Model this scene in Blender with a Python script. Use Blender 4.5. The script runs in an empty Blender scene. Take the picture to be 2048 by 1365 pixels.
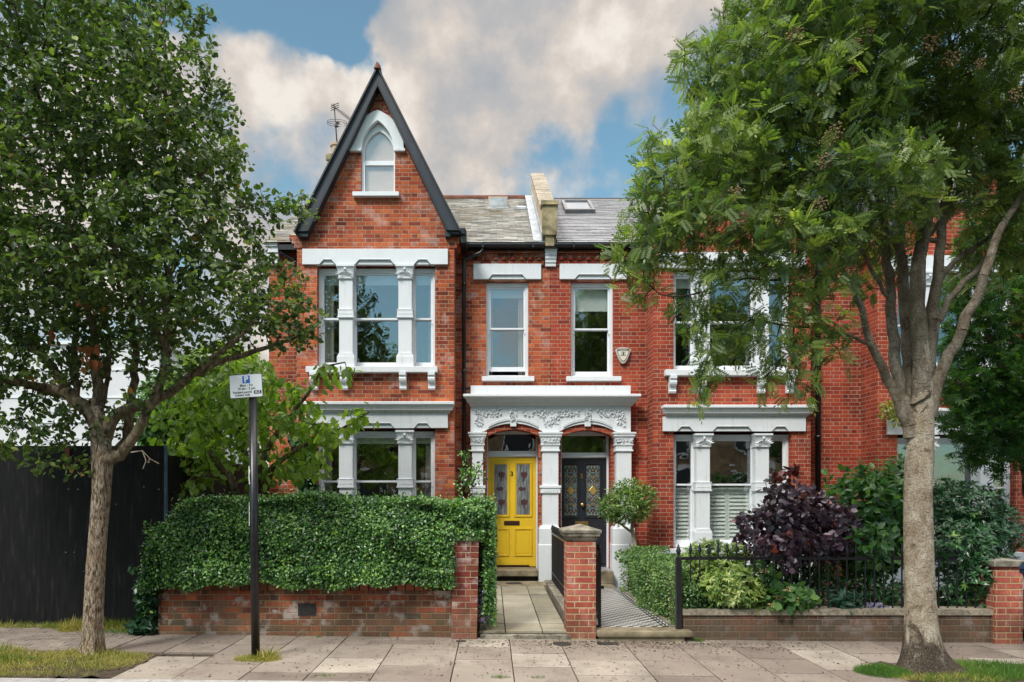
import bpy, bmesh, math, random
import numpy as np
from mathutils import Vector, Matrix
from math import radians as RAD, sin, cos, pi, floor
random.seed(7)
rng = np.random.default_rng(7)
S = bpy.context.scene
COL = S.collection

# ------------------------------------------------------------------ camera
CX, CY, F, EYE = 984.0, 991.0, 1365.33, 1.74
cam = bpy.data.cameras.new('camera')
cam.sensor_width = 36.0
cam.lens = 24.0
cam.shift_x = (1024 - CX) / 2048
cam.shift_y = (CY - 682.5) / 2048
cam.clip_end = 600
cam_o = bpy.data.objects.new('camera', cam)
COL.objects.link(cam_o)
cam_o.location = (0, 0, EYE)
cam_o.rotation_euler = (RAD(90), 0, 0)
S.camera = cam_o


def X(px, Y): return (px - CX) / F * Y
def Z(py, Y): return EYE - (py - CY) / F * Y
def P(px, py, Y): return Vector((X(px, Y), Y, Z(py, Y)))
def gz(x): return -0.010 * x          # the street falls gently to the right


# ------------------------------------------------------------------ exposure, sun and sky
S.view_settings.view_transform = 'Standard'
S.view_settings.look = 'None'
S.view_settings.exposure = 0.55
S.view_settings.gamma = 1.0
S.view_settings.use_curve_mapping = False
SUN_EL, SUN_AZ = 46, 215              # azimuth counted from +Y towards +X
sd = Vector((sin(RAD(SUN_AZ)) * cos(RAD(SUN_EL)), cos(RAD(SUN_AZ)) * cos(RAD(SUN_EL)), sin(RAD(SUN_EL))))
sun = bpy.data.lights.new('sun', 'SUN')
sun.energy = 2.3
sun.angle = RAD(14)
sun.color = (1.0, 0.96, 0.9)
sun_o = bpy.data.objects.new('sun', sun)
COL.objects.link(sun_o)
sun_o.rotation_euler = sd.to_track_quat('Z', 'Y').to_euler()
sun_o.location = (-8, -10, 20)


def nd(nt, typ, ins=None, **props):
    n = nt.nodes.new('ShaderNode' + typ)
    for k, v in props.items():
        setattr(n, k, v)
    for k, v in (ins or {}).items():
        s = n.inputs[k]
        if isinstance(v, bpy.types.NodeSocket):
            nt.links.new(v, s)
        elif isinstance(v, bpy.types.Node):
            nt.links.new(v.outputs[0], s)
        else:
            s.default_value = v
    return n


def mth(nt, op, a, b=0.0, c=None, clamp=False):
    d = {0: a, 1: b}
    if c is not None:
        d[2] = c
    return nd(nt, 'Math', d, operation=op, use_clamp=clamp).outputs[0]


def c4(c): return (c[0], c[1], c[2], 1.0)


def ramp(nt, fac, stops, interp='LINEAR'):
    n = nd(nt, 'ValToRGB', {0: fac})
    r = n.color_ramp
    r.interpolation = interp
    while len(r.elements) < len(stops):
        r.elements.new(0.5)
    for e, (p, c) in zip(r.elements, stops):
        e.position = p
        e.color = c4(c)
    return n.outputs[0]


def mixc(nt, fac, a, b, mode='MIX'):
    n = nd(nt, 'Mix', data_type='RGBA', blend_type=mode)
    for i, v in ((0, fac), (6, a), (7, b)):
        s = n.inputs[i]
        if isinstance(v, bpy.types.NodeSocket):
            nt.links.new(v, s)
        else:
            s.default_value = v if i == 0 else c4(v)
    return n.outputs[2]


def mrange(nt, v, a, b, c=0.0, d=1.0):
    return nd(nt, 'MapRange', {0: v, 1: a, 2: b, 3: c, 4: d}, interpolation_type='SMOOTHSTEP').outputs[0]


w = bpy.data.worlds.new('World')
S.world = w
w.use_nodes = True
wt = w.node_tree
for n in list(wt.nodes):
    wt.nodes.remove(n)
sky = nd(wt, 'TexSky', sky_type='NISHITA', sun_disc=False, sun_elevation=RAD(SUN_EL), sun_rotation=RAD(SUN_AZ))
sky.air_density = 1.0
sky.dust_density = 0.6
sky.ozone_density = 2.2
tc = nd(wt, 'TexCoord')
dirv = tc.outputs['Generated']
big = nd(wt, 'TexNoise', {'Vector': dirv, 'Scale': 3.2, 'Detail': 9.0, 'Roughness': 0.58})
soft = nd(wt, 'TexNoise', {'Vector': dirv, 'Scale': 6.5, 'Detail': 9.0, 'Roughness': 0.58})


wob = nd(wt, 'TexNoise', {'Vector': dirv, 'Scale': 5.0, 'Detail': 5.0})
wdir = nd(wt, 'VectorMath', {0: dirv, 1: nd(wt, 'VectorMath', {0: nd(wt, 'VectorMath', {0: wob.outputs['Color'], 1: (.5, .5, .5)}, operation='SUBTRACT'), 1: (.34, .34, .34)}, operation='MULTIPLY')}, operation='ADD').outputs[0]


def blob(px, py, r):
    d = Vector(((px - CX) / F, 1.0, -(py - CY) / F)).normalized()
    return mrange(wt, nd(wt, 'VectorMath', {0: wdir, 1: tuple(d)}, operation='DISTANCE').outputs['Value'], r, 0.0)


acc = mth(wt, 'ADD', mth(wt, 'MULTIPLY', mth(wt, 'SUBTRACT', big.outputs[0], 0.5), 2.3), 0.50)
for (px, py, r, a) in ((620, 20, 0.20, -1.1), (760, 60, 0.10, -0.7), (500, 10, 0.15, -0.6), (560, 345, 0.14, -0.7), (1080, 365, 0.15, -0.6), (1230, 355, .13, -.5), (930, 330, .12, -.35),
                       (650, 230, 0.20, 0.75), (430, 160, 0.16, 0.75), (960, 190, 0.26, 0.7), (1200, 120, 0.24, 0.6), (480, 450, .14, .6), (900, 30, .14, .35)):
    acc = mth(wt, 'ADD', acc, mth(wt, 'MULTIPLY', blob(px, py, r), a))
sep = nd(wt, 'SeparateXYZ', {0: dirv})
acc = mth(wt, 'ADD', acc, mth(wt, 'MULTIPLY', mrange(wt, sep.outputs[2], 0.62, 0.9), 0.5))      # more cloud overhead
acc = mth(wt, 'SUBTRACT', acc, mth(wt, 'MULTIPLY', mrange(wt, mth(wt, 'SUBTRACT', mth(wt, 'MULTIPLY', sep.outputs[1], -1.0), sep.outputs[2]), 0.05, 0.6), 0.32))   # clearer sky behind the camera
cmask = mrange(wt, acc, 0.32, 0.74)
zen = mrange(wt, sep.outputs[2], 0.58, 0.88, 0.66, 4.0)      # unseen cloud overhead brightened past the visible sky, added as fill light
ccol = ramp(wt, mth(wt, 'ADD', mth(wt, 'MULTIPLY', soft.outputs[0], 0.95), mth(wt, 'SUBTRACT', mth(wt, 'MULTIPLY', big.outputs[0], 0.35), 0.15)),
            [(0.30, (0.38, 0.43, 0.48)), (0.44, (0.54, 0.53, 0.53)), (0.53, (0.71, 0.645, 0.59)), (0.62, (0.93, 0.865, 0.79))])
tint = mixc(wt, 1.0, sky.outputs[0], (0.98, 1.26, 1.06), 'MULTIPLY')
bg1 = nd(wt, 'Background', {0: mixc(wt, 0.07, tint, (3.2, 3.6, 3.9)), 1: 0.108})
bg2 = nd(wt, 'Background', {0: ccol, 1: zen})
mx = nd(wt, 'MixShader', {0: cmask, 1: bg1.outputs[0], 2: bg2.outputs[0]})
wo = nd(wt, 'OutputWorld', {0: mx.outputs[0]})


# ------------------------------------------------------------------ materials
def mat(name, rough=0.6, color=None, spec=0.4, metal=0.0):
    m = bpy.data.materials.new(name)
    m.use_nodes = True
    nt = m.node_tree
    b = nt.nodes['Principled BSDF']
    b.inputs['Roughness'].default_value = rough
    b.inputs['Specular IOR Level'].default_value = spec
    b.inputs['Metallic'].default_value = metal
    if color is not None:
        b.inputs['Base Color'].default_value = c4(color)
    return m, nt, b


def L(nt, a, b): nt.links.new(a, b)


def bump(nt, b, h, strength=0.6, dist=0.01):
    n = nd(nt, 'Bump', {'Strength': strength, 'Distance': dist, 'Height': h})
    L(nt, n.outputs[0], b.inputs['Normal'])


def noisy(name, c1, c2, scale=8, rough=0.7, detail=6, bstr=0.3, bdist=0.006, spec=0.35, stops=None, stretch=None, metal=0.0, big=0.0):
    m, nt, b = mat(name, rough, spec=spec, metal=metal)
    pos = nd(nt, 'NewGeometry').outputs['Position']
    if stretch:
        pos = nd(nt, 'Mapping', {0: pos, 3: stretch}).outputs[0]
    n = nd(nt, 'TexNoise', {'Vector': pos, 'Scale': scale, 'Detail': detail, 'Roughness': 0.6})
    col = ramp(nt, n.outputs[0], stops or [(0.32, c1), (0.68, c2)])
    if big:
        n2 = nd(nt, 'TexNoise', {'Vector': pos, 'Scale': scale * 0.13, 'Detail': 4.0})
        col = mixc(nt, 1.0, col, ramp(nt, n2.outputs[0], [(0.35, (1 - big,) * 3), (0.65, (1, 1, 1))]), 'MULTIPLY')
    L(nt, col, b.inputs['Base Color'])
    if bstr:
        bump(nt, b, n.outputs[0], bstr, bdist)
    return m


def brick_mat(name, cols, mortar, bh=0.075, per=0.3375, mj=0.0085, var=0.25, white=0.0, moss=0.0, rough=0.85, dark=0.0):
    m, nt, b = mat(name, rough, spec=0.2)
    pos = nd(nt, 'NewGeometry').outputs['Position']
    sx = nd(nt, 'SeparateXYZ', {0: pos})
    x, y, z = sx.outputs
    v = mth(nt, 'DIVIDE', z, bh)
    row = mth(nt, 'FLOOR', v)
    fv = mth(nt, 'MULTIPLY', mth(nt, 'FRACT', v), bh)
    u = mth(nt, 'ADD', mth(nt, 'DIVIDE', mth(nt, 'ADD', x, y), per), mth(nt, 'MULTIPLY', row, 0.5))
    cell = mth(nt, 'FLOOR', u)
    fu = mth(nt, 'SUBTRACT', u, cell)
    ish = mth(nt, 'GREATER_THAN', fu, 0.6667)
    loc = mth(nt, 'SUBTRACT', fu, mth(nt, 'MULTIPLY', ish, 0.6667))
    wid = mth(nt, 'SUBTRACT', 0.6667, mth(nt, 'MULTIPLY', ish, 0.3333))
    eu = mth(nt, 'MULTIPLY', mth(nt, 'MINIMUM', loc, mth(nt, 'SUBTRACT', wid, loc)), per)
    ev = mth(nt, 'MINIMUM', fv, mth(nt, 'SUBTRACT', bh, fv))
    fine = nd(nt, 'TexNoise', {'Vector': pos, 'Scale': 45.0, 'Detail': 4.0, 'Roughness': 0.65})
    med = nd(nt, 'TexNoise', {'Vector': pos, 'Scale': 5.0, 'Detail': 5.0, 'Roughness': 0.6})
    large = nd(nt, 'TexNoise', {'Vector': pos, 'Scale': 0.9, 'Detail': 4.0, 'Roughness': 0.6})
    d = mth(nt, 'ADD', mth(nt, 'MINIMUM', eu, ev), mth(nt, 'MULTIPLY', mth(nt, 'SUBTRACT', fine.outputs[0], 0.5), 0.006))
    mask = mrange(nt, d, mj / 2 - 0.002, mj / 2 + 0.003)
    idv = nd(nt, 'CombineXYZ', {0: mth(nt, 'ADD', mth(nt, 'MULTIPLY', cell, 2.0), ish), 1: row, 2: 3.1})
    wn = nd(nt, 'TexWhiteNoise', {'Vector': idv.outputs[0]}, noise_dimensions='3D')
    k = len(cols)
    bc = ramp(nt, wn.outputs[0], [(i / (k - 1), c) for i, c in enumerate(cols)])
    bc = mixc(nt, 1.0, bc, ramp(nt, fine.outputs[0], [(0.3, (1 - var,) * 3), (0.7, (1 + var * 0.4,) * 3)]), 'MULTIPLY')
    bc = mixc(nt, 1.0, bc, ramp(nt, large.outputs[0], [(0.34, (0.68, 0.66, 0.68)), (0.6, (1.08, 1.08, 1.08))]), 'MULTIPLY')
    st = nd(nt, 'TexNoise', {'Vector': nd(nt, 'Mapping', {0: pos, 3: (1, 1, .3)}).outputs[0], 'Scale': 1.7, 'Detail': 7.0, 'Roughness': 0.7})
    bc = mixc(nt, 1.0, bc, ramp(nt, st.outputs[0], [(0.36, (0.55, 0.52, 0.52)), (0.52, (1, 1, 1))]), 'MULTIPLY')
    mc = mixc(nt, 1.0, mortar, ramp(nt, med.outputs[0], [(0.35, (0.7, 0.66, 0.6)), (0.65, (1, 1, 1))]), 'MULTIPLY')
    col = mixc(nt, mask, mc, bc)
    if white:      # lime bloom on the brick faces
        wfac = mth(nt, 'MULTIPLY', mrange(nt, mth(nt, 'ADD', med.outputs[0], mth(nt, 'MULTIPLY', wn.outputs[0], 0.12)), 0.58, 0.74), white)
        col = mixc(nt, wfac, col, (0.52, 0.45, 0.42))
    if moss:       # damp and moss stain along the wall foot
        zn = mth(nt, 'ADD', z, mth(nt, 'MULTIPLY', mth(nt, 'SUBTRACT', large.outputs[0], 0.5), 0.9))
        zn = mth(nt, 'ADD', zn, mth(nt, 'MULTIPLY', mth(nt, 'SUBTRACT', med.outputs[0], 0.5), 0.35))
        col = mixc(nt, mth(nt, 'MULTIPLY', mrange(nt, zn, 0.48, 0.10), moss), col, mixc(nt, fine.outputs[0], (0.035, 0.032, 0.016), (0.14, 0.125, 0.075)))
    if dark:
        col = mixc(nt, mth(nt, 'MULTIPLY', mrange(nt, med.outputs[0], 0.42, 0.62), dark), col, (0.09, 0.07, 0.055))
    L(nt, col, b.inputs['Base Color'])
    bump(nt, b, mth(nt, 'ADD', mask, mth(nt, 'MULTIPLY', fine.outputs[0], 0.45)), 0.75, 0.009)
    return m


RED = [(0.177, 0.040, 0.028), (0.424, 0.085, 0.039), (0.483, 0.105, 0.041), (0.541, 0.128, 0.045), (0.353, 0.067, 0.034), (0.612, 0.174, 0.063), (0.235, 0.049, 0.030), (0.471, 0.122, 0.059)]
RED2 = [(0.209, 0.035, 0.024), (0.396, 0.061, 0.031), (0.363, 0.053, 0.029), (0.451, 0.078, 0.035), (0.319, 0.047, 0.027), (0.473, 0.092, 0.043), (0.242, 0.039, 0.027)]
PINK = [(0.42, 0.10, 0.065), (0.52, 0.15, 0.10), (0.46, 0.12, 0.085), (0.36, 0.08, 0.06), (0.50, 0.17, 0.13), (0.40, 0.075, 0.05)]
m_brick3 = brick_mat('old_orange_red_brick', RED, (0.45, 0.33, 0.23), white=0.28)
m_brick5 = brick_mat('deep_red_brick', RED2, (0.46, 0.32, 0.23), white=0.05)
m_brick7 = brick_mat('pale_red_brick', [(a * 0.9 + .06, b * 1.6 + .03, c * 1.9 + .03) for a, b, c in RED2], (0.55, 0.48, 0.40))
m_gwall = brick_mat('weathered_wall_brick', [(0.17, 0.055, 0.04), (0.46, 0.105, 0.05), (0.13, 0.085, 0.06), (0.52, 0.15, 0.07), (0.20, 0.12, 0.085), (0.42, 0.09, 0.055), (0.10, 0.075, 0.06), (0.34, 0.10, 0.06)],
                    (0.36, 0.29, 0.19), white=0.75, moss=0.52, dark=0.12)
m_pier = brick_mat('pier_brick', PINK, (0.55, 0.41, 0.24), mj=0.013, white=0.35, moss=0.35)
m_pier2 = brick_mat('worn_pier_brick', [(0.34, 0.075, 0.06), (0.46, 0.13, 0.095), (0.30, 0.07, 0.055), (0.44, 0.15, 0.09), (0.38, 0.11, 0.10)], (0.42, 0.34, 0.22), white=0.55, moss=0.5)
m_rwall = brick_mat('dark_wall_brick', [(0.16, 0.075, 0.055), (0.13, 0.09, 0.07), (0.20, 0.085, 0.06), (0.11, 0.075, 0.06), (0.24, 0.10, 0.075)], (0.30, 0.25, 0.18), white=0.55, moss=0.42, dark=0.5)
m_far = brick_mat('yellow_stock_brick', [(0.34, 0.24, 0.13), (0.40, 0.30, 0.17), (0.28, 0.19, 0.11)], (0.42, 0.38, 0.3))

def painted(name, c, rough, grime):
    m, nt, b = mat(name, rough, spec=0.3)
    pos = nd(nt, 'NewGeometry').outputs['Position']
    s = nd(nt, 'TexNoise', {'Vector': nd(nt, 'Mapping', {0: pos, 3: (9, 9, .55)}).outputs[0], 'Scale': 1.5, 'Detail': 6.0, 'Roughness': 0.65})
    p = nd(nt, 'TexNoise', {'Vector': pos, 'Scale': 2.6, 'Detail': 7.0, 'Roughness': 0.68})
    f = nd(nt, 'TexNoise', {'Vector': pos, 'Scale': 40.0, 'Detail': 3.0})
    k = mth(nt, 'MULTIPLY', mrange(nt, s.outputs[0], 0.50, 0.72), mrange(nt, p.outputs[0], 0.42, 0.66))
    col = mixc(nt, mth(nt, 'MULTIPLY', k, grime), c, (0.36, 0.34, 0.30))
    col = mixc(nt, 1.0, col, ramp(nt, p.outputs[0], [(0.3, (0.93, 0.935, 0.94)), (0.65, (1.02, 1.02, 1.02))]), 'MULTIPLY')
    L(nt, col, b.inputs['Base Color'])
    bump(nt, b, mth(nt, 'ADD', f.outputs[0], mth(nt, 'MULTIPLY', p.outputs[0], 2.0)), 0.12, 0.006)
    return m


m_white = painted('white_masonry_paint', (0.68, 0.71, 0.735), 0.6, 0.62)
m_gloss = noisy('white_gloss_paint', (0.69, 0.72, 0.76), (0.75, 0.775, 0.80), 5.0, 0.35, bstr=0.03, spec=0.45)
m_black = noisy('black_gloss_paint', (0.008, 0.008, 0.010), (0.018, 0.018, 0.022), 12.0, 0.32, bstr=0.15, bdist=0.002, spec=0.5)
m_barge = noisy('dark_grey_timber_paint', (0.020, 0.024, 0.032), (0.034, 0.040, 0.050), 6.0, 0.42, bstr=0.1, bdist=0.003, stretch=(1, 1, 0.3))
m_yellow = noisy('yellow_door_paint', (0.70, 0.47, 0.022), (0.75, 0.51, 0.030), 4.0, 0.36, bstr=0.04, spec=0.4)
m_char = noisy('charcoal_door_paint', (0.016, 0.017, 0.023), (0.024, 0.026, 0.034), 4.0, 0.34, bstr=0.04, spec=0.45)
m_brass = noisy('aged_brass', (0.42, 0.27, 0.09), (0.55, 0.38, 0.14), 20.0, 0.32, bstr=0.1, metal=0.9)
m_bronze = noisy('dark_bronze', (0.06, 0.028, 0.02), (0.10, 0.045, 0.03), 20.0, 0.4, bstr=0.1, metal=0.6)
m_stone = noisy('grey_limestone', (0.085, 0.075, 0.055), (0.40, 0.365, 0.29), 9.0, 0.85, bstr=0.5, big=0.35)
m_coping = noisy('speckled_coping_stone', (0.20, 0.17, 0.13), (0.48, 0.41, 0.31), 40.0, 0.85, bstr=0.5, big=0.4)
m_render = noisy('cream_cement_render', (0.42, 0.33, 0.23), (0.60, 0.50, 0.37), 3.0, 0.85, bstr=0.3, big=0.3)
m_lichen = noisy('lichened_render', (0.10, 0.085, 0.05), (0.46, 0.38, 0.22), 4.5, 0.9, bstr=0.5)
m_lead = noisy('lead_flashing', (0.26, 0.29, 0.32), (0.46, 0.49, 0.51), 5.0, 0.5, bstr=0.3, metal=0.2)
m_terra = noisy('terracotta_ridge', (0.09, 0.035, 0.025), (0.20, 0.075, 0.05), 6.0, 0.8, bstr=0.3)
m_pot = noisy('buff_clay', (0.33, 0.25, 0.18), (0.48, 0.38, 0.29), 6.0, 0.85, bstr=0.3)
m_steel = noisy('dull_steel', (0.06, 0.055, 0.05), (0.12, 0.10, 0.09), 15.0, 0.45, bstr=0.1, metal=0.5)
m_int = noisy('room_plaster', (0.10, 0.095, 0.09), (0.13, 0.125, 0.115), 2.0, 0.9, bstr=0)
m_blind = noisy('roller_blind_cloth', (0.62, 0.66, 0.66), (0.68, 0.71, 0.70), 60.0, 0.85, bstr=0.1)
m_pinkblind = noisy('blush_blind_cloth', (0.70, 0.52, 0.43), (0.78, 0.59, 0.49), 3.0, 0.85, bstr=0.2, stretch=(1, 1, 12))
m_curtain = noisy('cream_curtain', (0.60, 0.58, 0.52), (0.72, 0.70, 0.64), 3.0, 0.9, bstr=0.1, stretch=(12, 12, 0.3))
m_shutter = noisy('sage_shutter_paint', (0.80, 0.81, 0.77), (0.86, 0.87, 0.83), 6.0, 0.45, bstr=0.05)
m_soil = noisy('garden_soil', (0.028, 0.020, 0.013), (0.085, 0.062, 0.042), 22.0, 0.95, bstr=0.8, bdist=0.02)
m_asph = noisy('asphalt', (0.035, 0.035, 0.036), (0.075, 0.074, 0.072), 120.0, 0.9, bstr=0.6)
m_kerb = noisy('granite_kerb', (0.30, 0.29, 0.28), (0.50, 0.49, 0.47), 80.0, 0.8, bstr=0.4, big=0.3)
m_hoard = noisy('black_painted_plywood', (0.006, 0.0065, 0.008), (0.016, 0.0148, 0.015), 7.0, 0.62, stops=[(0.34, (.0055, .006, .0075)), (0.58, (.013, .0125, .013)), (0.72, (.042, .037, .032))], bstr=0.12, bdist=0.004, stretch=(3, 3, 0.35), big=0.3, spec=0.14)
m_signw = noisy('white_sign_enamel', (0.60, 0.62, 0.65), (0.66, 0.68, 0.70), 5.0, 0.35, bstr=0.02)
m_blue = mat('sign_blue', 0.4, (0.010, 0.10, 0.42))[0]
m_ink = mat('black_ink', 0.6, (0.012, 0.012, 0.014))[0]
m_paper = noisy('torn_sticker_paper', (0.5, 0.5, 0.5), (0.72, 0.72, 0.70), 30.0, 0.8, bstr=0.1)
m_cream = noisy('cream_alarm_plastic', (0.62, 0.60, 0.50), (0.70, 0.68, 0.58), 5.0, 0.4, bstr=0.02)
m_alarm = noisy('grey_alarm_plastic', (0.44, 0.43, 0.39), (0.50, 0.49, 0.45), 5.0, 0.4, bstr=0.02)
m_zinc = noisy('zinc_planter', (0.20, 0.23, 0.28), (0.32, 0.35, 0.40), 8.0, 0.45, bstr=0.1, metal=0.4)
m_bin = noisy('blue_bin_plastic', (0.020, 0.035, 0.07), (0.03, 0.05, 0.09), 8.0, 0.45, bstr=0.1)
m_wrender = noisy('white_wall_render', (0.54, 0.545, 0.57), (0.64, 0.645, 0.66), 1.5, 0.8, bstr=0.1)
m_iron = noisy('cast_iron', (0.025, 0.024, 0.022), (0.06, 0.055, 0.05), 25.0, 0.6, bstr=0.3, metal=0.3)
m_mat_ = noisy('coir_mat', (0.12, 0.06, 0.035), (0.2, 0.1, 0.06), 90.0, 0.95, bstr=0.6)
m_slab_path = noisy('buff_path_slab', (0.30, 0.275, 0.20), (0.48, 0.45, 0.36), 6.0, 0.85, bstr=0.3, big=0.4)
m_steps = noisy('worn_step_stone', (0.13, 0.105, 0.06), (0.36, 0.30, 0.20), 5.0, 0.8, bstr=0.5, big=0.3)


def attr_mat(name, stops, rough=0.85, scale=60.0, big=0.3, bstr=0.4, stain=None):
    """colour per piece, from the piece's own random tone"""
    m, nt, b = mat(name, rough, spec=0.25)
    pos = nd(nt, 'NewGeometry').outputs['Position']
    t = nd(nt, 'Attribute', attribute_name='tone').outputs['Fac']
    n = nd(nt, 'TexNoise', {'Vector': pos, 'Scale': scale, 'Detail': 5.0, 'Roughness': 0.65})
    n2 = nd(nt, 'TexNoise', {'Vector': pos, 'Scale': 2.2, 'Detail': 5.0, 'Roughness': 0.62})
    col = ramp(nt, t, stops)
    col = mixc(nt, 1.0, col, ramp(nt, n.outputs[0], [(0.3, (0.72,) * 3), (0.7, (1.15,) * 3)]), 'MULTIPLY')
    col = mixc(nt, 1.0, col, ramp(nt, n2.outputs[0], [(0.35, (1 - big,) * 3), (0.62, (1.05,) * 3)]), 'MULTIPLY')
    if name == 'paving_slab':
        vs = nd(nt, 'TexVoronoi', {'Vector': pos, 'Scale': 9.0, 'Randomness': 1.0})
        col = mixc(nt, mrange(nt, vs.outputs['Distance'], 0.16, 0.10), col, (0.14, 0.115, 0.10))
        n4 = nd(nt, 'TexNoise', {'Vector': pos, 'Scale': 14.0, 'Detail': 9.0, 'Roughness': 0.75})
        col = mixc(nt, mth(nt, 'MULTIPLY', mrange(nt, n4.outputs[0], 0.56, 0.70), 0.55), col, (0.10, 0.078, 0.06))
    if stain:
        n3 = nd(nt, 'TexNoise', {'Vector': pos, 'Scale': 1.1, 'Detail': 6.0, 'Roughness': 0.7})
        col = mixc(nt, mth(nt, 'MULTIPLY', mrange(nt, n3.outputs[0], 0.48, 0.66), 0.75), col, stain)
    L(nt, col, b.inputs['Base Color'])
    bump(nt, b, n.outputs[0], bstr, 0.004)
    return m


m_slate = attr_mat('weathered_slate', [(0, (0.24, 0.235, 0.21)), (0.5, (0.42, 0.41, 0.375)), (1, (0.56, 0.545, 0.50))], 0.55, 18.0, 0.3, 0.3, stain=(0.20, 0.155, 0.085))
m_slate2 = attr_mat('grey_slate', [(0, (0.27, 0.27, 0.285)), (0.5, (0.33, 0.33, 0.35)), (1, (0.39, 0.39, 0.41))], 0.42, 18.0, 0.12, 0.15)
m_slate3 = attr_mat('dark_slate', [(0, (0.05, 0.05, 0.055)), (1, (0.10, 0.10, 0.105))], 0.5, 18.0, 0.2, 0.15)
m_pave = attr_mat('paving_slab', [(0, (0.22, 0.178, 0.15)), (0.45, (0.285, 0.24, 0.20)), (0.8, (0.33, 0.283, 0.236)), (1, (0.44, 0.39, 0.325))], 0.85, 90.0, 0.30, 0.4, stain=(0.17, 0.135, 0.115))


def glass_mat():
    m = bpy.data.materials.new('window_glass')
    m.use_nodes = True
    nt = m.node_tree
    nt.nodes.clear()
    pos = nd(nt, 'NewGeometry').outputs['Position']
    n = nd(nt, 'TexNoise', {'Vector': pos, 'Scale': 2.5, 'Detail': 2.0})
    bp = nd(nt, 'Bump', {'Strength': 0.14, 'Distance': 0.03, 'Height': n.outputs[0]})
    lw = nd(nt, 'LayerWeight', {'Blend': 0.5, 'Normal': bp.outputs[0]})
    fac = mth(nt, 'ADD', mth(nt, 'MULTIPLY', mth(nt, 'POWER', lw.outputs['Facing'], 5.0), 0.9), 0.15, clamp=True)
    tr = nd(nt, 'BsdfTransparent', {0: (0.94, 0.96, 0.95, 1)})
    gl = nd(nt, 'BsdfGlossy', {0: (0.93, 0.96, 1, 1), 'Roughness': 0.005, 'Normal': bp.outputs[0]})
    ms = nd(nt, 'MixShader', {0: fac, 1: tr.outputs[0], 2: gl.outputs[0]})
    nd(nt, 'OutputMaterial', {0: ms.outputs[0]})
    return m


m_glass = glass_mat()


def lattice_glass(name, cell, cols, lead=0.004, centre=None):
    m, nt, b = mat(name, 0.15, spec=0.6)
    pos = nd(nt, 'NewGeometry').outputs['Position']
    s = nd(nt, 'SeparateXYZ', {0: pos})
    sx_, sz_ = s.outputs[0], s.outputs[2]
    if centre:
        sx_ = mth(nt, 'ABSOLUTE', mth(nt, 'SUBTRACT', sx_, centre[0]))
        sz_ = mth(nt, 'ABSOLUTE', mth(nt, 'SUBTRACT', sz_, centre[1]))
    u = mth(nt, 'DIVIDE', mth(nt, 'ADD', sx_, cell * .5), cell)
    v = mth(nt, 'DIVIDE', mth(nt, 'ADD', sz_, cell * .5), cell)
    fu, fv = mth(nt, 'FRACT', u), mth(nt, 'FRACT', v)
    e = mth(nt, 'MINIMUM', mth(nt, 'MINIMUM', fu, mth(nt, 'SUBTRACT', 1.0, fu)), mth(nt, 'MINIMUM', fv, mth(nt, 'SUBTRACT', 1.0, fv)))
    idv = nd(nt, 'CombineXYZ', {0: mth(nt, 'FLOOR', u), 1: mth(nt, 'FLOOR', v), 2: 1.7})
    wn = nd(nt, 'TexWhiteNoise', {'Vector': idv.outputs[0]}, noise_dimensions='3D')
    col = ramp(nt, wn.outputs[0], cols, 'CONSTANT')
    mk = mrange(nt, e, lead / cell * 0.6, lead / cell * 1.2)
    L(nt, mixc(nt, mk, (0.02, 0.02, 0.022), col), b.inputs['Base Color'])
    bump(nt, b, mk, 0.4, 0.003)
    return m


STAIN = [(0, (0.17, 0.19, 0.19)), (0.34, (0.06, 0.06, 0.06)), (0.52, (0.30, 0.21, 0.06)), (0.62, (0.10, 0.07, 0.045)), (0.76, (0.26, 0.27, 0.25)), (0.95, (0.05, 0.24, 0.30))]
m_leaded = noisy('obscure_grey_glass', (0.10, 0.115, 0.12), (0.26, 0.285, 0.29), 7.0, 0.12, bstr=0.25, bdist=0.004, spec=0.6, stretch=(2.5, 1, 0.7))
m_plum = mat('plum_glass', 0.2, (0.085, 0.04, 0.045), 0.6)[0]
m_gold = mat('amber_glass', 0.25, (0.34, 0.23, 0.07), 0.5)[0]


def checker_mat():
    m, nt, b = mat('chequered_tile', 0.35, spec=0.45)
    pos = nd(nt, 'NewGeometry').outputs['Position']
    mp = nd(nt, 'Mapping', {0: pos, 1: (0.02, 0, 0.03), 3: (1, 1, 0)})
    ch = nd(nt, 'TexChecker', {0: mp.outputs[0], 1: (0.012, 0.012, 0.014, 1), 2: (0.56, 0.55, 0.54, 1), 'Scale': 1 / 0.075})
    n = nd(nt, 'TexNoise', {'Vector': pos, 'Scale': 4.0, 'Detail': 5.0})
    L(nt, mixc(nt, 1.0, ch.outputs[0], ramp(nt, n.outputs[0], [(0.35, (0.75, 0.73, 0.70)), (0.6, (1, 1, 1))]), 'MULTIPLY'), b.inputs['Base Color'])
    return m


m_check = checker_mat()


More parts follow.
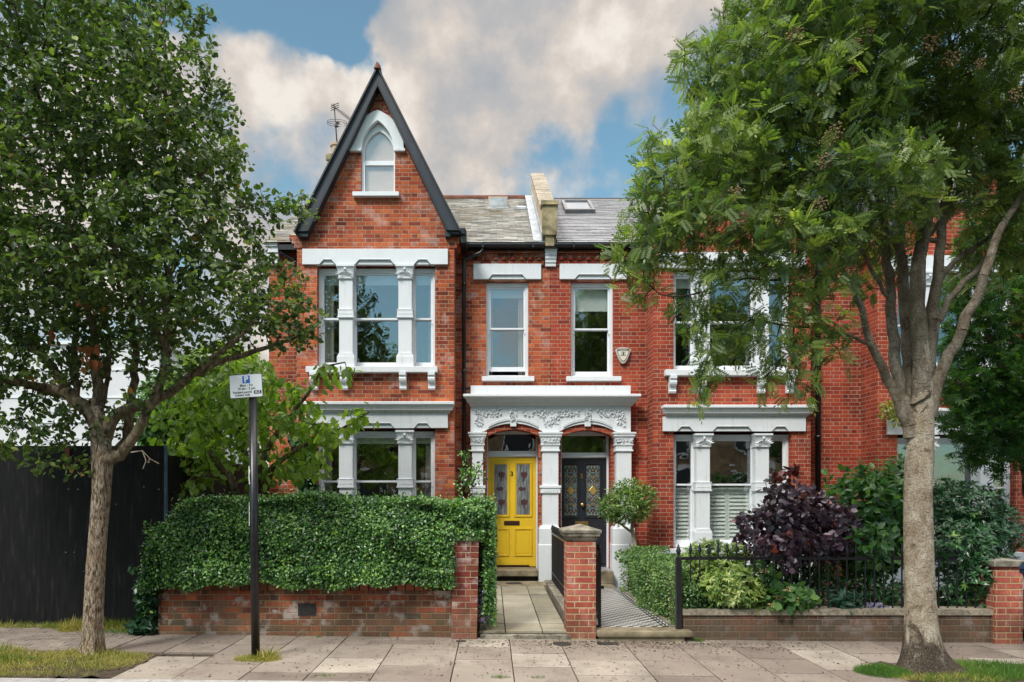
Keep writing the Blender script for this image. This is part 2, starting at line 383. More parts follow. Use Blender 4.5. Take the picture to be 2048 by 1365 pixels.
def bark_mat(name, c1, c2, c3, scale, stretch, bstr, bdist, lichen=None, cells=0.3):
    m, nt, b = mat(name, 0.9, spec=0.15)
    pos = nd(nt, 'NewGeometry').outputs['Position']
    n0 = nd(nt, 'TexNoise', {'Vector': pos, 'Scale': 9.0, 'Detail': 3.0})
    wp = nd(nt, 'VectorMath', {0: pos, 1: nd(nt, 'VectorMath', {0: n0.outputs['Color'], 1: (.06, .06, .06)}, operation='MULTIPLY').outputs[0]}, operation='ADD').outputs[0]
    mp = nd(nt, 'Mapping', {0: wp, 3: stretch})
    n = nd(nt, 'TexNoise', {'Vector': mp.outputs[0], 'Scale': scale, 'Detail': 9.0, 'Roughness': 0.72, 'Distortion': 0.6})
    vo = nd(nt, 'TexVoronoi', {'Vector': mp.outputs[0], 'Scale': scale * 1.1}, feature='SMOOTH_F1')
    n2 = nd(nt, 'TexNoise', {'Vector': pos, 'Scale': 5.0, 'Detail': 6.0, 'Roughness': .65})
    h = mth(nt, 'SUBTRACT', n.outputs[0], mth(nt, 'MULTIPLY', mth(nt, 'SUBTRACT', vo.outputs[0], 0.4), cells))
    col = ramp(nt, h, [(0.36, c1), (0.52, c2), (0.70, c3)])
    if lichen:
        col = mixc(nt, mth(nt, 'MULTIPLY', mrange(nt, n2.outputs[0], 0.50, 0.66), 0.55), col, lichen)
    L(nt, col, b.inputs['Base Color'])
    bump(nt, b, h, bstr, bdist)
    return m


m_bark1 = bark_mat('fissured_bark', (0.085, 0.055, 0.036), (0.34, 0.265, 0.19), (0.58, 0.49, 0.39), 62.0, (1, 1, 0.22), 1.0, 0.03, (0.24, 0.15, 0.085), .45)
def bark2_mat(name, k=1.0):
    m, nt, b = mat(name, 0.88, spec=0.15)
    pos = nd(nt, 'NewGeometry').outputs['Position']
    z = nd(nt, 'SeparateXYZ', {0: pos}).outputs[2]
    fine = nd(nt, 'TexNoise', {'Vector': pos, 'Scale': 70.0, 'Detail': 8.0, 'Roughness': 0.75})
    blot = nd(nt, 'TexNoise', {'Vector': nd(nt, 'Mapping', {0: pos, 3: (1, 1, .55)}).outputs[0], 'Scale': 7.0, 'Detail': 7.0, 'Roughness': 0.7, 'Distortion': 0.5})
    len_ = nd(nt, 'TexNoise', {'Vector': nd(nt, 'Mapping', {0: pos, 3: (.28, .28, 2.2)}).outputs[0], 'Scale': 34.0, 'Detail': 5.0, 'Roughness': 0.6})
    col = ramp(nt, blot.outputs[0], [(0.30, (.15 * k, .11 * k, .07 * k)), (0.43, (.31 * k, .25 * k, .18 * k)), (0.55, (.42 * k, .365 * k, .285 * k)), (0.68, (.58 * k, .53 * k, .44 * k))])
    col = mixc(nt, 1.0, col, ramp(nt, fine.outputs[0], [(0.36, (.40, .36, .33)), (0.58, (1.15, 1.15, 1.15))]), 'MULTIPLY')
    col = mixc(nt, mth(nt, 'MULTIPLY', mrange(nt, len_.outputs[0], 0.60, 0.68), 0.65), col, (.085, .062, .045))
    pz = mth(nt, 'ADD', z, mth(nt, 'MULTIPLY', mth(nt, 'SUBTRACT', blot.outputs[0], 0.5), 1.5))
    foot = mrange(nt, pz, 0.42, 0.10)
    crack = ramp(nt, fine.outputs[0], [(0.38, (.025, .019, .014)), (0.55, (.115, .088, .066)), (0.72, (.38, .35, .31))])
    col = mixc(nt, mth(nt, 'MULTIPLY', foot, 0.9), col, crack)
    L(nt, col, b.inputs['Base Color'])
    h = mth(nt, 'ADD', mth(nt, 'MULTIPLY', blot.outputs[0], 0.7), mth(nt, 'SUBTRACT', mth(nt, 'MULTIPLY', fine.outputs[0], mth(nt, 'ADD', 0.55, mth(nt, 'MULTIPLY', foot, 1.4))), mth(nt, 'MULTIPLY', mrange(nt, len_.outputs[0], 0.58, 0.68), 0.25)))
    bump(nt, b, h, 1.0, 0.022)
    return m


m_bark2 = bark2_mat('smooth_grey_bark')
m_bark2l = bark2_mat('crown_shaded_limb_bark', 0.62)  # trunk bark again, darkened so its colour carries the crown's shade
m_limb = bark_mat('limb_bark', (0.05, 0.038, 0.026), (0.17, 0.13, 0.088), (0.30, 0.245, 0.17), 22.0, (1, 1, 0.5), 0.6, 0.01, (0.13, 0.12, 0.05))
m_twig = noisy('twig_bark', (0.030, 0.020, 0.013), (0.085, 0.060, 0.040), 20.0, 0.9, bstr=0.2)
m_root = bark_mat('dark_root_bark', (0.035, 0.026, 0.018), (0.12, 0.092, 0.068), (0.27, 0.23, 0.18), 45.0, (.7, .7, 1), 0.9, 0.02)


def leaf_mat(name, stops, rough=0.42, trans=0.35, spec=0.45, back=None):
    m = bpy.data.materials.new(name)
    m.use_nodes = True
    nt = m.node_tree
    b = nt.nodes['Principled BSDF']
    out = nt.nodes['Material Output']
    t = nd(nt, 'Attribute', attribute_name='tone').outputs['Fac']
    col = ramp(nt, t, stops)
    L(nt, col, b.inputs['Base Color'])
    b.inputs['Roughness'].default_value = rough
    b.inputs['Specular IOR Level'].default_value = spec
    tl = nd(nt, 'BsdfTranslucent', {0: mixc(nt, 1.0, col, (1.5, 1.7, 0.7), 'MULTIPLY')})
    ms = nd(nt, 'MixShader', {0: trans, 1: b.outputs[0], 2: tl.outputs[0]})
    L(nt, ms.outputs[0], out.inputs[0])
    return m


m_leaf1 = leaf_mat('broad_green_leaf', [(0, (0.031, 0.058, 0.023)), (0.4, (0.070, 0.121, 0.035)), (0.8, (0.154, 0.216, 0.053)), (0.985, (0.290, 0.352, 0.079)), (1, (0.370, 0.176, 0.044))], 0.40, 0.42, 0.45)
m_leaf2 = leaf_mat('pinnate_green_leaf', [(0, (0.040, 0.085, 0.042)), (0.4, (0.110, 0.172, 0.045)), (0.75, (0.215, 0.285, 0.062)), (1, (0.38, 0.44, 0.10))], 0.40, 0.42, 0.45)
m_leaf3 = leaf_mat('fresh_drooping_leaf', [(0, (0.10, 0.19, 0.036)), (0.5, (0.22, 0.34, 0.055)), (1, (0.38, 0.48, 0.10))], 0.42, 0.48, 0.45)
m_hedge = leaf_mat('glossy_hedge_leaf', [(0, (0.017, 0.055, 0.019)), (0.35, (0.054, 0.150, 0.034)), (0.7, (0.150, 0.300, 0.060)), (1, (0.348, 0.516, 0.108))], 0.33, 0.22, 0.7)
m_box = leaf_mat('small_box_leaf', [(0, (0.022, 0.06, 0.018)), (0.45, (0.08, 0.175, 0.045)), (1, (0.28, 0.42, 0.13))], 0.36, 0.25, 0.55)
m_varieg = leaf_mat('variegated_leaf', [(0, (0.06, 0.13, 0.028)), (0.45, (0.16, 0.26, 0.045)), (0.75, (0.34, 0.42, 0.11)), (1, (0.56, 0.60, 0.28))], 0.38, 0.3, 0.45)
m_purple = leaf_mat('plum_smoke_leaf', [(0, (0.030, 0.016, 0.030)), (0.5, (0.070, 0.036, 0.066)), (0.9, (0.17, 0.105, 0.15)), (1, (0.38, 0.08, 0.05))], 0.30, 0.15, 0.65)
m_shrubl = leaf_mat('mid_green_leaf', [(0, (0.025, 0.075, 0.030)), (0.5, (0.065, 0.165, 0.050)), (1, (0.17, 0.30, 0.08))], 0.38, 0.35, 0.5)
m_choi = leaf_mat('dark_glossy_leaf', [(0, (0.012, 0.050, 0.018)), (0.6, (0.030, 0.11, 0.034)), (0.93, (0.06, 0.17, 0.045)), (1, (0.18, 0.30, 0.05))], 0.28, 0.18, 0.6)
m_maple = leaf_mat('maple_leaf', [(0, (0.022, 0.073, 0.022)), (0.6, (0.059, 0.154, 0.031)), (1, (0.168, 0.294, 0.049))], 0.5, 0.4, 0.3)
m_bay = leaf_mat('bay_leaf', [(0, (0.030, 0.075, 0.018)), (0.5, (0.085, 0.165, 0.035)), (1, (0.26, 0.36, 0.08))], 0.36, 0.3, 0.45)
m_ivy = leaf_mat('ivy_leaf', [(0, (0.012, 0.045, 0.022)), (0.6, (0.030, 0.087, 0.036)), (1, (0.090, 0.195, 0.060))], 0.35, 0.15)
m_fgreen = leaf_mat('far_tree_leaf', [(0, (0.045, 0.085, 0.026)), (0.6, (0.11, 0.18, 0.045)), (1, (0.26, 0.34, 0.09))], 0.5, 0.4, 0.3)
m_grass = leaf_mat('grass_blade', [(0, (0.05, 0.12, 0.02)), (0.4, (0.12, 0.19, 0.035)), (0.7, (0.34, 0.30, 0.07)), (1, (0.55, 0.45, 0.17))], 0.6, 0.25, 0.2)
m_lawn = leaf_mat('green_grass_blade', [(0, (0.035, 0.10, 0.018)), (0.6, (0.09, 0.19, 0.035)), (1, (0.24, 0.30, 0.07))], 0.6, 0.25, 0.2)
m_mauve = leaf_mat('mauve_petal', [(0, (0.22, 0.16, 0.40)), (1, (0.42, 0.36, 0.62))], 0.6, 0.3, 0.2)
m_petal = leaf_mat('pink_cream_petal', [(0, (0.60, 0.52, 0.22)), (0.5, (0.70, 0.52, 0.42)), (1, (0.70, 0.36, 0.36))], 0.6, 0.3, 0.2)
m_berry = noisy('unripe_berry', (0.11, 0.075, 0.035), (0.25, 0.17, 0.08), 30.0, 0.5, bstr=0.2)
m_dead = leaf_mat('dead_russet_leaf', [(0, (0.20, 0.06, 0.02)), (1, (0.40, 0.14, 0.04))], 0.7, 0.2)


# ------------------------------------------------------------------ mesh helpers
class MB:
    def __init__(self):
        self.bm = bmesh.new()

    def box(self, x0, x1, y0, y1, z0, z1, bev=0.0):
        a = [self.bm.verts.new((x, y, z)) for x in (x0, x1) for y in (y0, y1) for z in (z0, z1)]
        fs = [self.bm.faces.new([a[i] for i in q]) for q in ((0, 1, 3, 2), (4, 6, 7, 5), (0, 4, 5, 1), (2, 3, 7, 6), (0, 2, 6, 4), (1, 5, 7, 3))]
        if bev:
            es = list({e for f in fs for e in f.edges})
            bmesh.ops.bevel(self.bm, geom=es, offset=bev, segments=2, affect='EDGES', profile=0.6)
        return self

    def loft(self, rings, cap=True):
        """rings: list of equal-length point loops"""
        vs = [[self.bm.verts.new(p) for p in r] for r in rings]
        n = len(vs[0])
        for a, b in zip(vs, vs[1:]):
            for i in range(n):
                self.bm.faces.new((a[i], a[(i + 1) % n], b[(i + 1) % n], b[i]))
        if cap:
            self.bm.faces.new(vs[0][::-1])
            self.bm.faces.new(vs[-1])
        return self

    def prism(self, loop, y0, y1, holes=()):
        """outline in x,z filled and given thickness y0..y1 (y0 is the front)"""
        bm2 = bmesh.new()
        es = []
        for lp in [loop] + list(holes):
            vv = [bm2.verts.new((x, y0, z)) for x, z in lp]
            es += [bm2.edges.new((vv[i], vv[(i + 1) % len(vv)])) for i in range(len(vv))]
        bmesh.ops.triangle_fill(bm2, use_beauty=True, edges=es)
        r = bmesh.ops.extrude_face_region(bm2, geom=bm2.faces[:])
        bmesh.ops.translate(bm2, verts=[v for v in r['geom'] if isinstance(v, bmesh.types.BMVert)], vec=(0, y1 - y0, 0))
        bmesh.ops.recalc_face_normals(bm2, faces=bm2.faces[:])
        self._merge(bm2)
        return self

    def prism_x(self, loop, x0, x1):
        """outline in y,z given thickness along x"""
        a = [self.bm.verts.new((x0, y, z)) for y, z in loop]
        b = [self.bm.verts.new((x1, y, z)) for y, z in loop]
        n = len(loop)
        f = [self.bm.faces.new(a), self.bm.faces.new(b[::-1])]
        for i in range(n):
            f.append(self.bm.faces.new((a[i], b[i], b[(i + 1) % n], a[(i + 1) % n])))
        bmesh.ops.recalc_face_normals(self.bm, faces=f)
        return self

    def _merge(self, bm2):
        me = bpy.data.meshes.new('tmp')
        bm2.to_mesh(me)
        bm2.free()
        self.bm.from_mesh(me)
        bpy.data.meshes.remove(me)

    def tube(self, pts, rad, n=8, cap=True):
        pts = [Vector(p) for p in pts]
        if not hasattr(rad, '__len__'):
            rad = [rad] * len(pts)
        rings = []
        ref = Vector((0.31, 0.2, 0.93))
        for i, p in enumerate(pts):
            t = (pts[min(i + 1, len(pts) - 1)] - pts[max(i - 1, 0)]).normalized()
            if abs(t.dot(ref)) > 0.95:
                ref = Vector((1, 0.1, 0))
            u = t.cross(ref).normalized()
            v = t.cross(u)
            rings.append([p + (u * cos(2 * pi * k / n) + v * sin(2 * pi * k / n)) * rad[i] for k in range(n)])
        return self.loft(rings, cap)

    def lathe(self, c, prof, n=16):
        return self.loft([[(c[0] + r * cos(2 * pi * k / n), c[1] + r * sin(2 * pi * k / n), c[2] + z) for k in range(n)] for r, z in prof])

    def poly(self, pts):
        self.bm.faces.new([self.bm.verts.new(p) for p in pts])
        return self

    def text(self, body, size, loc, rot=(pi / 2, 0, 0), depth=0.001, sx=1.0, bold=0.0):
        cu = bpy.data.curves.new('txt', 'FONT')
        cu.body = body
        cu.size = size
        cu.align_x = 'CENTER'
        cu.align_y = 'CENTER'
        cu.extrude = depth
        cu.offset = bold
        cu.resolution_u = 3
        o = bpy.data.objects.new('txt', cu)
        COL.objects.link(o)
        dg = bpy.context.evaluated_depsgraph_get()
        me = bpy.data.meshes.new_from_object(o.evaluated_get(dg))
        bm2 = bmesh.new()
        bm2.from_mesh(me)
        from mathutils import Euler
        bm2.transform(Matrix.Translation(loc) @ Euler(rot).to_matrix().to_4x4() @ Matrix.Scale(sx, 4, (1, 0, 0)))
        bpy.data.objects.remove(o)
        bpy.data.curves.remove(cu)
        bpy.data.meshes.remove(me)
        self._merge(bm2)
        return self

    def build(self, name, m, parent=None, smooth=False, bevel=0.0):
        me = bpy.data.meshes.new(name)
        self.bm.to_mesh(me)
        self.bm.free()
        return link(name, me, m, parent, smooth, bevel)


def root_inv(p):
    if p.type == 'EMPTY':
        return Matrix.Translation(-p.location)
    return Matrix.Identity(4)


def link(name, me, m, parent=None, smooth=False, bevel=0.0):
    me.materials.append(m)
    o = bpy.data.objects.new(name, me)
    COL.objects.link(o)
    if parent is not None:
        o.parent = parent
        o.matrix_parent_inverse = root_inv(parent)
    if smooth:
        me.polygons.foreach_set('use_smooth', [True] * len(me.polygons))
    if bevel:
        b = o.modifiers.new('bevel', 'BEVEL')
        b.width = bevel
        b.segments = 2
        b.limit_method = 'ANGLE'
        b.angle_limit = RAD(40)
    return o


def tag(o, label, cat, group=None, kind=None):
    if label:
        o['label'] = label
    if cat:
        o['category'] = cat
    if group:
        o['group'] = group
    if kind:
        o['kind'] = kind
    return o


def thing(name, label, cat, loc, group=None):
    o = bpy.data.objects.new(name, None)
    o.empty_display_size = 0.2
    o.location = loc
    COL.objects.link(o)
    return tag(o, label, cat, group)


def struct(o):
    o['kind'] = 'structure'
    return o


def copy_part(o, parent, dx=0.0, dy=0.0, dz=0.0):
    c = o.copy()
    COL.objects.link(c)
    c.parent = parent
    c.matrix_parent_inverse = root_inv(parent)
    c.location = o.location + Vector((dx, dy, dz))
    return c


def arr_mesh(name, V, T, tone=None):
    """fast triangle mesh from arrays"""
    me = bpy.data.meshes.new(name)
    V = np.ascontiguousarray(V, dtype=np.float32)
    T = np.ascontiguousarray(T, dtype=np.int32)
    me.vertices.add(len(V))
    me.vertices.foreach_set('co', V.ravel())
    me.loops.add(T.size)
    me.loops.foreach_set('vertex_index', T.ravel())
    me.polygons.add(len(T))
    me.polygons.foreach_set('loop_start', np.arange(0, T.size, 3, dtype=np.int32))
    if tone is not None:
        a = me.attributes.new('tone', 'FLOAT', 'POINT')
        a.data.foreach_set('value', np.ascontiguousarray(tone, dtype=np.float32))
    me.attributes.new('sharp_face', 'BOOLEAN', 'FACE').data.foreach_set('value', np.ones(len(T), dtype=bool))
    me.update(calc_edges=True)
    return me


def tone_boxes(name, boxes, m, parent=None, bevel=0.0):
    """many boxes in one surface (slabs, slates): each (8 corner points, tone)"""
    Q = np.array([[0, 1, 3], [0, 3, 2], [4, 6, 7], [4, 7, 5], [0, 4, 5], [0, 5, 1], [2, 3, 7], [2, 7, 6], [0, 2, 6], [0, 6, 4], [1, 5, 7], [1, 7, 3]])
    V = np.array([b[0] for b in boxes], dtype=np.float32).reshape(-1, 3)
    T = (Q[None] + 8 * np.arange(len(boxes))[:, None, None]).reshape(-1, 3)
    me = arr_mesh(name, V, T, np.repeat([b[1] for b in boxes], 8))
    return link(name, me, m, parent)


def box8(x0, x1, y0, y1, z0, z1):
    return [(x, y, z) for x in (x0, x1) for y in (y0, y1) for z in (z0, z1)]


# ------------------------------------------------------------------ foliage helpers
def nrm(a): return a / np.maximum(np.linalg.norm(a, axis=-1, keepdims=True), 1e-9)


# leaf templates: vertices (side, along, up), triangles
T_DIA = (np.array([[0, 0, 0], [-.30, .48, .07], [.30, .48, .07], [0, 1, 0]]), np.array([[0, 3, 1], [0, 2, 3]]))
T_OVAL = (np.array([[0, 0, 0], [-.27, .28, .06], [.27, .28, .06], [-.27, .66, .04], [.27, .66, .04], [0, 1, -.08], [0, .47, -.01]]),
          np.array([[0, 6, 1], [1, 6, 3], [3, 6, 5], [0, 2, 6], [2, 4, 6], [4, 5, 6]]))
T_LANCE = (np.array([[0, 0, 0], [-.15, .4, .03], [.15, .4, .03], [0, 1, -.12], [0, .55, 0]]), np.array([[0, 4, 1], [1, 4, 3], [0, 2, 4], [2, 3, 4]]))
T_ROUND = (np.array([[0, 0, 0], [-.36, .25, .05], [.36, .25, .05], [-.42, .65, .06], [.42, .65, .06], [0, 1, 0], [0, .5, 0]]), T_OVAL[1])
T_BLADE = (np.array([[-.02, 0, 0], [.02, 0, 0], [-.015, .55, .03], [.015, .55, .03], [0, 1, .2]]), np.array([[0, 1, 3], [0, 3, 2], [2, 3, 4]]))


def pinnate(pairs=6, wl=.058, ll=.32):
    V, T = [], []
    V += [(-.012, 0, 0), (.012, 0, 0), (0, .95, -.10)]
    T.append((0, 1, 2))
    for i in range(pairs + 1):
        t = .16 + .74 * i / pairs
        for s in ((-1, 1) if i < pairs else (0,)):
            k = len(V)
            ln = ll * (1 - .25 * abs(t - .5))
            if s == 0:
                d = np.array((0, 1, -.25)); q = np.array((1, 0, 0)); t = .92
            else:
                d = np.array((s * .86, .50, -.10)); q = np.array((.5, -s * .86, 0))
            d = d / np.linalg.norm(d)
            b = np.array((0, t, -.10 * t * t))
            V += [b, b + d * ln * .45 + q * wl, b + d * ln * .5 - q * wl, b + d * ln]
            T += [(k, k + 1, k + 3), (k, k + 3, k + 2)]
    return np.array(V, float), np.array(T)


T_PIN = pinnate()


def palmate():
    V, T = [(0, 0, 0)], []
    for a in (-75, -40, 0, 40, 75):
        ln = .95 - abs(a) * .004
        d = np.array((sin(RAD(a)), cos(RAD(a)), -.08)); q = np.array((cos(RAD(a)), -sin(RAD(a)), 0))
        k = len(V)
        V += [d * ln * .45 + q * .09, d * ln * .45 - q * .09, d * ln]
        T += [(0, k, k + 2), (0, k + 2, k + 1)]
    return np.array(V, float), np.array(T)


T_PALM = palmate()


def leaves(name, m, parent, Pn, D, N, size, tpl, tone):
    Pn, D, N = np.asarray(Pn, float), nrm(np.asarray(D, float)), np.asarray(N, float)
    Sd = nrm(np.cross(D, N))
    N = np.cross(Sd, D)
    tv, tt = tpl
    size = np.broadcast_to(np.asarray(size, float), (len(Pn),))
    V = Pn[:, None] + size[:, None, None] * (tv[None, :, 0, None] * Sd[:, None] + tv[None, :, 1, None] * D[:, None] + tv[None, :, 2, None] * N[:, None])
    T = tt[None] + len(tv) * np.arange(len(Pn))[:, None, None]
    me = arr_mesh(name, V.reshape(-1, 3), T.reshape(-1, 3), np.repeat(np.clip(tone, 0, 1), len(tv)))
    return link(name, me, m, parent)


def vnoise(Pn, sc, seed=0):
    """cheap smooth noise for clump tones"""
    r = np.random.default_rng(seed)
    out = np.zeros(len(Pn))
    for k in range(5):
        d = r.normal(size=3)
        out += np.sin(Pn @ d * sc * (1 + .5 * k) + r.uniform(0, 6.28)) / (1 + .4 * k)
    return out / 2.6


def in_blobs(blobs, n, shell=0.0):
    """points inside ellipsoids (px, py, Y, rx_px, ry_px, rY m, weight); returns points and outward directions"""
    wts = np.array([b[6] * b[3] * b[4] * b[5] ** .5 for b in blobs], float)
    ks = rng.choice(len(blobs), n, p=wts / wts.sum())
    u = nrm(rng.normal(size=(n, 3)))
    rr = rng.uniform(shell ** 3, 1, n) ** (1 / 3)
    B = np.array([[b[0], b[1], b[2], b[3], b[4], b[5]] for b in blobs], float)[ks]
    cx, cz = (B[:, 0] - CX) / F * B[:, 2], EYE - (B[:, 1] - CY) / F * B[:, 2]
    R3 = np.stack([B[:, 3] / F * B[:, 2], B[:, 5], B[:, 4] / F * B[:, 2]], 1)
    o = u * rr[:, None]
    return np.stack([cx, B[:, 2], cz], 1) + o * R3, nrm(o / R3 + 1e-6)


def shrub(parent, blobs, n, size, tpl, m, shell=.6, up=.5, droop=0.0, rosette=1, name='foliage', jit=.6, bias=0.0, zmin=None, tonesc=2.5, clumpw=.25):
    Pn, O = in_blobs(blobs, n, shell)
    if zmin is not None:
        k = Pn[:, 2] > zmin
        Pn, O = Pn[k], O[k]
    n = len(Pn)
    cl = vnoise(Pn, tonesc, n)
    tone = rng.beta(2.2, 2.6, n) + clumpw * cl + bias
    if rosette > 1:
        ax = nrm(O + np.array((0, -.25, up)) + rng.normal(size=(n, 3)) * .35)
        Pn, ax, tone, O = [np.repeat(a, rosette, 0) for a in (Pn, ax, tone, O)]
        k = len(Pn)
        rad = nrm(np.cross(ax, rng.normal(size=(k, 3))))
        D = rad + ax * rng.uniform(.1, .7, (k, 1)) + np.array((0, 0, -droop))
        N = ax
        tone = tone + rng.normal(size=k) * .08
    else:
        k = n
        D = nrm(O * .5 + rng.normal(size=(k, 3)) * jit + np.array((0, 0, -droop)))
        N = nrm(O + np.array((0, 0, up)) + rng.normal(size=(k, 3)) * .45)
    return leaves(name, m, parent, Pn, D, N, size * rng.uniform(.7, 1.2, k), tpl, tone)


def grow(limbs, attr, step=.16, infl=1.1, kill=.26, iters=70, grav=0.0, r0=.0028, seed=1):
    """limbs: lists of (point, radius). Twigs then grow from them into the attraction points."""
    r = np.random.default_rng(seed)
    pos, par, mr = [], [], []
    grow.first = 0
    for lb in limbs:
        if pos and not grow.first:
            grow.first = len(pos)
        prev = -1
        p0 = np.array(lb[0][0])
        if pos:
            d = np.linalg.norm(np.array(pos) - p0, axis=1)
            prev = int(d.argmin())
        for (a, ra), (b, rb) in zip(lb, lb[1:]):
            a, b = np.array(a), np.array(b)
            k = max(1, int(np.linalg.norm(b - a) / step))
            for i in range(0 if a is p0 or (len(pos) == 0) or (a == p0).all() else 1, k + 1):
                t = i / k
                q = a + (b - a) * t + (r.normal(size=3) * .012 if 0 < t < 1 else 0)
                pos.append(q); par.append(prev); mr.append(ra + (rb - ra) * t)
                prev = len(pos) - 1
    nl = len(pos)
    pos = np.array(pos)
    A = np.asarray(attr)
    dmin = np.full(len(A), 9e9)
    near = np.zeros(len(A), int)

    def upd(i0):
        Pn = pos[i0:]
        for s in range(0, len(Pn), 400):
            d = np.linalg.norm(A[:, None] - Pn[None, s:s + 400], axis=2)
            j = d.argmin(1)
            dm = d[np.arange(len(A)), j]
            b = dm < dmin
            dmin[b] = dm[b]
            near[b] = j[b] + i0 + s

    upd(0)
    alive = np.ones(len(A), bool)
    nch = np.zeros(len(pos) + 60000, int)
    for it in range(iters):
        alive &= dmin > kill
        act = alive & (dmin < infl)
        if not act.any():
            infl *= 1.4
            if infl > 6:
                break
            continue
        idx = near[act]
        dv = nrm(A[act] - pos[idx])
        ids, inv = np.unique(idx, return_inverse=True)
        acc = np.zeros((len(ids), 3))
        np.add.at(acc, inv, dv)
        ok = nch[ids] < 4
        ids, acc = ids[ok], acc[ok]
        if not len(ids):
            break
        nch[ids] += 1
        new = pos[ids] + step * nrm(nrm(acc) + r.normal(size=acc.shape) * .22 + np.array((0, 0, grav)))
        i0 = len(pos)
        pos = np.concatenate([pos, new])
        par += list(ids); mr += [0.0] * len(ids)
        upd(i0)
    par = np.array(par)
    rad = np.zeros(len(pos))
    for i in range(len(pos) - 1, -1, -1):
        rr = max(rad[i] ** (1 / 2.5) if rad[i] else 0, r0)
        if i < nl:
            rr = mr[i] if mr[i] else rr
        rad_i = rr
        if par[i] >= 0:
            rad[par[i]] += rad_i ** 2.5
        rad[i] = rad_i
    kids = np.bincount(par[par >= 0], minlength=len(pos))
    return pos, par, rad, kids, nl


def branch_mesh(name, m, parent, pos, par, rad, sel, n=6):
    c = np.where(sel & (par >= 0))[0]
    p = par[c]
    a, b = pos[p], pos[c]
    ra, rb = np.minimum(rad[p], rad[c] * 1.6 + .002), rad[c]
    t = nrm(b - a)
    u = nrm(np.cross(t, np.array((.31, .2, .93))))
    v = np.cross(t, u)
    a = a - t * ra[:, None] * .3
    ang = np.arange(n) * 2 * pi / n
    ring = np.cos(ang)[None, :, None] * u[:, None] + np.sin(ang)[None, :, None] * v[:, None]
    V = np.concatenate([a[:, None] + ring * ra[:, None, None], b[:, None] + ring * rb[:, None, None]], 1)
    q = []
    for i in range(n):
        j = (i + 1) % n
        q += [(i, j, n + j), (i, n + j, n + i)]
    T = np.array(q)[None] + 2 * n * np.arange(len(c))[:, None, None]
    me = arr_mesh(name, V.reshape(-1, 3), T.reshape(-1, 3))
    return link(name, me, m, parent, smooth=True)


def trunk_mesh(name, m, parent, pts, rad, n=40, lump=.06, flare=0.0, seed=3, roots=()):
    """pts dense-sampled by spline; surface made uneven"""
    r = np.random.default_rng(seed)
    pts = np.array([tuple(p) for p in pts]); rad = np.array(rad)
    K = 90
    t0 = np.linspace(0, 1, len(pts)); t = np.linspace(0, 1, K)
    C = np.stack([np.interp(t, t0, pts[:, i]) for i in range(3)], 1)
    for _ in range(6):
        C[1:-1] = (C[:-2] + 2 * C[1:-1] + C[2:]) / 4
    Rr = np.interp(t, t0, rad)
    ph = r.uniform(0, 6.28, 8)
    rings = []
    for i in range(K):
        th = np.arange(n) * 2 * pi / n
        k = 1 + lump * (np.sin(2 * th + ph[0] + 3 * t[i]) * .6 + np.sin(3 * th + ph[1] - 5 * t[i]) * .5 + np.sin(5 * th + ph[2] + 14 * t[i]) * .35 + np.sin(7 * th + ph[3] + 31 * t[i]) * .2)
        h = C[i, 2] - C[0, 2]
        f = flare * math.exp(-h / .16) * (1 + .55 * np.sin(4 * th + ph[4]) + .3 * np.sin(7 * th + ph[5]))
        rr = Rr[i] * k + f
        for ra, am, wd, hh in roots:
            dth = (th - RAD(ra) + pi) % (2 * pi) - pi
            rr = rr + am * math.exp(-max(h, 0) / hh) * np.exp(-(dth / wd) ** 2)
        rings.append([(C[i, 0] + rr[j] * cos(th[j]), C[i, 1] + rr[j] * sin(th[j]), C[i, 2]) for j in range(n)])
    mb = MB()
    mb.loft(rings)
    return mb.build(name, m, parent, smooth=True)
# ------------------------------------------------------------------ the terrace
YB, YR, YP, YD = 12.5, 13.085, 12.87, 13.42
HDX = {3: 0.0, 5: 713 / F * YB, 7: 1161 / F * YB}
HDZ = {3: 0.0, 5: -0.06, 7: -0.12}
RIDGE_Y, RIDGE_Z, EAVE_Y, EAVE_Z = 16.3, 8.80, 12.90, 6.50


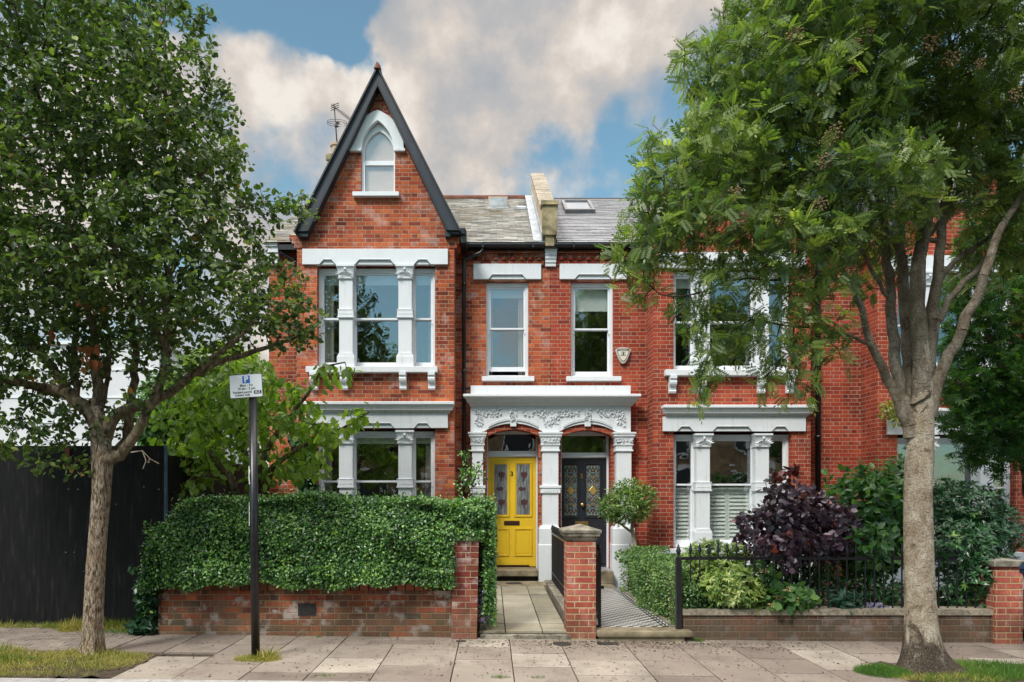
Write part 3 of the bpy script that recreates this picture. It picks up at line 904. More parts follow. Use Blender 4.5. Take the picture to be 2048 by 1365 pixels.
def sash(parent, x0, x1, z0, z1, y, zr, blind=None, curt=(0, 0), fw=0.055, lift=0.0, btone=None, bottom=.085):
    """box-sash window: frame with two sashes, panes, blind and curtains"""
    w_ = MB().box(x0, x0 + fw, y, y + .12, z0, z1).box(x1 - fw, x1, y, y + .12, z0, z1).box(x0 + fw, x1 - fw, y + .002, y + .12, z1 - fw * 1.4, z1).box(x0 + fw, x1 - fw, y - .01, y + .12, z0, z0 + .05)
    win = w_.build('window', m_gloss, parent, bevel=.004)
    st = .036
    a, b, t, u = x0 + fw, x1 - fw, z1 - fw * 1.4, z0 + .05 + lift
    mb = MB().box(a, a + st, y + .03, y + .065, zr, t).box(b - st, b, y + .03, y + .065, zr, t).box(a + st, b - st, y + .031, y + .065, t - .04, t).box(a + st, b - st, y + .028, y + .065, zr, zr + .035)
    for s in (a + .012, b - .012):      # sash horns
        mb.box(s - .014, s + .014, y + .034, y + .06, zr - .075, zr - .002)
    up = mb.build('upper_sash', m_gloss, win, bevel=.003)
    lo = MB().box(a, a + st, y + .07, y + .105, u, zr + .03).box(b - st, b, y + .07, y + .105, u, zr + .03).box(a + st, b - st, y + .071, y + .105, u, u + bottom).box(a + st, b - st, y + .071, y + .105, zr - .006, zr + .026).build('lower_sash', m_gloss, win, bevel=.003)
    MB().box(a + st - .004, b - st + .004, y + .045, y + .050, zr + .03, t - .036).build('pane', m_glass, win)
    MB().box(a + st - .004, b - st + .004, y + .086, y + .091, u + bottom - .004, zr).build('pane', m_glass, win)
    if blind:
        MB().box(a + .004, b - .004, y + .14, y + .146, blind, t + .01).build('blind', btone or m_blind, win)
    for side, wd in enumerate(curt):
        if wd:
            n = 26
            xa = a - .01 if side == 0 else b + .01 - wd
            f, r = [], []
            for i in range(n + 1):
                q = xa + wd * i / n
                d = .035 * sin(i * 2.3) + .012 * sin(i * 5.1)
                f.append((q, y + .175 + d * .7)); r.append((q, y + .19 + d * .7))
            lp = f + r[::-1]
            MB().loft([[(p[0], p[1], z0 - .02) for p in lp], [(p[0], p[1], t) for p in lp]]).build('curtain', m_curtain, win)
    return win


def lintel(parent, x0, x1, z0, z1, y, notches, depth=.055, ch=.075, nh=.075):
    """painted stone lintel, its lower edge cut back in stopped chamfers"""
    lp = [(x0, z1), (x0, z0)]
    for a, b in notches:
        lp += [(a, z0), (a + ch * .9, z0 + nh), (b - ch * .9, z0 + nh), (b, z0)]
    lp += [(x1, z0), (x1, z1)]
    mb = MB().prism(lp[::-1], y - depth, y + .06)
    for a, b in notches:
        mb.prism([(a + .02, z0 + .005), (b - .02, z0 + .005), (b - ch * .9 - .01, z0 + nh - .006), (a + ch * .9 + .01, z0 + nh - .006)], y - depth + .028, y + .06)
        mb.box(a + ch * .9, b - ch * .9, y - depth - .012, y - depth + .01, z0 + nh + .008, z0 + nh + .022)
    return mb.build('lintel', m_white, parent, bevel=.004)


def relief(mb, cx, cz, w, h, y, n, seed, shape=None, sz=.05):
    """carved leaf relief in plaster: bent leaves standing proud of the face"""
    r = random.Random(seed)
    for i in range(n):
        for _ in range(30):
            px, pz = r.uniform(-w / 2, w / 2), r.uniform(-h / 2, h / 2)
            if shape is None or shape(px / (w / 2), pz / (h / 2)):
                break
        a = math.atan2(pz + h * .9, px * 1.2) + r.uniform(-.7, .7)
        l, wd = sz * r.uniform(.7, 1.25), sz * r.uniform(.22, .36)
        d, q = (cos(a), sin(a)), (-sin(a), cos(a))
        o = (cx + px, cz + pz)
        yy = y - r.uniform(.022, .042)
        pts = [(o[0] - d[0] * l / 2, y, o[1] - d[1] * l / 2), (o[0] + q[0] * wd, y - .006, o[1] + q[1] * wd), (o[0] + d[0] * l / 2, yy + .006, o[1] + d[1] * l / 2), (o[0] - q[0] * wd, y - .004, o[1] - q[1] * wd), (o[0], yy, o[1])]
        v = [mb.bm.verts.new(p) for p in pts]
        for k in range(4):
            mb.bm.faces.new((v[k], v[4], v[(k + 1) % 4]))
    return mb


def pilaster(parent, xc, zt, zb0, zb1, zc, z0, y, w=.245, dep=.17, seed=1):
    """shaft with a leafy capital, a banded collar and a plinth"""
    h = w / 2
    mb = MB().box(xc - h, xc + h, y, y + dep, z0, zt)
    mb.box(xc - h - .02, xc + h + .02, y - .022, y + dep, zb0, zb1).box(xc - h - .032, xc + h + .032, y - .034, y + dep, zb0 - .03, zb0 - .002).box(xc - h - .028, xc + h + .028, y - .028, y + dep, zb1 + .002, zb1 + .018)
    mb.box(xc - h - .035, xc + h + .035, y - .035, y + dep, z0 - .002, zc)
    mb.prism([(xc - h - .034, zc + .001), (xc + h + .034, zc + .001), (xc + h + .004, zc + .06), (xc - h - .004, zc + .06)], y - .02, y + dep - .002)
    for i in range(5):
        q = xc + (i - 2) * w * .2
        mb.lathe((q, y - .022, (zb0 + zb1) / 2 - .01), [(.001, -.012), (.013, -.006), (.013, .006), (.001, .012)], 6)
    pil = mb.build('pilaster', m_white, parent, bevel=.005)
    c = MB()
    hh = .17
    c.loft([[(xc - h * k - .01, y - d, z), (xc + h * k + .01, y - d, z), (xc + h * k + .01, y + dep - .003, z), (xc - h * k - .01, y + dep - .003, z)] for k, d, z in ((1.0, .012, zt - .003), (1.04, .02, zt + hh * .4), (1.22, .055, zt + hh * .92), (1.30, .065, zt + hh))])
    c.box(xc - h * 1.36, xc + h * 1.36, y - .075, y + dep - .003, zt + hh + .001, zt + hh + .035)
    c.box(xc - h * 1.14, xc + h * 1.14, y - .03, y + dep - .003, zt - .038, zt - .006)
    for s in (-1, 1):                      # curling acanthus leaves
        for k in range(5):
            a = RAD(90 - s * (8 + 17 * k))
            l = .14
            bx, bz = xc + s * .012 * k, zt + .008
            tx, tz = bx + cos(a) * l * 1.0, bz + sin(a) * l * .95
            qx, qz = -sin(a) * .017, cos(a) * .017
            my = y - .055 - .01 * k
            v = [c.bm.verts.new(p) for p in ((bx, y - .02, bz), ((bx + tx) / 2 + qx, my, (bz + tz) / 2 + qz), (tx, y - .085, tz), ((bx + tx) / 2 - qx, my, (bz + tz) / 2 - qz), ((bx + tx) / 2, my - .018, (bz + tz) / 2))]
            for q in range(4):
                c.bm.faces.new((v[q], v[4], v[(q + 1) % 4]))
    c.lathe((xc, y - .075, zt + .12), [(.001, -.03), (.026, -.012), (.026, .012), (.001, .03)], 8)
    c.build('capital', m_white, pil)
    return pil


def bracket(parent, xc, zt, y, w=.125, h=.30, d=.17):
    pr = [(y - d, zt), (y - d, zt - h * .17), (y - d * .86, zt - h * .2), (y - d * .86, zt - h * .3), (y - d * .95, zt - h * .36), (y - d * .9, zt - h * .5), (y - d * .55, zt - h * .62),
          (y - d * .5, zt - h * .84), (y - d * .62, zt - h * .9), (y - d * .55, zt - h), (y, zt - h), (y, zt)]
    MB().prism_x(pr, xc - w / 2, xc + w / 2).build('sill_bracket', m_white, parent, bevel=.004)


def cornice(parent, x0, x1, z0, z1, y, name='cornice', d=.20, mb=None):
    """stepped moulding that returns at its ends"""
    h = z1 - z0
    r = []
    for k, dd, zz in ((0, .02, z0), (0, .05, z0 + h * .16), (0, .06, z0 + h * .16), (0, .07, z0 + h * .30), (0, .115, z0 + h * .30), (0, .12, z0 + h * .38), (0, .15, z0 + h * .62), (0, d - .02, z0 + h * .74), (0, d, z0 + h * .76), (0, d, z1 - h * .04), (0, d - .015, z1)):
        e = dd * .62
        r.append([(x0 + .11 - e, y - dd, zz), (x1 - .11 + e, y - dd, zz), (x1 - .11 + e, y + .05, zz), (x0 + .11 - e, y + .05, zz)])
    m_ = mb or MB()
    m_.loft(r)
    return m_ if mb else m_.build(name, m_white, parent)


def lancet(xl, xr, zs, za, n=12):
    a, h = (xr - xl) / 2, za - zs
    R_ = (a * a + h * h) / (2 * a)
    th = math.asin(min(1, h / R_)) if h < R_ else pi / 2
    if h > R_:
        th = pi - math.asin(h / R_)
    left = [(xl + R_ - R_ * cos(th * i / n), zs + R_ * sin(th * i / n)) for i in range(n + 1)]
    right = [(xr + xl - p[0], p[1]) for p in left[::-1][1:]]
    return left + right                 # from left spring over the apex to the right spring


def roof_courses(x0, x1, name, m, parent, pitch=.105, wid=.26, seed=1, clip=None):
    r = random.Random(seed)
    sl = math.hypot(RIDGE_Y - EAVE_Y, RIDGE_Z - EAVE_Z)
    ty, tz = (RIDGE_Y - EAVE_Y) / sl, (RIDGE_Z - EAVE_Z) / sl
    n = int(sl / pitch)
    bx = []
    for i in range(n):
        s0 = i * pitch
        x = x0 + (-wid * .5 if i % 2 else 0)
        while x < x1:
            a, b = max(x, x0), min(x + wid - .004, x1)
            if b - a > .02:
                j = r.uniform(-.007, .007)
                tt = r.uniform(0, .005)
                s1 = s0 + pitch * 2
                lo = (EAVE_Y + ty * (s0 + j), EAVE_Z + tz * (s0 + j))
                hi = (EAVE_Y + ty * s1, EAVE_Z + tz * s1)
                o0 = .030 + tt
                o1 = .006
                c = []
                for xx in (a, b):
                    for (q, o) in ((lo, o0), (hi, o1)):
                        for k in (-.010, 0):
                            c.append((xx, q[0] - tz * (o + k), q[1] + ty * (o + k)))
                bx.append((c, r.random()))
            x += wid
    return tone_boxes(name, bx, m, parent)


def bay(h, k, bm, shutters=False, detail=True):
    """two-storey bay with its pointed gable. Pixel numbers are those of the left-hand house."""
    dx, dz = HDX[k], HDZ[k]
    def x(px): return X(px, YB) + dx
    def z(py): return Z(py, YB) + dz
    ff = [(x(634), z(738)), (x(870), z(738)), (x(870), z(529)), (x(634), z(529))]
    gf = [(x(634), z(1092)), (x(870), z(1092)), (x(870), z(856)), (x(634), z(856))]
    lan = [(x(790), z(389)), (x(722), z(389))] + lancet(x(722), x(790), z(303), z(243))
    lp = [(x(594), -.25), (x(908.5), -.25), (x(908.5), z(468)), (x(756), z(158)), (x(594), z(468))]
    MB().prism(lp, YB, YB + .3, [ff, gf, lan]).build('bay_wall', bm, h)
    for a, b in ((594, 622), (880, 908.5)):
        MB().box(x(a), x(b), YB + .3, YR + .001, -.25, z(468)).build('bay_return', bm, h)
    for s in (-1, 1):
        cb = MB()
        for i, (py0, py1) in enumerate(((497, 488), (488, 480), (480, 472))):
            e = .05 + .045 * i
            xa = x(594) if s < 0 else x(908.5)
            cb.box(min(xa - .10 * s, xa + s * e), max(xa - .10 * s, xa + s * e), YB - .012 - .001 * i, YR - .02, z(py0) + .001, z(py1))
        cb.build('corbel', bm, h)
    # gable timbers and roof
    yb = YB - .17
    def xg(px): return X(px, yb) + dx
    def zg(py): return Z(py, yb) + dz
    o = [(591, 463), (755.5, 140), (919, 461)]
    i_ = [(893, 461), (755.5, 173), (617, 463)]
    MB().prism([(xg(a), zg(b)) for a, b in o + i_], yb, YB - .002).build('bargeboard', m_barge, h, bevel=.006)
    MB().prism([(xg(a), zg(b)) for a, b in [(897, 461), (755.5, 164), (613, 463), (617, 463), (755.5, 172.5), (893, 461)]], yb - .02, yb + .02).build('barge_moulding', m_black, h)
    MB().prism([(xg(a), zg(b)) for a, b in [(588, 465), (755.5, 133), (922, 463), (919, 463), (755.5, 140), (591, 465)]], yb - .05, 16.9).build('gable_roof', m_slate3, h)
    rt = MB().prism([(xg(749), zg(139)), (xg(755.5), zg(131)), (xg(762), zg(139)), (xg(755.5), zg(134))], yb - .06, 16.9)
    rt.tube([(xg(755.5), yb - .02, zg(140)), (xg(755.8), yb - .03, zg(134)), (xg(754.8), yb - .03, zg(129)), (xg(753.5), yb - .03, zg(128))], [.07, .05, .028, .02], 8)
    rt.build('ridge_tile', m_terra, h)
    # lancet window in the gable
    so = [(x(703), z(303)), (x(703), z(297))] + lancet(x(703), x(808), z(296), z(223))[1:-1] + [(x(808), z(297)), (x(808), z(303))]
    si = lancet(x(724), x(788), z(303), z(243.5))
    sur = MB().prism(so + si[::-1], YB - .05, YB + .04)
    for a, b in ((700, 723), (789, 811)):
        sur.box(x(a), x(b), YB - .07, YB + .02, z(305.5), z(300.5))
    lw = MB()
    fo = lancet(x(722), x(790), z(303), z(244))
    fi = lancet(x(728.5), x(786.5), z(303), z(259))
    lw.prism([(x(722), z(389)), (x(722), z(303))] + fo[1:-1] + [(x(790), z(303)), (x(790), z(389)), (x(786.5), z(389)), (x(786.5), z(303))] + fi[::-1][1:-1] + [(x(728.5), z(303)), (x(728.5), z(389))], YB + .06, YB + .16)
    lw.box(x(728), x(787), YB + .075, YB + .15, z(327), z(318)).box(x(728), x(787), YB + .08, YB + .15, z(389), z(383))
    lwo = lw.build('window', m_gloss, h, bevel=.003)
    pane_lp = [(x(729), z(384)), (x(729), z(303))] + fi[1:-1] + [(x(786), z(303)), (x(786), z(384))]
    MB().prism(pane_lp, YB + .105, YB + .11).build('pane', m_glass, lwo)
    MB().prism(pane_lp, YB + .14, YB + .15).build('blind', m_pinkblind, lwo)
    sur.build('hood_mould', m_white, lwo, bevel=.004)
    MB().box(x(707), x(799), YB - .10, YB + .10, z(396.5), z(388)).build('sill', m_white, lwo, bevel=.005)
    # first floor
    lintel(h, x(606), x(896), z(531), z(500), YB, [(x(640), x(672)), (x(711), x(789)), (x(829), x(862))])
    y = YB + .13
    zr = z(636)
    bl = z(562)
    sash(h, x(634), x(684), z(736), z(533), y, zr, bl, (.20 if k == 3 else 0, 0))
    sash(h, x(699), x(805), z(736), z(533), y, zr, bl)
    sash(h, x(820), x(870), z(736), z(533), y, zr, bl, (0, .10 if k == 3 else 0))
    for xc in (692.5, 810.5):
        pilaster(h, x(xc), z(555), z(634), z(622), z(714), z(735), YB - .03)
    MB().box(x(615), x(876), YB - .13, YB + .14, z(747), z(735.5)).build('sill', m_white, h, bevel=.006)
    for xc in (630, 690, 807, 864):
        bracket(h, x(xc), z(748), YB)
    # ground floor
    lintel(h, x(612), x(896), z(857), z(828), YB, [(x(640), x(672)), (x(711), x(789)), (x(829), x(862))], depth=.06)
    cornice(h, x(609), x(909), z(829), z(806), YB - .02, d=.18)
    zr = z(965)
    bl = z(886) if k == 3 else None
    cu = (.16, .16) if k == 3 else (0, 0)
    sash(h, x(634), x(684), z(1090), z(862), y, zr, bl, (cu[0], 0))
    sash(h, x(699), x(805), z(1090), z(862), y, zr, bl)
    sash(h, x(820), x(870), z(1090), z(862), y, zr, bl, (0, cu[1]))
    for xc in (692.5, 810.5):
        pilaster(h, x(xc), z(884), z(973), z(960), z(1058), z(1091), YB - .03)
    MB().box(x(615), x(876), YB - .11, YB + .14, z(1100), z(1091)).build('sill', m_white, h, bevel=.006)
    pl = MB().box(x(594) - .025, x(908.5) + .025, YB - .03, YB + .2, -.25, z(1092.5)).box(x(594) - .025, x(594) + .1, YB + .2, YR - .001, -.25, z(1092.5)).box(x(908.5) - .1, x(908.5) + .025, YB + .2, YR - .001, -.25, z(1092.5))
    pl.box(x(618), x(640), YB - .08, YB - .02, z(1107), z(1099.5))
    pl.build('plinth', m_white, h, bevel=.006)
    if shutters:
        for (a, b) in ((641, 677), (707, 752), (752.5, 798), (827, 863)):
            sh = MB()
            xa, xb, za, zb_ = x(a), x(b), z(1080), z(969)
            ys = y + .16
            sh.box(xa, xa + .04, ys, ys + .03, za, zb_).box(xb - .04, xb, ys, ys + .03, za, zb_).box(xa + .04, xb - .04, ys, ys + .03, za, za + .05).box(xa + .04, xb - .04, ys, ys + .03, zb_ - .05, zb_)
            n = 13
            for i in range(n):
                zc = za + .075 + (zb_ - za - .15) * i / (n - 1)
                c = [(xx, ys + yy, zc + zz) for xx in (xa + .041, xb - .041) for (yy, zz) in ((-.012, -.036), (-.004, -.042), (.030, .030), (.038, .024))]
                v = [sh.bm.verts.new(p) for p in c]
                for q in ((0, 1, 3, 2), (4, 6, 7, 5), (0, 4, 5, 1), (2, 3, 7, 6), (0, 2, 6, 4), (1, 5, 7, 3)):
                    sh.bm.faces.new([v[t] for t in q])
            sh.build('louvred_shutter', m_shutter, h)
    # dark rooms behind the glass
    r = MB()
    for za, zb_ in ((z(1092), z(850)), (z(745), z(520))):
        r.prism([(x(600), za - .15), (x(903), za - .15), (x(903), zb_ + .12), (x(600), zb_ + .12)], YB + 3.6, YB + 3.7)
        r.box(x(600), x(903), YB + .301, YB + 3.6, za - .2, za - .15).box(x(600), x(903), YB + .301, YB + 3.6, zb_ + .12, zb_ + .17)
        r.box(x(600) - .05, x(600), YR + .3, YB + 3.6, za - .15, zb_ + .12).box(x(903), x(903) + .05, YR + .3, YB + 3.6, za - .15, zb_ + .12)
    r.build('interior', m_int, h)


def xr(px): return X(px, YR)
def zr_(py): return Z(py, YR)


def recess_wall(h, bm, px0, px1, holes, dz=0.0):
    hs = [[(xr(a), zr_(d)), (xr(b), zr_(d)), (xr(b), zr_(c)), (xr(a), zr_(c))] for a, b, c, d in holes]
    MB().prism([(xr(px0), -.25), (xr(px1), -.25), (xr(px1), zr_(488)), (xr(px0), zr_(488))], YR, YR + .3, hs).build('front_wall', bm, h)


def dogtooth(h, bm, px0, px1, dz=0.0):
    mb = MB()
    a, b = xr(px0), xr(px1)
    mb.box(a, b, YR - .05, YR - .001, zr_(508) + dz, zr_(497) + dz).box(a, b, YR - .035, YR - .0015, zr_(531) + dz, zr_(523.5) + dz).box(a, b, YR - .02, YR - .0005, zr_(523) + dz, zr_(508.5) + dz)
    n = int((b - a) / .165)
    for i in range(n):
        c = a + (i + .5) * (b - a) / n
        z0, z1 = zr_(522.5) + dz, zr_(509) + dz
        mb.bm.faces.new([mb.bm.verts.new(p) for p in ((c - .075, YR - .02, z0), (c, YR - .095, z0 + .015), (c, YR - .055, z1))])
        mb.bm.faces.new([mb.bm.verts.new(p) for p in ((c, YR - .095, z0 + .015), (c + .075, YR - .02, z0), (c, YR - .055, z1))])
        mb.bm.faces.new([mb.bm.verts.new(p) for p in ((c - .075, YR - .02, z0), (c + .075, YR - .02, z0), (c, YR - .095, z0 + .015))])
    mb.build('dogtooth_course', bm, h)


def gutter(h, x0, x1, dz=0.0):
    mb = MB()
    z0 = Z(497, 12.93) + dz
    pr = [(12.93, z0 + .085), (12.86, z0 + .085), (12.855, z0 + .05), (12.885, z0 + .008), (12.935, z0), (12.985, z0 + .01), (13.0, z0 + .085)]
    mb.prism_x(pr, x0, x1)
    mb.box(x0, x1, 13.0, YR, z0 - .01, z0 + .07)
    g = mb.build('gutter', m_black, h)
    u = MB()
    x = x0 + .4
    while x < x1:
        u.box(x - .02, x + .02, 12.848, 13.0, z0 - .008, z0 + .09)
        x += .95
    u.build('gutter_bracket', m_black, g)
    return g


def downpipe(h, pts, r=.036, zs=()):
    mb = MB().tube(pts, r, 10)
    for (p, zc) in zs:
        mb.tube([(p[0], p[1], zc - .03), (p[0], p[1], zc + .03)], r + .011, 10)
        mb.box(p[0] - .05, p[0] + .05, p[1], p[1] + .06, zc - .012, zc + .012)
    return mb.build('downpipe', m_black, h, smooth=True)


def recess_window(h, px, rail, lin, sillx, dz=0.0, lift=0.0, blind=None, curt=(0, 0)):
    a, b = xr(px[0]), xr(px[1])
    sash(h, a, b, zr_(755) + dz, zr_(563) + dz, YR + .09, zr_(rail) + dz, blind, curt, lift=lift)
    lintel(h, xr(lin[0]), xr(lin[1]), zr_(560) + dz, zr_(529.5) + dz, YR, [(xr(lin[0] + 30), xr(lin[1] - 30))], depth=.05)
    MB().box(xr(sillx[0]), xr(sillx[1]), YR - .10, YR + .12, zr_(763.5) + dz, zr_(754.5) + dz).build('sill', m_white, h, bevel=.005)




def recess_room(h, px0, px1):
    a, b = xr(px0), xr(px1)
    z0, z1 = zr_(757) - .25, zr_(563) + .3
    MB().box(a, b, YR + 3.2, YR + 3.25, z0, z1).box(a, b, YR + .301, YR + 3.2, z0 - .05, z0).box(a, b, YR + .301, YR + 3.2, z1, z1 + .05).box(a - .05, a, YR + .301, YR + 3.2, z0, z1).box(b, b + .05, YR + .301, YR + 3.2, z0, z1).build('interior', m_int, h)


# ---- number 3
house3 = thing('terraced_house', 'end of terrace orange-red brick house with yellow front door and unobscured pointed gable', 'house', (X(750, YB), YB, 0), 'red brick terraced houses')
bay(house3, 3, m_brick3)
recess_wall(house3, m_brick3, 538, 1100, [(972, 1057, 563, 757), (974, 1077, 850, 1190), (640, 870, 533, 738), (640.5, 869, 858, 1085)])
dogtooth(house3, m_brick3, 930, 1087)
gutter(house3, xr(924), xr(1102))
recess_window(house3, (972, 1057), 657, (947, 1082), (964, 1068), lift=.09, blind=zr_(590), curt=(.08, .14))
recess_room(house3, 950, 1085)
dpx = X(928, 12.99)
downpipe(house3, [(X(965, 12.94), 12.94, Z(489, 12.94)), (X(965, 12.94), 12.94, Z(502, 12.94)), (X(961, 12.95), 12.95, Z(506, 12.95)), (X(931, 12.99), 12.99, Z(518, 12.99)), (dpx, 12.99, Z(523, 12.99)), (dpx, 12.99, -.05)], .037, [((dpx, 12.99), 2.3), ((dpx, 12.99), 4.1), ((dpx, 12.99), 5.75)])
# end pier, kneeler and short gutter at the outer corner
kb = MB()
for i, (pa, pb, e) in enumerate(((533, 520, .02), (520, 510, .045), (510, 499, .07), (499, 488, .10))):
    kb.box(xr(538) - e * .3, xr(560), YR - .06 - e, YR - .001, zr_(pa) + .002, zr_(pb))
kb.build('kneeler', m_white, house3, bevel=.004)
MB().box(xr(538), xr(538) + .3, YR + .3, 19.6, -.25, zr_(488)).build('side_wall', m_brick3, house3)
gp = MB().prism_x([(EAVE_Y + .1, zr_(488)), (RIDGE_Y, RIDGE_Z + .05), (19.7, zr_(488))], xr(538), xr(538) + .3)
gp.build('side_gable', m_brick3, house3)
MB().box(X(560, 12.95), X(596, 12.95), 12.86, 13.0, Z(503, 12.95), Z(493, 12.95)).build('gutter', m_black, house3)
downpipe(house3, [(X(562, 12.95), 12.95, Z(503, 12.95)), (X(566, 12.96), 12.96, Z(507, 12.96)), (X(592, 13.0), 13.0, Z(524, 13.0)), (X(600, 13.0), 13.0, Z(532, 13.0)), (X(600, 13.0), 13.0, 0)], .034)
for a, b in ((596, 617), (890, 901)):
    MB().box(X(a, YB - .1), X(b, YB - .1), YB - .13, YB - .003, Z(474.5, YB - .1), Z(459, YB - .1)).build('barge_foot', m_barge, house3, bevel=.005)
eg = MB().box(X(901, YB), X(931, YB), YB - .12, YB + .02, Z(474.5, YB), Z(460, YB), .02)
eg.box(X(922, YB), X(933, YB), YB - .08, 12.99, Z(490, YB), Z(462, YB), .015)
eg.build('gable_gutter', m_black, house3)
# roof
roof3 = roof_courses(xr(538) - .05, X(1100, YR) - .02, 'roof', m_slate, house3, seed=3)
MB().tube([(xr(538), RIDGE_Y, RIDGE_Z + .03), (X(1098, YR), RIDGE_Y, RIDGE_Z + .03)], .075, 10).build('ridge_tile', m_terra, roof3)
MB().prism_x([(RIDGE_Y, RIDGE_Z - .02), (19.9, EAVE_Z - .1), (19.9, EAVE_Z - .2), (RIDGE_Y, RIDGE_Z - .15)], xr(538), X(1668, YR)).build('rear_slope', m_slate3, roof3)
MB().box(xr(538), X(1668, YR), 19.4, 19.7, -.25, EAVE_Z - .1).build('rear_wall', m_brick3, house3)


def on_roof(px, py):
    """point where a sight line through the photo meets the roof slope"""
    k = (RIDGE_Z - EAVE_Z) / (RIDGE_Y - EAVE_Y)
    s = -(py - CY) / F
    Y = (EAVE_Z - k * EAVE_Y - EYE) / (s - k)
    return Vector(((px - CX) / F * Y, Y, EYE + s * Y))


p = on_roof(996, 418)
vb = MB().box(p.x - .22, p.x + .22, p.y - .05, p.y + .40, p.z - .02, p.z + .26, .012)
vb.build('roof_vent', m_pot, roof3)
MB().box(p.x - .24, p.x + .24, p.y - .08, p.y - .051, p.z - .04, p.z + .02).box(p.x - .008, p.x + .008, p.y - .056, p.y - .049, p.z + .04, p.z + .22).box(p.x - .19, p.x + .19, p.y - .054, p.y - .049, p.z + .045, p.z + .23).build('vent_flap', m_lead, roof3)
p = on_roof(1043, 422)
MB().prism_x([(p.y - .02, p.z + .01), (p.y - .02, p.z + .075), (p.y + .26, p.z + .22), (p.y + .26, p.z + .17)], p.x - .11, p.x + .11).build('tile_vent', m_lead, roof3)
# parapet between the houses
px0, px1 = X(1085, 12.9), X(1112, 12.9)
kk = (RIDGE_Z - EAVE_Z) / (RIDGE_Y - EAVE_Y)
par = MB().prism_x([(12.95, EAVE_Z), (12.95, Z(415, 12.9)), (RIDGE_Y + .1, RIDGE_Z + .62), (RIDGE_Y + .9, RIDGE_Z + .1), (RIDGE_Y + .6, RIDGE_Z - .6)], px0, px1)
paro = par.build('parapet', m_render, house3)
cp = []
r_ = random.Random(5)
nk = 9
ya, za, yb_, zb_ = 13.15, Z(413, 12.9) + .06, RIDGE_Y + .12, RIDGE_Z + .64
for i in range(nk):
    t0, t1 = i / nk, (i + .975) / nk
    e = r_.uniform(0, .008)
    A, B = (ya + (yb_ - ya) * t0, za + (zb_ - za) * t0 + e), (ya + (yb_ - ya) * t1, za + (zb_ - za) * t1 + e)
    xm = (px0 + px1) / 2
    cp.append(([(px0 - .03, A[0], A[1]), (px0 - .03, A[0], A[1] + .05), (px0 - .03, B[0], B[1]), (px0 - .03, B[0], B[1] + .05), (px1 + .03, A[0], A[1]), (px1 + .03, A[0], A[1] + .05), (px1 + .03, B[0], B[1]), (px1 + .03, B[0], B[1] + .05)], r_.random()))
tone_boxes('coping', cp, m_coping, paro)
kz = MB().box(px0 - .01, px1 + .01, 12.80, 12.951, Z(470, 12.8), Z(411, 12.8), .015).box(px0 - .035, px1 + .035, 12.76, 13.0, Z(411, 12.8), Z(402, 12.8), .01)
kz.box(px0 + .05, px1 - .04, 12.84, 12.949, Z(490, 12.8), Z(470, 12.8))
kz.build('kneeler_block', m_lichen, paro)
fl = MB().prism_x([(12.9, EAVE_Z + .05), (RIDGE_Y - .1, RIDGE_Z), (RIDGE_Y - .1, RIDGE_Z + .16), (12.9, EAVE_Z + .21)], px0 - .02, px0 - .003)
fl.prism_x([(12.9, EAVE_Z + .03), (RIDGE_Y - .1, RIDGE_Z + .03), (RIDGE_Y - .1, RIDGE_Z + .06), (12.9, EAVE_Z + .06)], px0 - .17, px0 - .003)
fl.build('flashing', m_lead, paro)
cbk = MB()
for i in range(5):
    cbk.box(xr(1089) + .004 * i, xr(1113) - .004 * i, YR - .13 + .018 * i, YR - .0008, zr_(500 + 7 * i + 7) + .001, zr_(500 + 7 * i))
cbk.build('corbel_block', m_white, house3, bevel=.004)
# chimney and aerial
cy_ = 15.0
cxa, cxb = X(652, cy_), X(735, cy_)
ch = MB().box(cxa + .05, cxb - .05, cy_, cy_ + .6, 6.5, Z(328, cy_)).box(cxa, cxb, cy_ - .05, cy_ + .65, Z(322, cy_), Z(309, cy_), .02).box(cxa + .02, cxb - .02, cy_ - .03, cy_ + .63, Z(336, cy_), Z(323, cy_), .02)
cho = ch.build('chimney', m_lichen, house3)
for q in (673, 700):
    MB().lathe((X(q, cy_ + .3), cy_ + .3, Z(309, cy_)), [(.13, 0), (.115, .30), (.14, .31), (.14, .36), (.12, .37), (.09, .37)], 16).build('chimney_pot', m_pot, cho, smooth=False)
ae = thing('tv_aerial', 'thin metal TV aerial with a loop antenna on a mast behind the pointed gable', 'aerial', (X(677, cy_), cy_ + .25, Z(312, cy_)))
am = cy_ + .25
MB().tube([P(676, 312, am), P(668, 208, am)], .016, 8).build('mast', m_steel, ae, smooth=True)
e1 = MB()
a0, a1 = P(663, 209, am), P(716, 252, am - .35)
e1.tube([a0, a1], .012, 6)
e1.build('boom', m_steel, ae)
els = MB()
for i in range(9):
    q = a0.lerp(a1, .22 + i * .085)
    els.tube([q + Vector((-.10, -.14, -.03)), q + Vector((.10, .14, .03))], .004, 5)
for i in range(3):
    q = P(669, 210 + i * 4.3, am - .03)
    els.tube([q + Vector((-.085, 0, -.035)), q + Vector((.10, 0, .045))], .009, 5)
els.build('element', m_steel, ae)
lpn = MB()
for dz_ in (0, .045):
    lc = P(674, 246, am)
    pts = [lc + Vector((.215 * cos(t), .215 * sin(t), -.05 * sin(t * 1) * 0 + .02 - dz_ + .06 * sin(t))) for t in [RAD(75 + i * 345 / 28) for i in range(29)]]
    lpn.tube(pts, .0055, 5)
lpn.box(lc.x - .045, lc.x + .03, am - .06, am + .01, lc.z - .10, lc.z - .06).box(lc.x - .02, lc.x + .05, am - .03, am + .03, lc.z - .01, lc.z + .02)
lpn.build('loop_antenna', m_steel, ae)

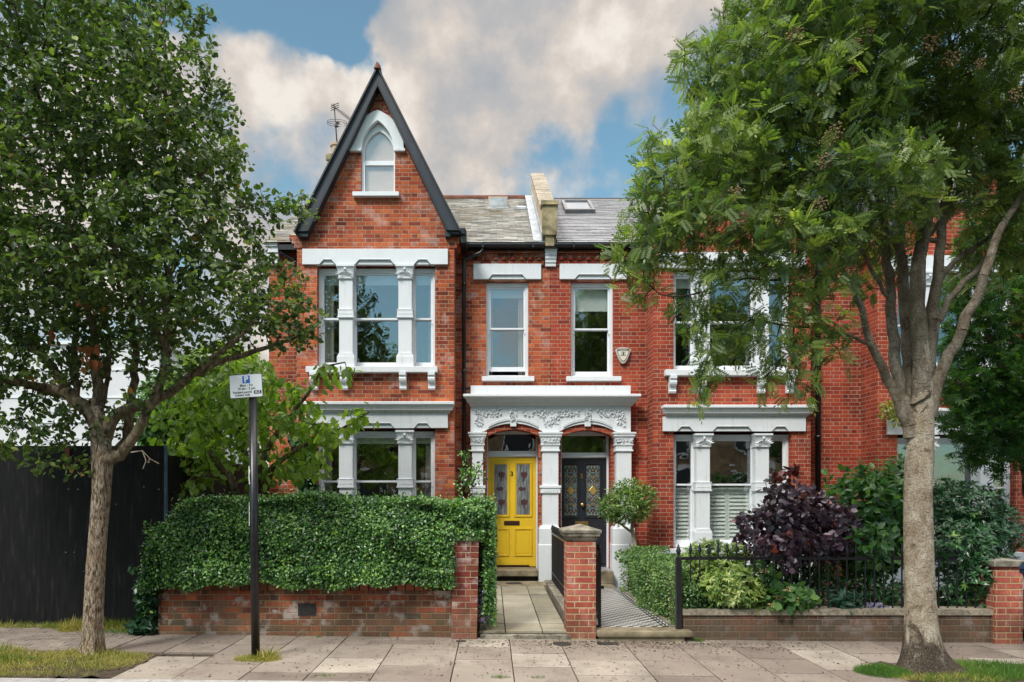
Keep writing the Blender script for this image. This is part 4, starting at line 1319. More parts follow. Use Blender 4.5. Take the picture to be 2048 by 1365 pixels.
# ---- number 5
house5 = thing('terraced_house', 'middle deep red brick house with charcoal front door, grey slate roof and louvred shutters', 'house', (X(1460, YB), YB, 0), 'red brick terraced houses')
bay(house5, 5, m_brick5, shutters=True)
recess_wall(house5, m_brick5, 1100.3, 1672, [(1142, 1227, 563, 757), (1122, 1222, 850, 1190), (1345, 1572, 538, 742), (1345.5, 1571, 862, 1088)])
dogtooth(house5, m_brick5, 1114, 1292)
gutter(house5, xr(1103), xr(1318))
gutter(house5, xr(1605), xr(1712), -.05)
recess_window(house5, (1142, 1227), 658, (1119, 1253), (1132, 1241), blind=zr_(617))
MB().box(xr(1292), xr(1300), YR - .04, YR - .0012, zr_(531), zr_(497)).build('brick_return', m_brick5, house5)
recess_room(house5, 1115, 1250)
dpx = X(1636, 12.99)
downpipe(house5, [(dpx, 12.95, Z(498, 12.95)), (dpx, 12.97, Z(508, 12.97)), (dpx, 12.99, Z(520, 12.99)), (dpx, 12.99, -.2)], .05, [((dpx, 12.99), 2.85), ((dpx, 12.99), 4.6), ((dpx, 12.99), 5.9)])
roof5 = roof_courses(X(1112, YR) + .01, X(1668, YR), 'roof', m_slate2, house5, pitch=.125, wid=.30, seed=9)
MB().tube([(X(1105, YR), RIDGE_Y, RIDGE_Z - .02), (X(1668, YR), RIDGE_Y, RIDGE_Z - .02)], .06, 8).build('ridge_tile', m_slate3, roof5)
a, b = on_roof(1130, 430), on_roof(1196, 409)
sl = Vector((0, RIDGE_Y - EAVE_Y, RIDGE_Z - EAVE_Z)).normalized()
nn = Vector((0, -sl.z, sl.y))
sk = MB()
x0, x1 = a.x, a.x + .66
lo, hi = a, a + sl * 1.05
def slab(mb, x0, x1, s0, s1, h0, h1):
    c = [Vector((xx, a.y, a.z)) + sl * s + nn * h for xx in (x0, x1) for s in (s0, s1) for h in (h0, h1)]
    v = [mb.bm.verts.new(q) for q in c]
    for q in ((0, 1, 3, 2), (4, 6, 7, 5), (0, 4, 5, 1), (2, 3, 7, 6), (0, 2, 6, 4), (1, 5, 7, 3)):
        mb.bm.faces.new([v[t] for t in q])
    return mb
ws = .66
for (q0, q1, s0, s1) in ((0, .07, 0, 1.05), (ws - .07, ws, 0, 1.05), (.0701, ws - .0701, 0, .09), (.0701, ws - .0701, .97, 1.05)):
    slab(sk, a.x + q0, a.x + q1, s0, s1, .0, .115)
sko = sk.build('skylight', noisy('grey_skylight_frame', (.10, .105, .11), (.15, .155, .16), 8, .45, bstr=.1), roof5, bevel=.008)
slab(MB(), a.x + .07, a.x + ws - .07, .09, .97, .07, .085).build('pane', mat('skylight_glass', 0.10, (.16, .18, .20), .6)[0], sko)

# ---- number 7
house7 = thing('terraced_house', 'rightmost red brick house mostly hidden behind the big street tree and dark maple', 'house', (X(1910, YB), YB, 0), 'red brick terraced houses')
bay(house7, 7, m_brick5)
MB().prism([(xr(1672.3), -.25), (xr(2300), -.25), (xr(2300), zr_(488)), (xr(1672.3), zr_(488))], YR, YR + .3, [[(xr(a_), zr_(d_)), (xr(b_), zr_(d_)), (xr(b_), zr_(c_)), (xr(a_), zr_(c_))] for a_, b_, c_, d_ in ((1790, 2010, 545, 745), (1790.5, 2009, 868, 1090))]).build('front_wall', m_brick5, house7)
roof7 = roof_courses(X(1672, YR), X(2330, YR), 'roof', m_slate2, house7, pitch=.125, wid=.30, seed=12)
MB().tube([(X(1672, YR), RIDGE_Y, RIDGE_Z - .02), (X(2330, YR), RIDGE_Y, RIDGE_Z - .02)], .06, 8).build('ridge_tile', m_slate3, roof7)
MB().prism_x([(RIDGE_Y, RIDGE_Z - .02), (19.9, EAVE_Z - .1), (19.9, EAVE_Z - .2), (RIDGE_Y, RIDGE_Z - .15)], X(1672, YR), X(2330, YR)).build('rear_slope', m_slate3, roof7)
MB().box(X(1668, YR) + .01, X(2330, YR), 19.4, 19.7, -.25, EAVE_Z - .1).build('rear_wall', m_brick5, house7)

# ------------------------------------------------------------------ entrance surround shared by the two doors
porch = thing('entrance_surround', 'white carved stone surround with three columns framing the yellow and charcoal doors', 'door surround', (X(1100, YP), YP, .1))
def xp(px): return X(px, YP)
def zp(py): return Z(py, YP)


def arc(xa, xb, z0, zt, n=14):
    c, h = (xa + xb) / 2, zt - z0
    w_ = (xb - xa) / 2
    R_ = (w_ * w_ + h * h) / (2 * h)
    a = math.asin(w_ / R_)
    return [(c + R_ * sin(-a + 2 * a * i / n), zt - R_ + R_ * cos(-a + 2 * a * i / n)) for i in range(n + 1)]


A1, A2 = (968, 1085), (1118, 1233)
ent = [(xp(941), zp(812)), (xp(941), zp(868))] + arc(xp(A1[0]), xp(A1[1]), zp(863), zp(847)) + [(xp(A1[1]), zp(868)), (xp(A2[0]), zp(868))] + arc(xp(A2[0]), xp(A2[1]), zp(864), zp(848)) + [(xp(1262), zp(869)), (xp(1262), zp(812))]
mb = MB().prism(ent[::-1], YP + .02, YR - .002)
mb.box(xp(941), xp(1262), YP + .03, YR - .003, zp(790.5), zp(771))
cornice(porch, xp(930), xp(1275), zp(812.5), zp(791), YP + .02, d=.22, mb=mb)
ento = mb.build('entablature', m_white, porch, bevel=.004)
rl = MB()
yf = YP + .019
relief(rl, xp(978), zp(836), .72 * .72, .32, yf, 95, 3, lambda u, v: v > .15 or u < -.45, .062)
relief(rl, xp(1102), zp(836.5), 1.08, .32, yf, 150, 4, lambda u, v: v > .15 + .35 * abs(u) - .2 or abs(u) < .20 + .18 * (v + 1) * .5, .062)
relief(rl, xp(1222), zp(836), .72 * .72, .32, yf, 95, 5, lambda u, v: v > .15 or u > .45, .062)
for q in (1026.5, 1175.5):
    rl.prism([(xp(q) - .055, zp(853)), (xp(q) + .055, zp(853)), (xp(q) + .075, zp(818)), (xp(q) - .075, zp(818))], yf - .012, yf + .01)
    relief(rl, xp(q), zp(832), .125, .25, yf - .012, 40, int(q), None, .05)
rl.build('carved_leaf_relief', m_white, ento)
for (A, z0, zt) in ((A1, 858, 841), (A2, 859, 842)):
    hm = MB()
    o_ = arc(xp(A[0] + 4), xp(A[1] - 4), zp(z0), zp(zt), 20)
    for (i0, i1) in ((1, 9), (11, 19)):
        s = o_[i0:i1 + 1]
        for e0, e1, yy in ((0, .022, -.022), (.03, .045, -.012)):
            hm.prism([(q[0], q[1] + e0) for q in s] + [(q[0], q[1] + e1) for q in s[::-1]], YP + .02 + yy, YP + .03)
    hm.build('hood_moulding', m_white, ento)
for (A, z0, zt) in ((A1, 868, 852), (A2, 869, 853)):
    o_ = arc(xp(A[0] - 2), xp(A[1] + 2), zp(z0 - 4), zp(zt - 4))
    i2 = arc(xp(A[0] + 3), xp(A[1] - 3), zp(z0 + 6), zp(zt + 7))
    MB().prism(o_ + i2[::-1], YP + .06, YP + .34).build('brick_arch', m_brick5, porch)
for (xa, xb, bx0, bx1) in ((944, 966, 936, 974), (1085, 1117, 1077, 1120.5), (1233, 1263, 1223.5, 1270)):
    d0 = .0 if xa == 1085 else .02
    yq = YP - .0
    c = MB().box(xp(xa), xp(xb), yq, YR - .004, zp(1055), zp(903))
    c.box(xp(xa) - .035, xp(xb) + .035, yq - .03, YR - .005, zp(987), zp(977)).box(xp(xa) - .05, xp(xb) + .05, yq - .045, YR - .005, zp(976.7), zp(971.5))
    c.loft([[(xp(bx0 + e), yq - .07 + e * .009, z_), (xp(bx1 - e), yq - .07 + e * .009, z_), (xp(bx1 - e), YR - .006, z_), (xp(bx0 + e), YR - .006, z_)] for e, z_ in ((0, -.2), (0, zp(1090)), (1.2, zp(1089)), (1.2, zp(1058)), (4.5, zp(1052)))])
    for i in range(7):
        xc = xp(xa) + (xp(xb) - xp(xa)) * (i + .5) / 7
        c.box(xc - .008, xc + .008, yq - .040, yq - .02, zp(985), zp(979))
    co = c.build('column', m_white, porch, bevel=.006)
    k_ = MB()
    k_.loft([[(xp(xa) - e, yq - e, z_), (xp(xb) + e, yq - e, z_), (xp(xb) + e, YR - .007, z_), (xp(xa) - e, YR - .007, z_)] for e, z_ in ((.006, zp(904)), (.03, zp(903)), (.03, zp(900.5)), (.012, zp(900)), (.012, zp(893)), (.03, zp(891)), (.03, zp(888)), (.02, zp(887.5)), (.035, zp(877)), (.06, zp(873)), (.06, zp(868.5)), (.075, zp(868.3)), (.075, zp(865)))])
    relief(k_, (xp(xa) + xp(xb)) / 2, zp(882), xp(xb) - xp(xa) + .03, .085, yq - .028, 26, xa, None, .045)
    k_.build('capital', m_white, co)


# ------------------------------------------------------------------ doors
def xd(px): return X(px, YD)
def zd(py): return Z(py, YD)


def panel_frame(mb, a, b, c, d, y, w_=.035, dep=.018):
    """raised moulding round a door panel"""
    for s in range(2):
        e = s * .018
        q = dep - s * .008
        mb.box(a + e, a + w_ * .5 + e, y - q, y + .004, c + e, d - e).box(b - w_ * .5 - e, b - e, y - q, y + .004, c + e, d - e)
        mb.box(a + w_ * .5 + e, b - w_ * .5 - e, y - q + .0006, y + .004, c + e, c + w_ * .5 + e).box(a + w_ * .5 + e, b - w_ * .5 - e, y - q + .0006, y + .004, d - w_ * .5 - e, d - e)


def doorway(h, pxa, pxb, ytop, ybot, m, glass, name, lab, num, nmat, lp_mat, npos, lpos, uppers, lowers, rail):
    fr = MB()
    xa, xb = xd(pxa), xd(pxb)
    fr.box(xa - .09, xa - .003, YD - .06, YD + .09, zd(1150), zd(840)).box(xb + .003, xb + .09, YD - .06, YD + .09, zd(1150), zd(840))
    fr.box(xa - .003, xb + .003, YD - .058, YD + .09, zd(ytop) + .003, zd(rail)).box(xa - .003, xb + .003, YD - .075, YD + .0, zd(ytop) + .02, zd(ytop) + .05)
    top = zd(rail - 34)
    fr.box(xa - .003, xb + .003, YD - .056, YD + .09, top, zd(835))
    fo = fr.build('door_frame', m_gloss, h, bevel=.005)
    MB().box(xa + .001, xb - .001, YD + .0, YD + .006, zd(rail) - .004, top + .004).build('fanlight', m_glass, fo)
    MB().box(xa - .09, xb + .09, YD + .9, YD + .95, zd(1150), zd(830)).build('hall', m_int, fo)
    d = MB().box(xa, xb, YD - .03, YD + .02, zd(ybot), zd(ytop) - .002)
    for (a, b, c, e) in uppers + lowers:
        panel_frame(d, xd(a), xd(b), zd(e), zd(c), YD - .03)
    for (a, b, c, e) in lowers:
        d.box(xd(a) + .055, xd(b) - .055, YD - .036, YD - .02, zd(e) + .055, zd(c) - .055)
    do = d.build('front_door', m, h, bevel=.003)
    do['label'] = lab
    for (a, b, c, e) in uppers:
        gm_ = glass or lattice_glass('stained_glass_squares', .0315, STAIN, .0035, ((xd(a) + xd(b)) / 2, (zd(c) + zd(e)) / 2))
        MB().box(xd(a) + .045, xd(b) - .045, YD - .0335, YD - .029, zd(e) + .045, zd(c) - .045).build('glass_panel', gm_, do)
    MB().text(num, .125, (xd(npos[0]), YD - .034, zd(npos[1])), depth=.003, bold=.003).build('house_number', nmat, do)
    a, b, c, e = lpos
    lp = MB().box(xd(a), xd(b), YD - .038, YD - .03, zd(e), zd(c), .003)
    lp.box(xd(a) + .03, xd(b) - .03, YD - .045, YD - .038, zd(e) + .022, zd(c) - .022, .002)
    lp.build('letter_plate', lp_mat, do)
    return do


d3 = doorway(house3, 976.5, 1071.5, 915, 1133, m_yellow, m_leaded, 'front_door', 'yellow front door with two long leaded glass panels', '3', m_ink, m_bronze, (1023.5, 948.5), (1008, 1039, 1042, 1051),
             [(984, 1019, 925, 1034), (1028.5, 1064, 925, 1034)], [(984, 1018, 1057, 1112), (1028.5, 1064, 1057, 1112)], 903)
gm = MB()
for (a, b) in ((984, 1019), (1028.5, 1064)):
    for j, yy in enumerate((951, 978, 1006)):
        cx_, cz_ = xd((a + b) / 2) + (-.02 if j == 1 else .015), zd(yy)
        s = 1 if a > 1000 else -1
        pts = [(-.010, -.115), (.012, -.115), (.016, -.055), (.055, -.03), (.066, .02), (.050, .075), (.022, .050), (.0, .085), (-.030, .055), (-.060, .06), (-.066, .0), (-.040, -.035), (-.012, -.055)]
        if j == 1:
            pts = [(-.076, -.012), (-.03, -.045), (.035, -.04), (.076, .0), (.05, .03), (.015, .022), (-.02, .045), (-.06, .03)]
        if s < 0:
            pts = [(-p[0], p[1]) for p in pts[::-1]]
        gm.prism([(cx_ + p[0], cz_ + p[1]) for p in pts], YD - .0362, YD - .033)
gm.build('flower_motif', m_plum, d3)
gs = MB()
for (a, b) in ((984, 1019), (1028.5, 1064)):
    for q in (.3, .55, .78):
        xq = xd(a) + .045 + (xd(b) - xd(a) - .09) * q
        gs.tube([(xq, YD - .034, zd(1030)), (xq + .02, YD - .034, zd(990)), (xq - .015, YD - .034, zd(960)), (xq, YD - .034, zd(930))], .0032, 5)
gs.build('lead_line', m_ink, d3)
MB().box(xd(990), xd(1058), YD - .05, YD - .031, zd(1133), zd(1130)).build('weather_bar', m_bronze, d3)

d5 = doorway(house5, 1123, 1212, 917, 1136, m_char, None, 'front_door', 'charcoal front door with two stained glass panels', '5', m_brass, m_brass, (1163, 953), (1150, 1176, 1043, 1053),
             [(1124, 1158, 927, 1036), (1168, 1203, 927, 1036)], [(1124, 1158, 1059, 1118), (1168, 1203, 1059, 1118)], 906)
for c_ in (1141, 1185.5):
    xq, zq, rr = xd(c_), zd(981.5), .095
    MB().prism([(xq - rr * .86, zq), (xq, zq - rr), (xq + rr * .86, zq), (xq, zq + rr)], YD - .0372, YD - .033).build('amber_diamond', m_gold, d5)
dl = MB()
for c_ in (1141, 1185.5):
    xq, zq, rr = xd(c_), zd(981.5), .095
    q4 = [(xq - rr * .86, zq), (xq, zq - rr), (xq + rr * .86, zq), (xq, zq + rr)]
    for i in range(4):
        dl.tube([(q4[i][0], YD - .037, q4[i][1]), (q4[(i + 1) % 4][0], YD - .037, q4[(i + 1) % 4][1])], .004, 5)
    for yy in (942, 960, 1001, 1018):
        dl.lathe((xq, YD - .034, zd(yy)), [(.001, -.016), (.018, -.008), (.018, .008), (.001, .016)], 8)
dl.build('lead_line', m_brass, d5)
MB().lathe((0, 0, 0), [(.022, 0), (.026, .006), (.012, .012), (.012, .03), (.034, .04), (.040, .058), (.030, .074), (.001, .08)], 18).build('tmp', m_brass)
kn = bpy.data.objects['tmp']
kn.name = 'door_knob'
kn.data.name = 'door_knob'
kn.data.transform(Matrix.Translation((xd(1163.5), YD - .03, zd(1010))) @ Matrix.Rotation(RAD(90), 4, 'X'))
kn.parent = d5
kn.data.polygons.foreach_set('use_smooth', [True] * len(kn.data.polygons))

# entrance steps
st = MB().box(xd(968), xp(1076), YD - .60, YD + .05, zd(1146), zd(1134.5), .012)
tag(st.build('door_step', m_steps), 'worn stone step below the yellow front door', 'step', 'stone door steps')
g_ = MB().box(X(970, 12.95), X(1075, 12.95), 12.92, 12.98, Z(1163, 12.9), Z(1150, 12.9) - .01)
for i in range(31):
    a = X(972, 12.85) + i * .0305
    g_.tube([(a, 12.913, Z(1162.5, 12.85)), (a + .05, 12.913, Z(1151, 12.85))], .0035, 4).tube([(a + .05, 12.910, Z(1162.5, 12.85)), (a, 12.910, Z(1151, 12.85))], .0035, 4)
tag(g_.build('cellar_grille', m_iron), 'dark mesh cellar grille under the yellow door step', 'grille')
st2 = MB().box(X(1118, 12.6), X(1228, 12.6), 12.62, YD + .05, .1, Z(1143.5, 12.62), .012)
st2o = tag(st2.build('door_step', m_steps), 'worn stone step below the charcoal front door', 'step', 'stone door steps')
MB().box(X(1122, 12.8), X(1223, 12.8), 12.72, YD - .04, Z(1143.5, 12.62) + .001, Z(1143.5, 12.62) + .006).build('tiled_tread', m_check, st2o)

# alarm box
yA = YR - .07
al = thing('alarm_box', 'cream shield-shaped burglar alarm box on the brick beside the upper window', 'alarm box', (X(1246, YR), YR, Z(708, YR)))
def shield(s):
    c, zc = X(1246.5, yA), Z(706, yA)
    pts = []
    for i in range(9):
        t = i / 8
        pts.append((c - .148 * s + .296 * s * t, zc + (.062 + .045 * sin(pi * t)) * s))
    for i in range(1, 9):
        t = i / 8
        pts.append((c + .148 * s * (1 - t) ** .75, zc + .062 * s - .27 * s * (1 - (1 - t) ** 1.45)))
    for i in range(1, 8):
        t = 1 - i / 8
        pts.append((c - .148 * s * (1 - t) ** .75, zc + .062 * s - .27 * s * (1 - (1 - t) ** 1.45)))
    return pts
sb = MB().prism(shield(1.0)[::-1], yA, YR - .001)
sb.build('case', m_alarm, al, bevel=.008)
MB().prism(shield(.80)[::-1], yA - .004, yA + .002).build('face', m_ink, al)
MB().prism(shield(.74)[::-1], yA - .006, yA + .002).build('face_plate', m_cream, al)
tx = MB().text('BANHAM', .058, (X(1246.5, yA), yA - .007, Z(700.6, yA)), depth=.001, sx=.92, bold=.0015)
c0, z0 = X(1246.5, yA), Z(708, yA)
tx.box(c0 - .034, c0 - .028, yA - .008, yA - .005, z0 - .03, z0 + .03).box(c0 + .028, c0 + .034, yA - .008, yA - .005, z0 - .03, z0 + .03).box(c0 - .034, c0 + .034, yA - .0082, yA - .005, z0 + .03, z0 + .036).box(c0 - .055, c0 + .055, yA - .0081, yA - .005, z0 - .037, z0 - .030)
tx.prism([(c0 + .014 * cos(t), z0 + .012 + .014 * sin(t)) for t in [2 * pi * i / 12 for i in range(12)]], yA - .0083, yA - .005).prism([(c0 - .006, z0 + .004), (c0 - .014, z0 - .026), (c0 + .014, z0 - .026), (c0 + .006, z0 + .004)], yA - .0084, yA - .005)
tx.build('lettering', m_ink, al)
# ------------------------------------------------------------------ ground, road and pavement
YW = 8.34          # front of the garden walls
YK = 6.335          # back of the kerb


def sheet(name, m, x0, x1, y0, y1, off, nx=2, ny=2, lump=0.0, seed=1):
    r = np.random.default_rng(seed)
    V, T = [], []
    for j in range(ny):
        for i in range(nx):
            x, y = x0 + (x1 - x0) * i / (nx - 1), y0 + (y1 - y0) * j / (ny - 1)
            V.append((x, y, gz(max(-30, min(30, x))) + off + (r.normal() * lump if lump else 0)))
    for j in range(ny - 1):
        for i in range(nx - 1):
            a = j * nx + i
            T += [(a, a + 1, a + nx + 1), (a, a + nx + 1, a + nx)]
    return struct(link(name, arr_mesh(name, np.array(V), np.array(T)), m))


sheet('ground', m_soil, -300, 300, -200, 400, -.32, 61, 2)
sheet('road', m_asph, -60, 60, -3.2, 6.21, -.105, 61, 2)
sheet('far_pavement', m_pave, -60, 60, -6.2, -3.2, -.02, 61, 2)
sheet('pavement_bed', m_soil, -16, 16, 6.22, 9.2, -.022, 33, 2)

slabs = []
rs = random.Random(11)
PITS = [(-9.0, -3.55, 6.3, 7.42), (4.0, 9.0, 6.3, 7.25)]


def slab_box(x0, x1, y0, y1, tone, th=.05, g=.006):
    t = [gz(x) + rs.uniform(-.0035, .0035) for x in (x0, x0, x1, x1)]
    c = []
    for i, x in enumerate((x0 + g, x1 - g)):
        for j, y in enumerate((y0 + g, y1 - g)):
            zt_ = t[i * 2 + j]
            c += [(x, y, zt_ - th), (x, y, zt_)]
    slabs.append((c, tone))


xc = -4.2
i = 0
cuts = [YK]
while xc < 13:
    wd = rs.choice((.6, .6, .6, .62, .75))
    y = YK
    o = rs.choice((.30, .45, .6, .9))
    while y < YW + .02:
        ln = o if y == YK else rs.choice((.6, .75, .9, .6))
        y1 = min(y + ln, YW + .05)
        if YW + .05 - y1 < .14:
            y1 = YW + .05
        sx0, sx1, sy0, sy1 = xc, xc + wd, y, y1
        for a, b, c0, d in PITS:
            if sx1 > a and sx0 < b and sy1 > c0 and sy0 < d:      # slabs are cut round the tree pits
                if d - sy0 < sy1 - d + .35 and sy1 - d > .12:
                    sy0 = d
                elif sx0 < a - .12:
                    sx1 = a
                elif sx1 > b + .12:
                    sx0 = b
                elif sy1 - d > .1:
                    sy0 = d
                else:
                    sx1 = sx0
        if sx1 - sx0 > .05:
            slab_box(sx0, sx1, sy0, sy1, min(1, max(0, rs.gauss(.45, .28))))
        y = y1
    xc += wd
# small block paving along the hoarding
y = 7.46
row = 0
while y < 8.85:
    x = -10.0 + (row % 2) * .1
    while x < -4.22:
        slab_box(x, min(x + .2, -4.21), y, y + .1, rs.uniform(.1, .55), g=.003)
        x += .2
    y += .1
    row += 1
struct(tone_boxes('pavement', slabs, m_pave))
kb_ = []
x = -14
while x < 14:
    l = rs.uniform(.75, .95)
    kb_.append(([(a, b_, gz(a) + c_) for a in (x + .004, x + l - .004) for b_ in (6.18, 6.329) for c_ in (-.2, .002)], rs.random()))
    x += l
struct(tone_boxes('kerb', kb_, m_kerb))
# garden soil
for nm, a, b in (('garden_bed', X(318, 8.5), X(965, 12.6)), ('garden_bed', X(1268, 12.3), 11.0)):
    sheet(nm, m_soil, a, b, YW + .2, 12.6, .13, 30, 20, .02, 5)
sheet('side_yard', m_soil, -30, X(538, 13.1) + .4, 8.95, 26, .02, 20, 12, .02, 6)

# ------------------------------------------------------------------ paths
pth = []
rp = random.Random(4)
zA, zB = .075, .115                 # path rises towards the door
def path_z(y): return zA + (zB - zA) * (y - 8.4) / 4.3
xs_ = [X(960, 8.45), X(1011, 8.45), X(1086, 8.45), X(1137, 8.45) + .03]
xs_ = [-.16, .165, .62, .93]
y = 8.36
while y < 12.3:
    l = .60 if y > 8.4 else .5
    for a, b in zip(xs_, xs_[1:]):
        t = [path_z(yy) + rp.uniform(-.004, .004) for yy in (y, y + l, y, y + l)]
        c = []
        for i_, xx in enumerate((a + .007, b - .007)):
            for j_, yy in enumerate((y + .007, y + l - .007)):
                c += [(xx, yy, t[i_ * 2 + j_] - .04), (xx, yy, t[i_ * 2 + j_])]
        pth.append((c, rp.random()))
    y += l
po = tone_boxes('garden_path', pth, attr_mat('buff_path_paving', [(0, (0.30, 0.275, 0.205)), (.5, (0.40, 0.37, 0.285)), (1, (0.50, 0.465, 0.37))], .85, 60, .35, .4, stain=(.17, .145, .08)))
struct(po)
struct(MB().box(-.22, .97, 8.35, 12.88, -.2, .052).build('path_bed', m_soil))
ld = MB().box(-.10, 1.02, 12.30, 12.90, .03, .122, .01)
struct(ld.build('path_landing', m_steps))
rb = MB().lathe((X(1028, 12.5), 12.52, .1225), [(.15, -.01), (.15, .003), (.12, .006), (.001, .006)], 20)
tag(rb.build('coal_hole_cover', m_iron), 'round dark coal hole cover set in the stone before the yellow door', 'cover')
er = MB().box(-.14, .96, 8.27, 8.356, -.12, .045, .01)
struct(er.build('path_edge', m_stone))
# chequered path of number 5
c5a, c5b = 1.335, 2.24
struct(MB().box(c5a, c5b, 8.50, 12.12, -.2, .092).build('tiled_path', m_check))
bd = MB()
for e0, e1 in ((.0, .02), (.045, .065)):
    bd.box(c5b - .10 + e0, c5b - .10 + e1, 8.5, 12.12, .09, .0945)
struct(bd.build('path_border', m_char))
struct(MB().box(c5a, X(1230, 12.3), 12.12, 12.64, -.2, .098).build('path_landing', m_steps))
sl5 = MB().box(X(1192, 8.3), X(1382, 8.3), 8.20, 8.50, .03, .104, .025).box(X(1197, 8.3), X(1366, 8.3), 8.235, 8.50, -.2, .031)
tag(sl5.build('threshold_step', m_steps), 'broad worn stone step at the pavement end of the chequered path', 'step')
struct(MB().box(c5b + .003, c5b + .07, 8.5, 12.1, -.2, .115).build('path_edging', m_stone))

# ------------------------------------------------------------------ garden walls and piers
def zw(py): return Z(py, YW)
def xw(px): return X(px, YW)


gw = thing('garden_wall', 'low weathered red brick wall with a vent grating under the big hedge', 'wall', (xw(610), YW, 0))
wl = MB().box(xw(316), xw(905), YW, YW + .22, -.1, zw(1182))
r_ = random.Random(2)
wl.build('brickwork', m_gwall, gw, bevel=.004)
cpn = []
x = xw(316)
while x < xw(900):
    cpn.append((box8(x + .004, x + .104, YW - .004 + r_.uniform(-.004, .004), YW + .224, zw(1182) + .003, zw(1182) + .10 + r_.uniform(-.004, .004)), r_.random()))
    x += .112
tone_boxes('brick_coping', cpn, attr_mat('coping_brick', [(0, (.14, .05, .035)), (.5, (.30, .085, .05)), (1, (.40, .15, .09))], .9, 30, .5, .6, stain=(.12, .10, .05)), gw)
vn = MB().box(xw(596), xw(632), YW - .006, YW + .01, zw(1232), zw(1207))
vh = MB()
for i in range(8):
    for j in range(5):
        vh.box(xw(597) + .012 + i * .0255, xw(597) + .030 + i * .0255, YW - .0075, YW - .004, zw(1231) + .010 + j * .028, zw(1231) + .028 + j * .028)
vg = vn.build('vent_grating', m_iron, gw)
vh.build('vent_hole', m_ink, vg)


def pier(name, label, px0, px1, py_top, mb_, y0, dep=.36, cap='pyramid', base=-.12, lean=0.0):
    xa, xb, zt = X(px0, y0), X(px1, y0), Z(py_top, y0)
    t = thing(name, label, 'gate pier', ((xa + xb) / 2, y0, base), 'brick gate piers')
    s = MB().box(xa, xb, y0, y0 + dep, base, zt)
    if lean:
        for v in s.bm.verts:
            v.co.x += lean * (v.co.z - base)
    s.build('shaft', mb_, t, bevel=.004)
    c = MB()
    o = lean * zt
    if cap == 'pyramid':
        pr = [(-.0, .001), (.03, .035), (.035, .06), (.06, .075), (.065, .10), (.078, .115), (.082, .14), (.078, .15)]
        k = [[(xa - e + .02, y0 - e + .02, zt + h_), (xb + e - .02, y0 - e + .02, zt + h_), (xb + e - .02, y0 + dep + e - .02, zt + h_), (xa - e + .02, y0 + dep + e - .02, zt + h_)] for e, h_ in pr]
        xm, ym = (xa + xb) / 2, y0 + dep / 2
        k.append([(xm - .01, ym - .01, zt + .215), (xm + .01, ym - .01, zt + .215), (xm + .01, ym + .01, zt + .215), (xm - .01, ym + .01, zt + .215)])
        c.loft(k)
    elif cap == 'flat':
        c.box(xa - .035, xb + .035, y0 - .035, y0 + dep + .035, zt + .001, zt + .075, .008)
    else:
        c.box(xa + o - .012, xb + o + .012, y0 - .012, y0 + dep + .012, zt + .001, zt + .055, .01)
    c.build('cap', m_stone, t)
    return t


pier('gate_pier', 'leaning pink-red brick pier at the right end of the hedge, bloom on its bricks', 902, 953, 1083, m_pier2, 8.25, .36, 'slab', -.12, .022)
pier('gate_pier', 'central red brick pier with a pointed stone cap between the two paths', 1134, 1192, 1085, m_pier, 8.28, .36, 'pyramid', -.12)
pier('gate_pier', 'orange-red brick pier with flat stone cap at the right edge beyond the big tree', 1990, 2046, 1134, m_pier, 8.28, .36, 'flat', -.25)

rw = thing('garden_wall', 'low sooty brown brick wall with pale stone coping under the iron railings', 'wall', (xw(1670), YW, -.05))
MB().box(xw(1367), xw(1986), YW, YW + .2, -.25, zw(1231)).build('brickwork', m_rwall, rw)
cps = []
x = xw(1365)
while x < xw(1984):
    x2 = min(x + 1.02, xw(1987))
    cps.append((box8(x + .003, x2 - .003, YW - .025, YW + .225, zw(1230.5) + .001, zw(1219)), r_.random()))
    x = x2
co_ = tone_boxes('coping', cps, m_coping, rw)

# iron railings on the right-hand wall
rail = thing('railings', 'black spear-headed iron railings on the low wall before the purple shrub', 'railings', (xw(1670), YW + .09, zw(1219)), 'black iron railings')
yr = YW + .09
zc, zrl = Z(1219, yr), Z(1117, yr)
mb = MB().box(X(1352, yr), X(1990, yr), yr - .006, yr + .006, zrl - .02, zrl + .018)
mb.build('top_rail', m_black, rail)


def spear(mb, x, y, z0, z1, r=.0095, head=.17):
    mb.tube([(x, y, z0), (x, y, z1)], r, 8)
    h = [(r, 0), (r * 1.9, .004), (r * 1.9, .012), (r * .9, .016), (r * 1.0, head * .22), (r * 2.5, head * .42), (r * 2.15, head * .55), (.001, head)]
    mb.lathe((x, y, z1 - .005), h, 10)


b0 = MB()
spear(b0, X(1381, yr), yr, zc - .01, zrl + .03)
bar = b0.build('bar', m_black, rail, smooth=False)
n = 33
for i in range(1, n):
    copy_part(bar, rail, dx=i * .1135, dz=-.0006 * i)
gp_ = MB()
xg_ = X(1357, 8.36)
gp_.box(xg_ - .032, xg_ + .032, 8.33, 8.394, .09, Z(1116, 8.36))
gp_.lathe((xg_, 8.362, Z(1116, 8.36)), [(.02, 0), (.02, .012), (.010, .018), (.012, .03), (.03, .075), (.027, .10), (.001, .175)], 12)
tag(gp_.build('gate_post', m_black, bevel=.003), 'square black iron gate post with a spear tip beside the chequered path', 'post')

